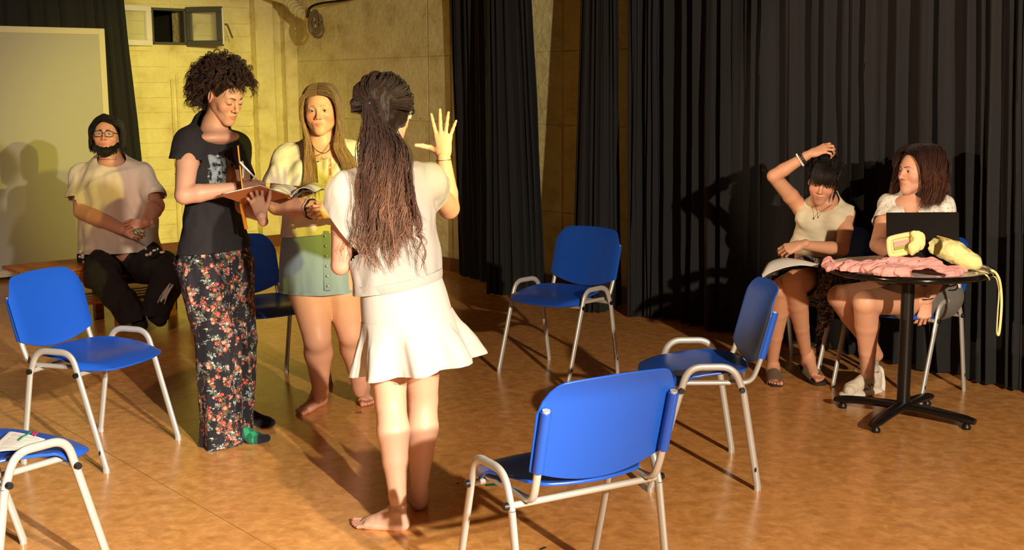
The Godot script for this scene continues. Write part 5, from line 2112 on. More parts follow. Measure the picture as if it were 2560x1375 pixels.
	put("earring", g, mats.steel, t, at)


func tee_print() -> StandardMaterial3D:
	var n := 256
	var im := Image.create(n, n, false, Image.FORMAT_RGBA8)
	im.fill(Color(1, 1, 1, 0))
	var rng := RandomNumberGenerator.new()
	rng.seed = 12
	# a loose watercolour: red spike, blue leaves, yellow wash
	for k in 90:
		var v := rng.randf()
		var x := 92 + 22 * v * rng.randf_range(-1, 1) + 14 * v
		dab(im, Vector2(x, 30 + 190 * v), rng.randf_range(3, 7), rng.randf_range(8, 16), rng.randf_range(-0.3, 0.3), [Color("c98a72"), Color("d3a878"), Color("bd7a68"), Color("dcc48c")][rng.randi() % 4])
	for k in 60:
		dab(im, Vector2(rng.randf_range(150, 235), rng.randf_range(20, 150)), rng.randf_range(3, 8), rng.randf_range(6, 16), rng.randf_range(-0.8, 0.8), [Color("6f8791"), Color("93a3a0"), Color("c9a85c"), Color("50656f")][rng.randi() % 4])
	for k in 40:
		dab(im, Vector2(rng.randf_range(40, 190), rng.randf_range(150, 235)), rng.randf_range(4, 9), rng.randf_range(3, 6), rng.randf_range(-0.8, 0.8), [Color("dcc48c"), Color("d3b078"), Color("e0cfa0")][rng.randi() % 3])
	var mat := cloth(Color.WHITE, 0.9, 0.2)
	mat.uv1_triplanar = false
	mat.heightmap_enabled = false
	mat.uv1_scale = Vector3.ONE
	mat.albedo_texture = ImageTexture.create_from_image(im)
	mat.transparency = BaseMaterial3D.TRANSPARENCY_ALPHA_SCISSOR
	mat.alpha_scissor_threshold = 0.5
	return mat


func bearded_man() -> void:
	var skin := lin("d39a80")
	var at: Vector3 = Vector3(-2.65, 0, -8.351)
	var t := thing("person", "bearded man with glasses and stained pale tee sitting on the slatted bench", "person", at)
	var fwd := Vector3(0.16, 0, 1).normalized()
	var j := {"hip": Vector3(-2.71, 0.4971, -8.38), "waist": Vector3(-2.708, 0.7165, -8.36), "ribs": Vector3(-2.726, 0.9426, -8.36), "shl": Vector3(-2.543, 1.029, -8.36), "shr": Vector3(-2.937, 1.014, -8.38), "neck": Vector3(-2.737, 1.14, -8.36), "fwd": fwd, "r": [0.235, 0.225, 0.205, 0.074], "belly": 1.1}
	var el_r: Vector3 = Vector3(-2.913, 0.7906, -8.24)
	var wr_r: Vector3 = Vector3(-2.563, 0.6907, -8)
	var el_l: Vector3 = Vector3(-2.401, 0.8248, -8.22)
	var wr_l: Vector3 = Vector3(-2.419, 0.7354, -8.02)
	var hip_r: Vector3 = Vector3(-2.829, 0.4334, -8.36)
	var hip_l: Vector3 = Vector3(-2.58, 0.4375, -8.36)
	var kn_r: Vector3 = Vector3(-2.705, 0.388, -7.96)
	var kn_l: Vector3 = Vector3(-2.274, 0.403, -8.02)
	var an_r: Vector3 = Vector3(-2.496, 0.1089, -7.98)
	var an_l: Vector3 = Vector3(-2.397, 0.1388, -8.02)
	var f := field([j.shl, j.shr, el_r, el_l, wr_r, an_r, an_l, kn_r, kn_l, Vector3(-2.725, 1.254, -8.3)], 0.25, 0.011)
	trunk(f, j, -0.015, 1.15)
	arm(f, j.shr, el_r, wr_r, 0.066)
	arm(f, j.shl, el_l, wr_l, 0.064)
	leg(f, hip_r, kn_r, an_r, 0.10, fwd)
	leg(f, hip_l, kn_l, an_l, 0.10, fwd)
	f.cone(j.neck + Vector3(0, -0.05, 0), Vector3(-2.725, 1.254, -8.3), 0.075, 0.068, 0.04)
	var g := Geo.new()
	f.mesh(g, [], skin)
	var hc: Vector3 = Vector3(-2.726, 1.3, -8.28)
	var hb := looking(Vector3(0.10, 0.14, 1.0), Vector3(0.03, 1, 0))
	head(g, hc, hb, 1.06, 0.0034, {"skin": skin, "wide": 1.08, "jaw": 1.2, "ruddy": 0.6, "lids": 0.9, "neck": 1.05})
	hand(g, wr_r, Vector3(0.85, -0.25, 0.3), Vector3(-0.2, 0.25, 0.9), true, [[30, 40, 20, 20], [4, 45, 45, 25], [0, 48, 50, 25], [-2, 50, 50, 25], [-4, 54, 50, 25]], 1.02, skin, 0.0036)
	hand(g, wr_l, Vector3(-0.75, -0.05, 0.5), Vector3(0.1, 0.45, 0.85), false, [[30, 40, 20, 20], [4, 38, 45, 25], [0, 42, 50, 25], [-2, 46, 50, 25], [-4, 50, 50, 25]], 1.02, skin, 0.0036)
	put("body", g, mats.skin, t, at)
	eyes(t, hc, hb, 1.06, at, lin("2f241c"), Vector2(0.1, 0.05), lin("1a120e"), 0.0, 1.1)
	# tee: tie-dyed in dull rose
	var tint := func(p: Vector3, _n: Vector3) -> Color:
		var c := lin("ddd3c2")
		var b := bump_at(p, Vector3(-2.607, 0.8643, -8.1), Vector3(0.17, 0.22, 0.4))
		return c.lerp(lin("c09a86"), 0.62 * clampf(b, 0.0, 1.0))
	f = field([j.hip, j.shl, j.shr, el_r, el_l, j.neck], 0.3, 0.010)
	trunk(f, j, 0.012, 1.15)
	f.cone(Vector3(-2.711, 0.4662, -8.36), Vector3(-2.71, 0.6888, -8.36), 0.275, 0.245, 0.05, fwd, 1.1)
	var sr := (j.shr as Vector3).lerp(el_r, 0.66) + Vector3(-0.02, 0, 0)
	var sl := (j.shl as Vector3).lerp(el_l, 0.68) + Vector3(0.02, 0, 0)
	f.cone(j.shr, sr, 0.080, 0.090, 0.05)
	f.cone(j.shl, sl, 0.080, 0.086, 0.05)
	f.folds(0.017, Vector3(6.5, 3.0, 6.5), 45)
	g = Geo.new()
	f.mesh(g, [[Vector3(-2.709, 0.4997, -8.36), Vector3(0.03, -1, 0.05).normalized()], [sr + Vector3(-0.035, 0, 0), (sr - j.shr + Vector3(0, -0.1, 0)).normalized(), 0.105], [sl + Vector3(0.035, 0, 0), (sl - j.shl + Vector3(-0.05, -0.1, 0)).normalized(), 0.100], [Vector3(-2.709, 1.174, -8.28), 0.105]], Color.WHITE, tint)
	put("tee_shirt", g, mats.thread_cloth, t, at)
	# trousers
	f = field([hip_r, hip_l, kn_r, kn_l, an_r, an_l], 0.24, 0.010)
	f.cone(hip_r, hip_l, 0.165, 0.165, 0.05)
	f.chain([hip_r, kn_r, an_r + Vector3(0, -0.02, 0)], [0.135, 0.112, 0.098], 0.04)
	f.chain([hip_l, kn_l, an_l + Vector3(0, -0.02, 0)], [0.135, 0.108, 0.094], 0.04)
	f.folds(0.022, Vector3(7, 5, 7), 55)
	g = Geo.new()
	f.mesh(g, [[an_r + Vector3(0, -0.03, 0), Vector3(0.3, -1, 0.1).normalized(), 0.13], [an_l + Vector3(0, -0.03, 0), Vector3(-0.3, -1, 0.1).normalized(), 0.13]])
	var tr := put("trousers", g, mats.black_cloth, t, at)
	var rng := RandomNumberGenerator.new()
	rng.seed = 3
	g = Geo.new()
	for spot_ in [[Vector3(-2.35, 0.5497, -7.93), 0.075, 0.022, 9], [Vector3(-2.185, 0.4735, -7.9), 0.035, 0.04, 9], [Vector3(-2.899, 0.4963, -8.15), 0.02, 0.05, 6]]:
		for k in spot_[3]:
			var c: Vector3 = spot_[0] + Vector3(rng.randf_range(-1, 1) * spot_[1], rng.randf_range(-1, 1) * spot_[2], 0)
			g.ball(c, Vector3(rng.randf_range(0.006, 0.014), rng.randf_range(0.006, 0.012), 0.012), Basis.IDENTITY, 8)
	put("white_patch", g, mats.white_frame, tr, at).position = Vector3.ZERO
	g = Geo.new()
	for k in 12:
		var a := rng.randf_range(-0.5, 0.3)
		var p0: Vector3 = Vector3(-2.237, 0.328, -7.9) + Vector3(rng.randf_range(-0.015, 0.02), rng.randf_range(-0.01, 0.02), 0)
		g.tube(curve([p0, p0 + Vector3(-0.02 + a * 0.04, -0.04, 0.015), p0 + Vector3(-0.05 + a * 0.06, -0.085 - 0.03 * rng.randf(), 0.02)], 4), 0.0035, 5)
	put("fringe", g, mats.white_cloth, tr, at).position = Vector3.ZERO
	# shoes
	for s in [[an_r, Vector3(0.35, -0.25, 0.9), Vector3(-2.465, 0.0604, -7.95)], [an_l, Vector3(0.35, -0.75, 0.55), Vector3(-2.345, 0.0863, -7.98)]]:
		f = field([s[0], s[2]], 0.12, 0.006)
		f.chain([s[0] + Vector3(0, -0.02, -0.02), s[2]], [0.05, 0.042], 0.02)
		f.cone(s[0] + Vector3(0, -0.045, -0.03), s[2] + Vector3(0, -0.005, 0.0), 0.043, 0.040, 0.02, Vector3.UP, 1.2)
		g = Geo.new()
		f.mesh(g)
		put("shoe", g, mats.black_cloth, t, at)
	# hair, beard, glasses
	var dark := lin("120d0b")
	f = Field.new(Vector3(-0.13, -0.14, -0.14), Vector3(0.13, 0.15, 0.13), 0.0055)
	f.blob(Vector3(0, 0.034, -0.020), Vector3(0.092, 0.096, 0.106), 0.0)
	f.cone(Vector3(0, -0.02, -0.07), Vector3(0, -0.10, -0.06), 0.075, 0.065, 0.03)
	f.blob(Vector3(0.0, -0.035, 0.105), Vector3(0.088, 0.120, 0.100), 0.012, Basis.IDENTITY, true)
	g = Geo.new()
	f.mesh(g, [], dark, null, Transform3D(hb.scaled_local(Vector3.ONE * 1.06), hc))
	for k in 150:
		var side := -1.0 if k % 2 == 0 else 1.0
		var zz := rng.randf_range(-0.09, 0.088)
		var u := rng.randf()
		var top := hc + hb * Vector3(-0.020, 0.140 - 8.0 * pow(maxf(0.0, zz - 0.01), 2.0), zz)
		var b := Vector3(side * (0.072), 0.102 - 6.0 * pow(maxf(0.0, zz - 0.01), 2.0), zz + 0.002)
		var c := Vector3(side * (0.100 + 0.004 * u), 0.03, zz * 0.75)
		var d := Vector3(side * (0.098 + 0.014 * u), -0.045, zz * 0.55 - 0.004)
		var e := Vector3(side * (0.088 + 0.026 * u), -0.080 - 0.04 * rng.randf(), zz * 0.5)
		clump(g, [top, hc + hb * b, hc + hb * c, hc + hb * d, hc + hb * e], 5, 0.006, 0.004, 0.0020, 0.003, 1.2, rng, dark, lin("241a15"), 4)
	put("hair", g, mats.hair, t, at)
	f = Field.new(Vector3(-0.09, -0.17, -0.02), Vector3(0.09, 0.0, 0.13), 0.004)
	f.cone(Vector3(-0.058, -0.062, 0.020), Vector3(-0.018, -0.108, 0.068), 0.024, 0.026, 0.02)
	f.cone(Vector3(0.058, -0.062, 0.020), Vector3(0.018, -0.108, 0.068), 0.024, 0.026, 0.02)
	f.blob(Vector3(0, -0.112, 0.070), Vector3(0.045, 0.030, 0.030), 0.02)
	f.folds(0.007, Vector3(60, 30, 60), 6)
	g = Geo.new()
	f.mesh(g, [], dark, null, Transform3D(hb.scaled_local(Vector3.ONE * 1.06), hc))
	for k in 130:
		var x := rng.randf_range(-0.066, 0.066)
		var p := Vector3(x, -0.088 - 0.03 * rng.randf() + 0.35 * absf(x), 0.088 - 7.0 * x * x + rng.randf_range(-0.01, 0.006))
		clump(g, [hc + hb * p * 1.04, hc + hb * (p + Vector3(x * 0.15, -0.012, 0.012)) * 1.05, hc + hb * (p + Vector3(x * 0.25, -0.032, 0.012)) * 1.05], 3, 0.003, 0.004, 0.0013, 0.003, 1.0, rng, dark, lin("2a1c15"), 3)
	put("beard", g, mats.hair, t, at)
	glasses(t, at, hc, hb, 1.06)


func glasses(t: Node3D, at: Vector3, hc: Vector3, hb: Basis, sc: float) -> void:
	var g := Geo.new()
	var lens := Geo.new()
	for s in [-1.0, 1.0]:
		var ring := PackedVector3Array()
		for k in 29:
			var a := TAU * k / 28.0
			var ca := cos(a)
			var sa := sin(a)
			var p := Vector3(0.033 * s + signf(ca) * pow(absf(ca), 0.6) * 0.025, -0.001 + signf(sa) * pow(absf(sa), 0.6) * 0.0185, 0.1000)
			p.z -= 2.2 * pow(maxf(0.0, absf(p.x) - 0.02), 2.0)
			ring.append(hc + hb * (p * sc))
		g.tube(ring, 0.0021 * sc, 6, Vector2.ONE, Vector3.UP, false)
		lens.fan(ring)
		g.tube(pts([hc + hb * (Vector3(0.058 * s, 0.006, 0.097) * sc), hc + hb * (Vector3(0.080 * s, 0.006, 0.07) * sc), hc + hb * (Vector3(0.086 * s, 0.004, -0.01) * sc)]), 0.0019 * sc, 6)
	g.tube(curve([hc + hb * (Vector3(-0.010, 0.001, 0.100) * sc), hc + hb * (Vector3(0, 0.005, 0.103) * sc), hc + hb * (Vector3(0.010, 0.001, 0.100) * sc)], 4), 0.0019 * sc, 6)
	var o := put("glasses", g, mats.glasses_frame, t, at)
	put("lens", lens, mats.glass, o, at).position = Vector3.ZERO


func woman_on_chair() -> void:
	var skin := lin("d29a78")
	var at: Vector3 = Vector3(1.60, 0, -6.62)
	var t := thing("person", "seated dark haired woman with a fringe, one hand on her head, cream sleeveless top", "person", at)
	var fwd := Vector3(-0.35, 0, 0.93).normalized()
	var j := {"hip": Vector3(1.7, 0.5433, -6.78), "waist": Vector3(1.695, 0.7187, -6.74), "ribs": Vector3(1.721, 0.8574, -6.7), "shl": Vector3(1.839, 0.903, -6.66), "shr": Vector3(1.609, 0.9273, -6.74), "neck": Vector3(1.734, 0.9791, -6.7), "fwd": fwd, "r": [0.140, 0.110, 0.122, 0.046], "bust": 0.9}
	var el_r: Vector3 = Vector3(1.418, 1.12, -6.6)
	var wr_r: Vector3 = Vector3(1.602, 1.243, -6.55)
	var el_l: Vector3 = Vector3(1.772, 0.7324, -6.48)
	var wr_l: Vector3 = Vector3(1.52, 0.7753, -6.36)
	var hip_r: Vector3 = Vector3(1.639, 0.5127, -6.76)
	var hip_l: Vector3 = Vector3(1.75, 0.5216, -6.7)
	var kn_l: Vector3 = Vector3(1.468, 0.5966, -6.28)
	var an_l: Vector3 = Vector3(1.614, 0.1529, -6.57)
	var kn_r: Vector3 = Vector3(1.417, 0.5415, -6.36)
	var an_r: Vector3 = Vector3(1.439, 0.0931, -6.6)
	var f := field([j.hip, j.shl, j.shr, el_r, el_l, wr_r, wr_l, kn_l, an_l, an_r, Vector3(1.709, 1.049, -6.66)], 0.16, 0.009)
	trunk(f, j, -0.010)
	arm(f, j.shr, el_r, wr_r, 0.041)
	arm(f, j.shl, el_l, wr_l, 0.041)
	leg(f, hip_r, kn_r, an_r, 0.082, fwd)
	leg(f, hip_l, kn_l, an_l, 0.082, fwd)
	f.cone(j.neck + Vector3(0, -0.05, 0), Vector3(1.708, 1.055, -6.64), 0.052, 0.046, 0.04)
	f.blob(j.neck + fwd * 0.04 + Vector3(0, -0.05, 0), Vector3(0.09, 0.035, 0.055), 0.03, looking(fwd))
	var g := Geo.new()
	f.mesh(g, [], skin)
	var hc: Vector3 = Vector3(1.683, 1.086, -6.6)
	var hb := looking(Vector3(-0.30, -0.24, 0.95), Vector3(0.16, 1, 0))
	head(g, hc, hb, 0.95, 0.003, {"skin": skin, "wide": 0.95, "jaw": 0.92, "smile": 1.0, "open": 0.6, "lids": 0.7, "ruddy": 0.5, "neck": 0.9})
	hand(g, wr_r, Vector3(0.88, 0.34, 0.10), Vector3(-0.18, 0.75, 0.62), true, [[50, 30, 15, 10], [16, 26, 50, 30], [4, 28, 54, 30], [-8, 30, 54, 30], [-22, 32, 50, 30]], 0.93, skin, 0.003)
	hand(g, wr_l, Vector3(-0.92, -0.25, 0.15), Vector3(-0.1, 0.55, 0.82), false, [[28, 35, 15, 15], [3, 44, 46, 24], [0, 48, 50, 25], [-2, 50, 52, 26], [-5, 52, 52, 26]], 0.93, skin, 0.0034)
	foot(g, Vector3(1.444, 0, -6.609), Vector3(-0.10, 0, 1), true, 0.92, skin, 0.0, 0.0045)
	foot(g, Vector3(1.624, 0.0602, -6.6), Vector3(0.22, 0, 0.97), false, 0.92, skin, 0.22, 0.0045)
	put("body", g, mats.skin, t, at)
	eyes(t, hc, hb, 0.95, at, lin("2a1c14"), Vector2(-0.1, -0.1), lin("1a100c"), 0.0, 0.9)
	# sleeveless knit top
	f = field([j.hip, j.shl, j.shr, j.neck], 0.2, 0.0075)
	trunk(f, j, 0.008)
	f.cone(Vector3(1.688, 0.6145, -6.76), Vector3(1.696, 0.7537, -6.73), 0.15, 0.12, 0.04, fwd, 1.3)
	f.folds(0.008, Vector3(6, 12, 6), 65)
	var out_r := (j.shr - j.shl as Vector3).normalized()
	g = Geo.new()
	f.mesh(g, [[Vector3(1.688, 0.6702, -6.75), Vector3(-0.1, -1, 0).normalized()], [(j.shr as Vector3) + out_r * 0.016, (out_r + Vector3(0, 0.15, 0)).normalized()], [(j.shl as Vector3) - out_r * 0.040, (-out_r + Vector3(0, 0.15, 0)).normalized()], [Vector3(1.718, 1.002, -6.64), 0.074]])
	put("knit_top", g, mats.knit_cream, t, at)
	# flowered skirt hanging over the chair edge
	f = field([hip_r, hip_l, kn_l, Vector3(1.716, 0.1325, -6.66)], 0.2, 0.009)
	f.cone(hip_r, hip_l, 0.135, 0.135, 0.04)
	f.chain([hip_r, hip_r.lerp(kn_r, 0.86)], [0.115, 0.095], 0.04)
	f.chain([hip_l, hip_l.lerp(kn_l, 0.86)], [0.115, 0.092], 0.04)
	f.chain([hip_l, Vector3(1.668, 0.5668, -6.42), Vector3(1.709, 0.3354, -6.55), Vector3(1.712, 0.1212, -6.66)], [0.10, 0.060, 0.048, 0.030], 0.04, Vector3(0.3, 0, 1), 2.0)
	f.cone(Vector3(1.487, 0.6565, -6.36), Vector3(1.635, 0.6411, -6.4), 0.055, 0.06, 0.04)
	f.folds(0.018, Vector3(9, 4, 9), 75)
	g = Geo.new()
	f.mesh(g, [[hip_l.lerp(kn_l, 0.80), (kn_l - hip_l).normalized(), 0.16], [hip_r.lerp(kn_r, 0.84), (kn_r - hip_r).normalized(), 0.13], [Vector3(1.691, 0.6417, -6.76), Vector3(0, 1, 0), 0.12]])
	put("skirt", g, patterned(floral(Color("17131a"), 15, false), 4.0), t, at)
	# slides
	for s in [[Vector3(1.44, 0, -6.59), Vector3(-0.10, 0, 1), 0.0], [Vector3(1.624, 0.0534, -6.6), Vector3(0.22, 0, 0.97), 0.22]]:
		slide(t, at, s[0], s[1], s[2])
	# hair: fringe, gathered crown
	var rng := RandomNumberGenerator.new()
	rng.seed = 8
	var dark := lin("0f0b0a")
	f = Field.new(Vector3(-0.12, -0.12, -0.15), Vector3(0.12, 0.16, 0.12), 0.005)
	f.blob(Vector3(0, 0.034, -0.022), Vector3(0.085, 0.098, 0.106), 0.0)
	f.blob(Vector3(0, 0.075, -0.070), Vector3(0.055, 0.05, 0.055), 0.03)
	f.cone(Vector3(0, -0.01, -0.075), Vector3(0, -0.075, -0.065), 0.055, 0.045, 0.03)
	f.blob(Vector3(0, -0.055, 0.09), Vector3(0.085, 0.105, 0.09), 0.012, Basis.IDENTITY, true)
	for s in [-1.0, 1.0]:
		f.blob(Vector3(0.085 * s, -0.015, -0.005), Vector3(0.028, 0.045, 0.03), 0.012, Basis.IDENTITY, true)
	g = Geo.new()
	f.mesh(g, [], dark, null, Transform3D(hb.scaled_local(Vector3.ONE * 0.95), hc))
	for k in 80:
		var x := rng.randf_range(-0.066, 0.066)
		var z := 0.098 - 6.0 * x * x
		clump(g, [hc + hb * Vector3(x * 0.5, 0.122, 0.012), hc + hb * Vector3(x * 0.85, 0.095, z - 0.026), hc + hb * Vector3(x, 0.055, z), hc + hb * Vector3(x * 1.04, 0.016 - 0.012 * rng.randf() - 3.0 * x * x, z + 0.003)], 5, 0.005, 0.003, 0.0014, 0.002, 0.7, rng, dark, lin("261a15"), 4)
	for k in 90:
		var a := rng.randf_range(-2.4, 2.4)
		var e := rng.randf_range(0.1, 1.4)
		var p0 := Vector3(sin(a) * cos(e) * 0.088, 0.034 + sin(e) * 0.100, cos(a) * cos(e) * 0.10 - 0.02)
		if p0.z > 0.05:
			continue
		clump(g, [hc + hb * p0, hc + hb * (p0 * 1.04 + Vector3(0, 0.02, -0.02)), hc + hb * Vector3(rng.randf_range(-0.03, 0.03), 0.10, -0.10)], 5, 0.008, 0.010, 0.0015, 0.005, 1.0, rng, dark, lin("2a1e18"), 4)
	for s in [-1.0, 1.0]:
		for k in 7:
			var z := rng.randf_range(0.03, 0.06)
			clump(g, [hc + hb * Vector3(s * 0.068, 0.05, z), hc + hb * Vector3(s * 0.078, 0.0, z - 0.004), hc + hb * Vector3(s * 0.074, -0.04, z - 0.008), hc + hb * Vector3(s * 0.070, -0.075 - 0.03 * rng.randf(), z - 0.012)], 3, 0.003, 0.003, 0.0010, 0.003, 1.0, rng, dark, lin("2a1e18"), 5)
	put("hair", g, mats.hair, t, at)
	g = Geo.new()
	g.tube(curve([Vector3(1.644, 0.9714, -6.6), Vector3(1.651, 0.9274, -6.56), Vector3(1.653, 0.9046, -6.55), Vector3(1.676, 0.9283, -6.55), Vector3(1.734, 0.964, -6.58)], 6), 0.0012, 5)
	g.ball(Vector3(1.652, 0.9008, -6.545), Vector3(0.005, 0.006, 0.003), Basis.IDENTITY, 8)
	put("necklace", g, mats.gold, t, at)
	for q in [[0.72, 0.0055, mats.white_frame], [0.77, 0.0045, mats.black_plastic], [0.81, 0.0048, mats.black_plastic]]:
		var ax := (wr_r - el_r).normalized()
		var s1 := ax.cross(Vector3(0, 0, 1)).normalized()
		var s2 := ax.cross(s1)
		var c := el_r.lerp(wr_r, q[0])
		g = Geo.new()
		for k in 18:
			var a := TAU * k / 18.0
			g.ball(c + (s1 * cos(a) + s2 * sin(a)) * 0.034, Vector3.ONE * q[1] * 1.15, Basis.IDENTITY, 6)
		put("bead_bracelet", g, q[2], t, at)


func slide(t: Node3D, at: Vector3, heel: Vector3, dir: Vector3, tilt: float) -> void:
	var b := looking(dir) * Basis(Vector3.RIGHT, tilt)
	var rows := []
	for k in 15:
		var q := k / 14.0
		var z := -0.04 + 0.235 * q
		var w := 0.032 + 0.010 * sin(q * 2.6) - 0.012 * pow(q, 8.0)
		rows.append(pts([heel + b * Vector3(-w, 0.004, z), heel + b * Vector3(0, 0.006, z), heel + b * Vector3(w, 0.004, z)]))
	var g := Geo.new()
	g.slab(rows, 0.02)
	var o := put("slide_sole", g, mats.sole_dark, t, at)
	rows = []
	for k in 9:
		var q := k / 8.0
		var z := 0.055 + 0.095 * q
		var row := PackedVector3Array()
		for i in 13:
			var a := PI * i / 12.0
			row.append(heel + b * Vector3(-cos(a) * 0.048, 0.004 + sin(a) * (0.068 - 0.036 * q), z))
		rows.append(row)
	g = Geo.new()
	g.slab(rows, 0.004)
	put("slide_strap", g, mats.taupe, o, at).position = Vector3.ZERO


func woman_at_laptop() -> void:
	var skin := lin("d69f80")
	var at: Vector3 = Vector3(2.00, 0, -6.20)
	var t := thing("person", "brown haired woman looking left behind the laptop, dotted white tee and sneakers", "person", at)
	var fwd := Vector3(-0.62, 0, 0.78).normalized()
	var j := {"hip": Vector3(2.195, 0.5561, -6.32), "waist": Vector3(2.166, 0.7202, -6.3), "ribs": Vector3(2.103, 0.8917, -6.27), "shl": Vector3(2.208, 0.9822, -6.25), "shr": Vector3(1.982, 0.973, -6.36), "neck": Vector3(2.093, 1.055, -6.3), "fwd": fwd, "r": [0.150, 0.125, 0.130, 0.050], "bust": 1.0}
	var el_r: Vector3 = Vector3(1.877, 0.7937, -6.2)
	var wr_r: Vector3 = Vector3(1.901, 0.7739, -5.98)
	var el_l: Vector3 = Vector3(2.243, 0.7335, -6.2)
	var wr_l: Vector3 = Vector3(2.099, 0.522, -6.08)
	var hip_r: Vector3 = Vector3(2.135, 0.5083, -6.34)
	var hip_l: Vector3 = Vector3(2.228, 0.5116, -6.28)
	var kn_r: Vector3 = Vector3(1.666, 0.5383, -6.12)
	var kn_l: Vector3 = Vector3(1.758, 0.5335, -5.98)
	var an_r: Vector3 = Vector3(1.943, 0.1794, -6.36)
	var an_l: Vector3 = Vector3(1.85, 0.1046, -6.2)
	var f := field([j.shl, j.shr, el_r, el_l, wr_r, wr_l, kn_r, kn_l, an_r, an_l, Vector3(2.094, 1.138, -6.3)], 0.17, 0.009)
	trunk(f, j, -0.010)
	arm(f, j.shr, el_r, wr_r, 0.048)
	arm(f, j.shl, el_l, wr_l, 0.050)
	leg(f, hip_r, kn_r, an_r, 0.088, Vector3(-0.6, 0, 0.8))
	leg(f, hip_l, kn_l, an_l, 0.088, Vector3(-0.6, 0, 0.8))
	f.cone(j.neck + Vector3(0, -0.06, 0), Vector3(2.086, 1.127, -6.28), 0.055, 0.050, 0.04)
	f.blob(j.neck + fwd * 0.045 + Vector3(0, -0.06, 0), Vector3(0.10, 0.05, 0.055), 0.03, looking(fwd))
	var g := Geo.new()
	f.mesh(g, [], skin)
	var hc: Vector3 = Vector3(2.077, 1.165, -6.26)
	var hb := looking(Vector3(-0.90, 0.03, 0.43), Vector3(0.02, 1, 0))
	head(g, hc, hb, 0.98, 0.003, {"skin": skin, "wide": 0.97, "jaw": 0.98, "lids": 0.8, "ruddy": 0.5, "nose": 1.15})
	hand(g, wr_r, Vector3(0.35, -0.15, 0.9), Vector3(-0.2, 0.95, 0.2), true, [[35, 25, 10, 8], [4, 24, 26, 14], [0, 26, 30, 15], [-3, 28, 32, 16], [-8, 30, 32, 16]], 0.93, skin, 0.004)
	hand(g, wr_l, Vector3(-0.15, -1.0, 0.1), Vector3(-0.15, 0.1, 1.0), false, [[30, 30, 20, 10], [8, 34, 40, 24], [2, 36, 42, 24], [-4, 38, 42, 24], [-10, 40, 42, 24]], 0.94, skin, 0.003)
	put("body", g, mats.skin, t, at)
	eyes(t, hc, hb, 0.98, at, lin("3a2a1e"), Vector2(-0.05, 0.0), lin("3a241a"), 0.0, 0.9)
	# dotted tee
	f = field([j.hip, j.shl, j.shr, (j.shr as Vector3).lerp(el_r, 0.5), (j.shl as Vector3).lerp(el_l, 0.6), j.neck], 0.18, 0.008)
	trunk(f, j, 0.009)
	f.cone(j.shr, (j.shr as Vector3).lerp(el_r, 0.5), 0.060, 0.066, 0.04)
	f.cone(j.shl, (j.shl as Vector3).lerp(el_l, 0.5), 0.062, 0.070, 0.04)
	f.folds(0.010, Vector3(9, 5, 9), 85)
	g = Geo.new()
	f.mesh(g, [[j.hip, Vector3(0, -1, 0)], [(j.shr as Vector3).lerp(el_r, 0.45), (el_r - j.shr as Vector3).normalized(), 0.12], [(j.shl as Vector3).lerp(el_l, 0.44), Vector3(0.1, -0.95, 0.2).normalized(), 0.13], [Vector3(2.069, 1.073, -6.24), 0.070, Vector3(2.026, 0.9278, -6.17), 0.022]])
	put("tee_shirt", g, patterned(sprigs(), 5.0), t, at)
	# shorts
	f = field([hip_r, hip_l, hip_l.lerp(kn_l, 0.5)], 0.2, 0.009)
	f.cone(hip_r, hip_l, 0.115, 0.115, 0.04)
	f.chain([hip_r, hip_r.lerp(kn_r, 0.45)], [0.116, 0.114], 0.04)
	f.chain([hip_l, hip_l.lerp(kn_l, 0.45)], [0.116, 0.114], 0.04)
	f.folds(0.005, Vector3(9, 6, 9), 95)
	g = Geo.new()
	f.mesh(g, [[hip_r.lerp(kn_r, 0.36), (kn_r - hip_r).normalized(), 0.15], [hip_l.lerp(kn_l, 0.36), (kn_l - hip_l).normalized(), 0.15]])
	put("shorts", g, mats.grey_cloth, t, at)
	sneaker(t, at, Vector3(1.897, 0, -6.24), Vector3(-0.84, 0, 0.54), 0.0, 0.0, false)
	sneaker(t, at, Vector3(1.968, 0.067, -6.4), Vector3(-0.05, -0.80, 0.42), 0.5, 0.0, true)
	g = Geo.new()
	var ring := PackedVector3Array()
	for k in 25:
		var a := TAU * k / 24.0
		ring.append(wr_l + Vector3(cos(a) * 0.031, 0.012 + 0.004 * cos(a), sin(a) * 0.029))
	g.tube(ring, 0.0028, 6, Vector2.ONE, Vector3.UP, false)
	put("hair_elastic", g, mats.black_plastic, t, at)
	# shoulder-length wavy hair
	var rng := RandomNumberGenerator.new()
	rng.seed = 18
	var dark := lin("2a1611")
	var brown := lin("6a3f2c")
	f = Field.new(Vector3(-0.13, -0.16, -0.15), Vector3(0.13, 0.15, 0.12), 0.0055)
	f.blob(Vector3(0, 0.034, -0.022), Vector3(0.088, 0.098, 0.108), 0.0)
	f.cone(Vector3(0, -0.02, -0.06), Vector3(0, -0.14, -0.06), 0.08, 0.085, 0.03)
	f.blob(Vector3(0, -0.025, 0.105), Vector3(0.088, 0.122, 0.100), 0.012, Basis.IDENTITY, true)
	g = Geo.new()
	f.mesh(g, [], dark, null, Transform3D(hb, hc))
	for k in 190:
		var side := -1.0 if k % 3 == 0 else 1.0
		var zz := rng.randf_range(-0.10, 0.070)
		var u := rng.randf()
		var top := Vector3(-0.006, 0.134 - 8.0 * pow(maxf(0.0, zz - 0.01), 2.0), zz)
		var a := Vector3(side * 0.06, 0.116 - 6.0 * pow(maxf(0.0, zz - 0.01), 2.0), zz)
		var b := Vector3(side * 0.090, 0.045, zz * 0.95 - 0.004)
		var c := Vector3(side * (0.096 + 0.012 * u), -0.03, zz * 0.8 - 0.016)
		var d := Vector3(side * (0.104 + 0.026 * u), -0.10, zz * 0.75 - 0.012)
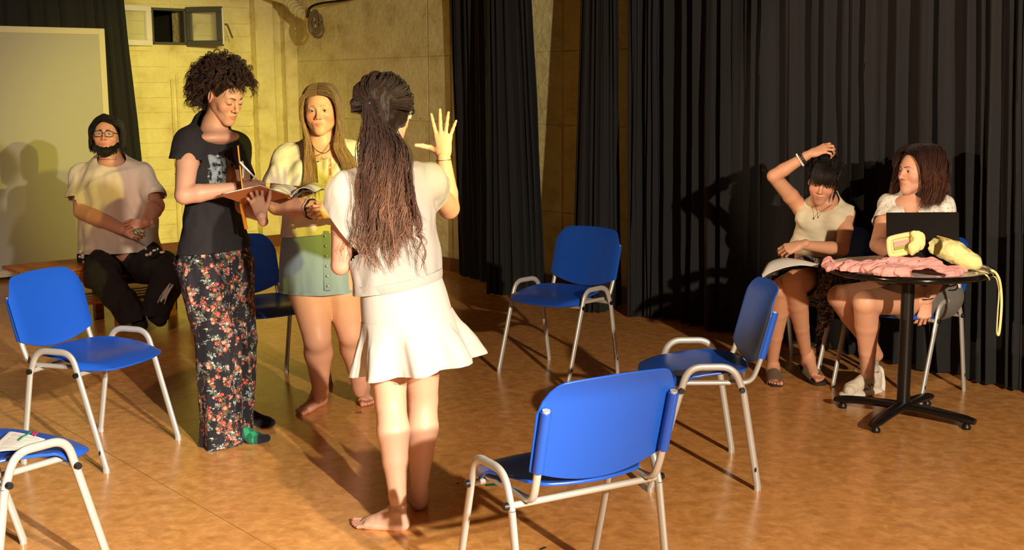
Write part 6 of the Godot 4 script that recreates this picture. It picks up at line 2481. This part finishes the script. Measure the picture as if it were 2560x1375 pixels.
		var e := Vector3(side * (0.080 + 0.046 * u), -0.150 - 0.045 * rng.randf(), zz * 0.75 + 0.004)
		clump(g, [hc + hb * top, hc + hb * a, hc + hb * b, hc + hb * c, hc + hb * d, hc + hb * e], 7, 0.008, 0.007, 0.0015, 0.010, 1.5, rng, dark, dark.lerp(brown, 0.3 + 0.7 * rng.randf()), 5)
	for k in 60:
		var a := rng.randf_range(-0.09, 0.09)
		clump(g, [hc + hb * Vector3(a * 0.4, 0.125, -0.06), hc + hb * Vector3(a, 0.06, -0.125), hc + hb * Vector3(a * 1.1, -0.04, -0.135), hc + hb * Vector3(a * 1.2, -0.12, -0.130), hc + hb * Vector3(a * 1.25, -0.17 - 0.03 * rng.randf(), -0.115)], 6, 0.008, 0.007, 0.0015, 0.006, 1.6, rng, dark, dark.lerp(brown, 0.3 + 0.7 * rng.randf()), 5)
	put("hair", g, mats.hair, t, at)


func sprigs() -> ImageTexture:
	var n := 512
	var im := Image.create(n, n, false, Image.FORMAT_RGBA8)
	im.fill(Color("e9e2d4"))
	var rng := RandomNumberGenerator.new()
	rng.seed = 6
	for k in 60:
		var c := Vector2((k % 8) * 64 + 32 + rng.randf_range(-14, 14), int(k / 8.0) * 64 + 32 + rng.randf_range(-14, 14))
		var a := rng.randf() * TAU
		for s in 3:
			dab(im, c + Vector2(cos(a + s * 1.9), sin(a + s * 1.9)) * 7.0, 6, 2.6, a + s * 1.9, [Color("5d5a50"), Color("7d786a"), Color("4b4a45")][rng.randi() % 3])
	return ImageTexture.create_from_image(im)


func sneaker(t: Node3D, at: Vector3, heel: Vector3, dir: Vector3, roll: float, lift: float, pointed: bool) -> void:
	var b := looking(dir, Vector3.UP if not pointed else Vector3(-0.35, 0.3, 0.9)) * Basis(Vector3(0, 0, 1), roll)
	b = b.scaled_local(Vector3.ONE * 1.1)
	var f := Field.new(Vector3(-0.07, -0.01, -0.06), Vector3(0.07, 0.15, 0.26), 0.0042)
	f.blob(Vector3(0, 0.050, 0.0), Vector3(0.036, 0.040, 0.040), 0.0)
	f.cone(Vector3(0, 0.092, 0.002), Vector3(0, 0.060, 0.03), 0.036, 0.037, 0.02)
	f.cone(Vector3(0, 0.080, 0.045), Vector3(0, 0.045, 0.155), 0.036, 0.030, 0.02)
	f.cone(Vector3(-0.014, 0.040, 0.15), Vector3(0.014, 0.038, 0.185), 0.029, 0.027, 0.02)
	f.cone(Vector3(0, 0.12, -0.004), Vector3(0, 0.09, 0.012), 0.026, 0.024, 0.006, Vector3.ZERO, 1.0, true)
	f.folds(0.003, Vector3(30, 30, 30), 5)
	var g := Geo.new()
	f.mesh(g, [], Color.WHITE, null, Transform3D(b, heel))
	var o := put("sneaker", g, mats.shoe_white, t, at)
	# sole
	f = Field.new(Vector3(-0.07, -0.02, -0.07), Vector3(0.07, 0.06, 0.27), 0.0042)
	f.cone(Vector3(0, 0.017, 0.0), Vector3(0, 0.017, 0.05), 0.042, 0.038, 0.02, Vector3.UP, 2.4)
	f.cone(Vector3(0, 0.017, 0.05), Vector3(0, 0.017, 0.14), 0.038, 0.045, 0.02, Vector3.UP, 2.6)
	f.cone(Vector3(0, 0.017, 0.14), Vector3(0, 0.022, 0.185), 0.045, 0.038, 0.02, Vector3.UP, 2.6)
	g = Geo.new()
	f.mesh(g, [], Color.WHITE, null, Transform3D(b, heel))
	put("sole", g, mats.shoe_sole, o, at).position = Vector3.ZERO
	g = Geo.new()
	g.box(heel + b * Vector3(0, 0.008, 0.205), Vector3(0.055, 0.022, 0.035), b, 0.008)
	put("toe_bumper", g, mats.black_plastic, o, at).position = Vector3.ZERO
	# laces and a stitched side mark
	g = Geo.new()
	for k in 5:
		var z := 0.060 + k * 0.019
		var y := 0.112 - 0.0175 * k
		var s := 1.0 if k % 2 == 0 else -1.0
		g.tube(curve([heel + b * Vector3(-0.022, y - 0.008, z), heel + b * Vector3(0, y + 0.004, z + 0.006 * s), heel + b * Vector3(0.022, y - 0.008, z + 0.004)], 4), 0.0030, 5)
	for s in [-1.0, 1.0]:
		g.tube(curve([heel + b * Vector3(0, 0.118, 0.062), heel + b * Vector3(0.025 * s, 0.135, 0.075), heel + b * Vector3(0.04 * s, 0.115, 0.085), heel + b * Vector3(0.012 * s, 0.112, 0.066)], 5), 0.0022, 5)
	put("laces", g, mats.white_cloth, o, at).position = Vector3.ZERO
	for s in [-1.0, 1.0]:
		g = Geo.new()
		g.tube(pts([heel + b * Vector3(0.0395 * s, 0.052, 0.050), heel + b * Vector3(0.0385 * s, 0.066, 0.062), heel + b * Vector3(0.0395 * s, 0.050, 0.072), heel + b * Vector3(0.0375 * s, 0.064, 0.084)]), 0.0026, 5)
		put("side_mark", g, mats.black_plastic, o, at).position = Vector3.ZERO


# ---------------------------------------------------------------- hand-held and small things

func sheet(a: Vector3, b: Vector3, c: Vector3, d: Vector3, bulge: Vector3, thick: float, n := 12) -> Geo:
	var rows := []
	for r in n + 1:
		var v := float(r) / n
		var row := PackedVector3Array()
		for k in n + 1:
			var u := float(k) / n
			row.append(a.lerp(b, u).lerp(d.lerp(c, u), v) + bulge * sin(PI * u))
		rows.append(row)
	var g := Geo.new()
	g.slab(rows, thick)
	return g


func printed_page(sd: int) -> StandardMaterial3D:
	var w := 256
	var h := 360
	var im := Image.create(w, h, false, Image.FORMAT_RGBA8)
	im.fill(Color("efeae0"))
	var rng := RandomNumberGenerator.new()
	rng.seed = sd
	var y := 26
	while y < h - 26:
		var x := 24
		var stop := w - 24 - (rng.randi_range(30, 120) if rng.randf() < 0.4 else 0)
		while x < stop:
			var l := rng.randi_range(5, 16)
			im.fill_rect(Rect2i(x, y, mini(l, stop - x), 3), Color(0.45, 0.44, 0.43))
			x += l + 4
		y += 9 if rng.randf() < 0.8 else 18
	var m := plain(Color.WHITE, 0.85)
	m.albedo_texture = ImageTexture.create_from_image(im)
	return m


func build_props() -> void:
	notebook()
	open_book()
	table_things()
	var g := Geo.new()
	# script on the front left chair
	var y := 0.474
	var a: Vector3 = Vector3(-1.687, 0.468, -3.974)
	var b: Vector3 = Vector3(-1.542, 0.466, -3.888)
	var c: Vector3 = Vector3(-1.562, 0.466, -3.767)
	var d: Vector3 = Vector3(-1.66, 0.47, -3.726)
	for k in 3:
		var lift := Vector3(0.006 * k - 0.006, 0.0016 * k, 0.005 * k)
		var t := put("script_sheet" if k < 2 else "script_sheet", sheet(a + lift, b + lift, c + lift, d + lift, Vector3(0, 0.003, 0), 0.0012), mats.paper if k < 2 else printed_page(3), null, a)
		tag(t, ["bottom sheet of the printed script on the front left chair seat", "middle sheet of the printed script on the front left chair seat", "top printed script page lying on the front left chair seat"][k], "paper", "script pages on the chair")
	g = Geo.new()
	g.tube(curve([Vector3(-1.606, 0.478, -3.839), Vector3(-1.603, 0.482, -3.867), Vector3(-1.603, 0.48, -3.893), Vector3(-1.61, 0.475, -3.943)], 5), 0.0042, 6, Vector2(1.0, 0.5))
	tag(put("green_ribbon", g, plain(Color("1f8f5e"), 0.6), null, Vector3(-1.606, 0.48, -3.874)), "green ribbon lying across the script on the front left chair", "ribbon")
	g = Geo.new()
	g.tube(curve([Vector3(-1.589, 0.474, -3.908), Vector3(-1.591, 0.478, -3.923), Vector3(-1.581, 0.478, -3.918), Vector3(-1.576, 0.478, -3.894), Vector3(-1.585, 0.474, -3.941)], 5), 0.0030, 6)
	tag(put("red_hair_tie", g, plain(Color("b03348"), 0.6), null, Vector3(-1.583, 0.476, -3.915)), "small red hair tie beside the script on the front left chair", "hair tie")
	# ring the man turns in his hands
	g = Geo.new()
	var ring := PackedVector3Array()
	for k in 25:
		var q := TAU * k / 24.0
		ring.append(Vector3(-2.441, 0.6858, -7.9) + Vector3(cos(q) * 0.026, sin(q) * 0.017, sin(q) * 0.016))
	g.tube(ring, 0.0045, 7)
	tag(put("green_ring", g, plain(Color("2f8a72"), 0.5), null, Vector3(-2.441, 0.6858, -7.9)), "green ring between the fingers of the bearded man", "ring")
	# sheets on the lap of the dark-haired woman
	g = Geo.new()
	var rows := []
	for r in 9:
		var v := r / 8.0
		var row := PackedVector3Array()
		var e0 := curve([Vector3(1.288, 0.6365, -6.22), Vector3(1.33, 0.6952, -6.26), Vector3(1.413, 0.7156, -6.29), Vector3(1.503, 0.7032, -6.3), Vector3(1.596, 0.6731, -6.3)], 5)
		var e1 := curve([Vector3(1.28, 0.6354, -6.16), Vector3(1.323, 0.6585, -6.17), Vector3(1.396, 0.685, -6.17), Vector3(1.488, 0.6924, -6.2), Vector3(1.585, 0.6756, -6.24)], 5)
		for k in e0.size():
			row.append(e0[k].lerp(e1[k], v) + Vector3(0, 0.012 * sin(PI * v), 0))
		rows.append(row)
	g.slab(rows, 0.004)
	tag(put("paper_stack", g, mats.paper, null, Vector3(1.405, 0.6899, -6.25)), "white script pages bent over the knee of the dark haired woman", "paper")


func notebook() -> void:
	var l: Vector3 = Vector3(-1.23, 1.158, -5.135)
	var tp: Vector3 = Vector3(-1.05, 1.2, -5.09)
	var r: Vector3 = Vector3(-0.9366, 1.149, -5.165)
	var bt := l + r - tp
	var t := thing("notebook", "brown covered notebook held open by the person in black", "notebook", tp)
	var n := (r - tp).cross(l - tp).normalized()
	if n.y < 0:
		n = -n
	put("back_cover", sheet(l, tp, r, bt, Vector3.ZERO, 0.003, 6), mats.brown_cover, t, tp)
	var up := n * 0.004
	put("page_block", sheet((l + up).lerp(r + up, 0.02), (tp + up).lerp(bt + up, 0.03), (r + up).lerp(l + up, 0.02), (bt + up).lerp(tp + up, 0.02), Vector3.ZERO, 0.007, 6), mats.paper, t, tp)
	# the front cover stands up at the left
	var c0: Vector3 = Vector3(-1.138, 1.175, -5.15)
	var c1: Vector3 = Vector3(-1.155, 1.366, -5.17)
	var back := Vector3(-0.024, 0, -0.14)
	put("front_cover", sheet(c0, c1, c1 + back, c0 + back, Vector3.ZERO, 0.004, 6), mats.dark_cover, t, tp)
	var g := Geo.new()
	g.tube(pts([c0 + Vector3(0.002, 0, 0.004), c1 + Vector3(0.002, 0, 0.004)]), 0.0035, 6)
	put("cover_edge", g, mats.orange, t, tp)
	put("loose_page", sheet(Vector3(-1.143, 1.297, -5.165), Vector3(-1.137, 1.229, -5.155), Vector3(-1.133, 1.229, -5.155) + back * 0.7, Vector3(-1.139, 1.297, -5.165) + back * 0.7, Vector3(0.004, 0, 0), 0.002, 6), mats.paper, t, tp)
	g = Geo.new()
	var rb := curve([Vector3(-1.155, 1.133, -5.2), Vector3(-1.152, 1.091, -5.2), Vector3(-1.145, 1.051, -5.2), Vector3(-1.138, 1.008, -5.2)], 6)
	var rows := []
	for p in rb:
		rows.append(pts([p + Vector3(-0.008, 0, 0), p + Vector3(0.008, 0, 0.003)]))
	g.slab(rows, 0.0012)
	put("ribbon_marker", g, mats.orange, t, tp)
	g = Geo.new()
	g.tube(pts([Vector3(-1.14, 1.301, -5.13), Vector3(-1.082, 1.226, -5.17)]), 0.0042, 8)
	var pen := put("pen", g, mats.white_frame, null, Vector3(-1.082, 1.226, -5.17))
	tag(pen, "white pen in the right hand of the person in black", "pen")


func open_book() -> void:
	var s: Vector3 = Vector3(-1.016, 1.107, -5.6)
	var t := thing("open_book", "open script book with cream pages in front of the blonde woman", "book", s)
	var back := Vector3(0.02, 0.01, -0.16)
	put("left_pages", sheet(Vector3(-1.11, 1.14, -5.57), s, s + back, Vector3(-1.11, 1.14, -5.57) + back, Vector3(0, 0.012, 0), 0.008, 10), mats.paper, t, s)
	put("right_pages", sheet(s, Vector3(-0.8947, 1.137, -5.54), Vector3(-0.8947, 1.137, -5.54) + back, s + back, Vector3(-0.004, 0.030, 0), 0.004, 12), mats.paper, t, s)
	put("cover", sheet(s + Vector3(0, -0.012, 0.003), Vector3(-0.8939, 1.136, -5.535), Vector3(-0.8939, 1.136, -5.535) + back + Vector3(0, -0.012, 0), s + back + Vector3(0, -0.012, 0), Vector3(0, 0.020, 0), 0.003, 12), mats.grey_cloth, t, s)
	put("left_cover", sheet(Vector3(-1.114, 1.132, -5.57), s + Vector3(0, -0.010, 0), s + back + Vector3(0, -0.010, 0), Vector3(-1.114, 1.132, -5.57) + back + Vector3(0, -0.010, 0), Vector3(0, 0.010, 0), 0.003, 10), mats.red_cover, t, s)


func table_things() -> void:
	var ty := 0.75
	# laptop, lid towards the camera
	var bl: Vector3 = Vector3(1.802, 0.7655, -5.79)
	var br: Vector3 = Vector3(2.116, 0.7774, -5.72)
	var tl: Vector3 = Vector3(1.809, 0.9914, -5.86)
	var tr: Vector3 = Vector3(2.132, 0.9985, -5.79)
	var o: Vector3 = bl.lerp(br, 0.5)
	var t := thing("laptop", "black laptop on the cafe table, its glossy lid towards the camera", "laptop", Vector3(o.x, ty + 0.001, o.z))
	var lid := sheet(bl, br, tr, tl, Vector3.ZERO, 0.008, 4)
	put("lid", lid, mats.black_gloss, t, t.position)
	var across := (br - bl).normalized()
	var away := across.cross(Vector3.UP)
	if away.z > 0:
		away = -away
	var g := Geo.new()
	g.box(o + away * 0.115 + Vector3(0, ty + 0.012 - o.y, 0), Vector3((br - bl).length(), 0.022, 0.225), Basis(across, Vector3.UP, across.cross(Vector3.UP)), 0.005)
	put("keyboard_base", g, mats.black_plastic, t, t.position)
	g = Geo.new()
	g.tube(pts([bl + Vector3(0, -0.012, -0.004), br + Vector3(0, -0.012, -0.004)]), 0.009, 10)
	put("hinge", g, mats.black_plastic, t, t.position)
	# pink garment
	var f := field([Vector3(1.536, 0.75, -5.828), Vector3(2.022, 0.75, -5.489), Vector3(1.799, 0.8389, -5.66)], 0.10, 0.0055)
	var up := Vector3.UP
	f.chain([Vector3(1.508, 0.765, -5.686), Vector3(1.607, 0.77, -5.634), Vector3(1.692, 0.775, -5.545)], [0.034, 0.050, 0.055], 0.03, up, 2.4)
	f.chain([Vector3(1.633, 0.768, -5.595), Vector3(1.724, 0.768, -5.467), Vector3(1.855, 0.766, -5.426), Vector3(2.038, 0.76, -5.532)], [0.055, 0.070, 0.066, 0.045], 0.03, up, 2.6)
	f.chain([Vector3(1.747, 0.8, -5.576), Vector3(1.85, 0.792, -5.524), Vector3(1.925, 0.8, -5.529)], [0.040, 0.045, 0.03], 0.03, up, 1.8)
	f.blob(Vector3(1.812, 0.757, -5.488), Vector3(0.17, 0.022, 0.085), 0.02)
	f.blob(Vector3(1.916, 0.757, -5.471), Vector3(0.12, 0.026, 0.075), 0.02)
	f.blob(Vector3(1.622, 0.757, -5.62), Vector3(0.10, 0.022, 0.07), 0.02)
	f.chain([Vector3(1.508, 0.772, -5.744), Vector3(1.464, 0.768, -5.552)], [0.020, 0.014], 0.02)
	f.folds(0.018, Vector3(9, 12, 26), 5, Basis(Vector3.UP, 0.35))
	g = Geo.new()
	f.mesh(g, [[Vector3(0, ty + 0.0015, 0), Vector3(0, -1, 0)]])
	tag(put("pink_jumper", g, mats.pink_cloth, null, Vector3(1.757, 0.752, -5.572)), "crumpled pink jumper spread on the cafe table", "clothing")
	# small yellow pouch with a window
	var ctr: Vector3 = Vector3(1.805, 0.8711, -5.6)
	var px_ := 5.6 / 3048.0
	var bx := Basis(Vector3(0, 0, 1), 0.16) * Basis(Vector3.UP, 0.25)
	t = thing("yellow_pouch", "small yellow pouch with a clear window and bow on the pink jumper", "pouch", ctr - Vector3(0, 0.045, 0))
	var rim := PackedVector3Array()
	for q in [[-30, -22], [28, -22], [34, -18], [34, 16], [28, 22], [-26, 22], [-34, 14], [-35, -14], [-30, -22]]:
		rim.append(ctr + bx * Vector3(q[0] * px_, q[1] * px_, 0))
	g = Geo.new()
	g.tube(curve(Array(rim), 3), 0.0125, 9)
	put("padded_rim", g, mats.yellow_cloth, t, t.position)
	g = Geo.new()
	g.box(ctr + bx * Vector3(0, 0, -0.010), Vector3(70 * px_, 46 * px_, 0.012), bx, 0.004)
	put("body", g, mats.yellow_cloth, t, t.position)
	g = Geo.new()
	g.box(ctr + bx * Vector3(0.0, 0.008, 0.0), Vector3(44 * px_, 14 * px_, 0.003), bx, 0.001)
	put("pink_card", g, mats.pink_cloth, t, t.position)
	g = Geo.new()
	g.box(ctr + bx * Vector3(0.0, -0.012, 0.0), Vector3(44 * px_, 9 * px_, 0.003), bx, 0.001)
	put("green_card", g, plain(Color("9aa548"), 0.6), t, t.position)
	f = field([Vector3(1.871, 0.9364, -5.58), Vector3(1.87, 0.836, -5.58)], 0.06, 0.004)
	f.chain([Vector3(1.851, 0.9254, -5.58), Vector3(1.874, 0.911, -5.575), Vector3(1.883, 0.8745, -5.57)], [0.015, 0.024, 0.022], 0.012, Vector3(0, 0, 1), 1.6)
	f.chain([Vector3(1.879, 0.8857, -5.57), Vector3(1.853, 0.8642, -5.565), Vector3(1.845, 0.8376, -5.57)], [0.020, 0.026, 0.012], 0.012, Vector3(0, 0, 1), 1.6)
	f.folds(0.004, Vector3(50, 25, 50), 7)
	g = Geo.new()
	f.mesh(g)
	put("bow", g, mats.yellow_cloth, t, t.position)
	# yellow barrel bag with its strap over the table edge
	var b0: Vector3 = Vector3(1.98, 0.8586, -5.66)
	var b1: Vector3 = Vector3(2.049, 0.836, -5.6)
	var b2: Vector3 = Vector3(2.106, 0.803, -5.54)
	t = thing("yellow_bag", "yellow barrel shaped bag lying on the table, strap over the edge", "bag", Vector3(b1.x, ty + 0.002, b1.z))
	f = field([b0, b1, b2], 0.08, 0.005)
	f.chain([b0, b1, b2], [0.044, 0.052, 0.040], 0.012)
	f.cone(b0 + Vector3(-0.03, 0.008, 0.02), b0 + Vector3(-0.075, 0.012, 0.05), 0.06, 0.06, 0.004, Vector3.ZERO, 1.0, true)
	f.blob(b2 + Vector3(0.02, -0.006, 0.02), Vector3(0.022, 0.030, 0.028), 0.02)
	f.folds(0.005, Vector3(22, 22, 22), 17)
	g = Geo.new()
	f.mesh(g, [[Vector3(0, ty + 0.002, 0), Vector3(0, -1, 0)]])
	put("body", g, mats.yellow_cloth, t, t.position)
	g = Geo.new()
	g.tube(curve([b0 + Vector3(0.005, 0.046, 0.010), b1 + Vector3(-0.006, 0.052, 0.014), b2 + Vector3(-0.010, 0.042, 0.012)], 8), 0.0035, 6)
	put("zip", g, mats.yellow_dark, t, t.position)
	g = Geo.new()
	var strap := curve([Vector3(2.123, 0.7909, -5.52), Vector3(2.214, 0.757, -5.646), Vector3(2.209, 0.757, -5.558), Vector3(2.235, 0.7397, -5.56), Vector3(2.25, 0.7001, -5.55), Vector3(2.262, 0.6176, -5.55), Vector3(2.263, 0.5236, -5.55), Vector3(2.258, 0.4556, -5.55), Vector3(2.25, 0.466, -5.555), Vector3(2.251, 0.5595, -5.56), Vector3(2.251, 0.6535, -5.56), Vector3(2.235, 0.7173, -5.56), Vector3(2.21, 0.7294, -5.555), Vector3(2.157, 0.757, -5.498), Vector3(2.127, 0.757, -5.574)], 6)
	g.tube(strap, 0.0065, 6, Vector2(1.0, 0.45))
	put("strap", g, mats.yellow_cloth, t, t.position)
	g = Geo.new()
	g.tube(curve([Vector3(2.146, 0.757, -5.675), Vector3(2.145, 0.757, -5.548), Vector3(2.128, 0.757, -5.403), Vector3(2.197, 0.7132, -5.54), Vector3(2.174, 0.732, -5.54), Vector3(2.108, 0.757, -5.476)], 6), 0.004, 6, Vector2(1.0, 0.5))
	put("cord_tie", g, mats.yellow_cloth, t, t.position)
	# charger lead under the table top
	g = Geo.new()
	g.tube(curve([Vector3(2.017, 0.6775, -5.7), Vector3(2.073, 0.6547, -5.72), Vector3(2.122, 0.6589, -5.74), Vector3(2.126, 0.6324, -5.76), Vector3(2.106, 0.6219, -5.8)], 6), 0.0035, 6)
	tag(put("charger_lead", g, mats.black_plastic, null, Vector3(2.017, 0.689, -5.7)), "thin black lead hanging under the edge of the cafe table", "cable")
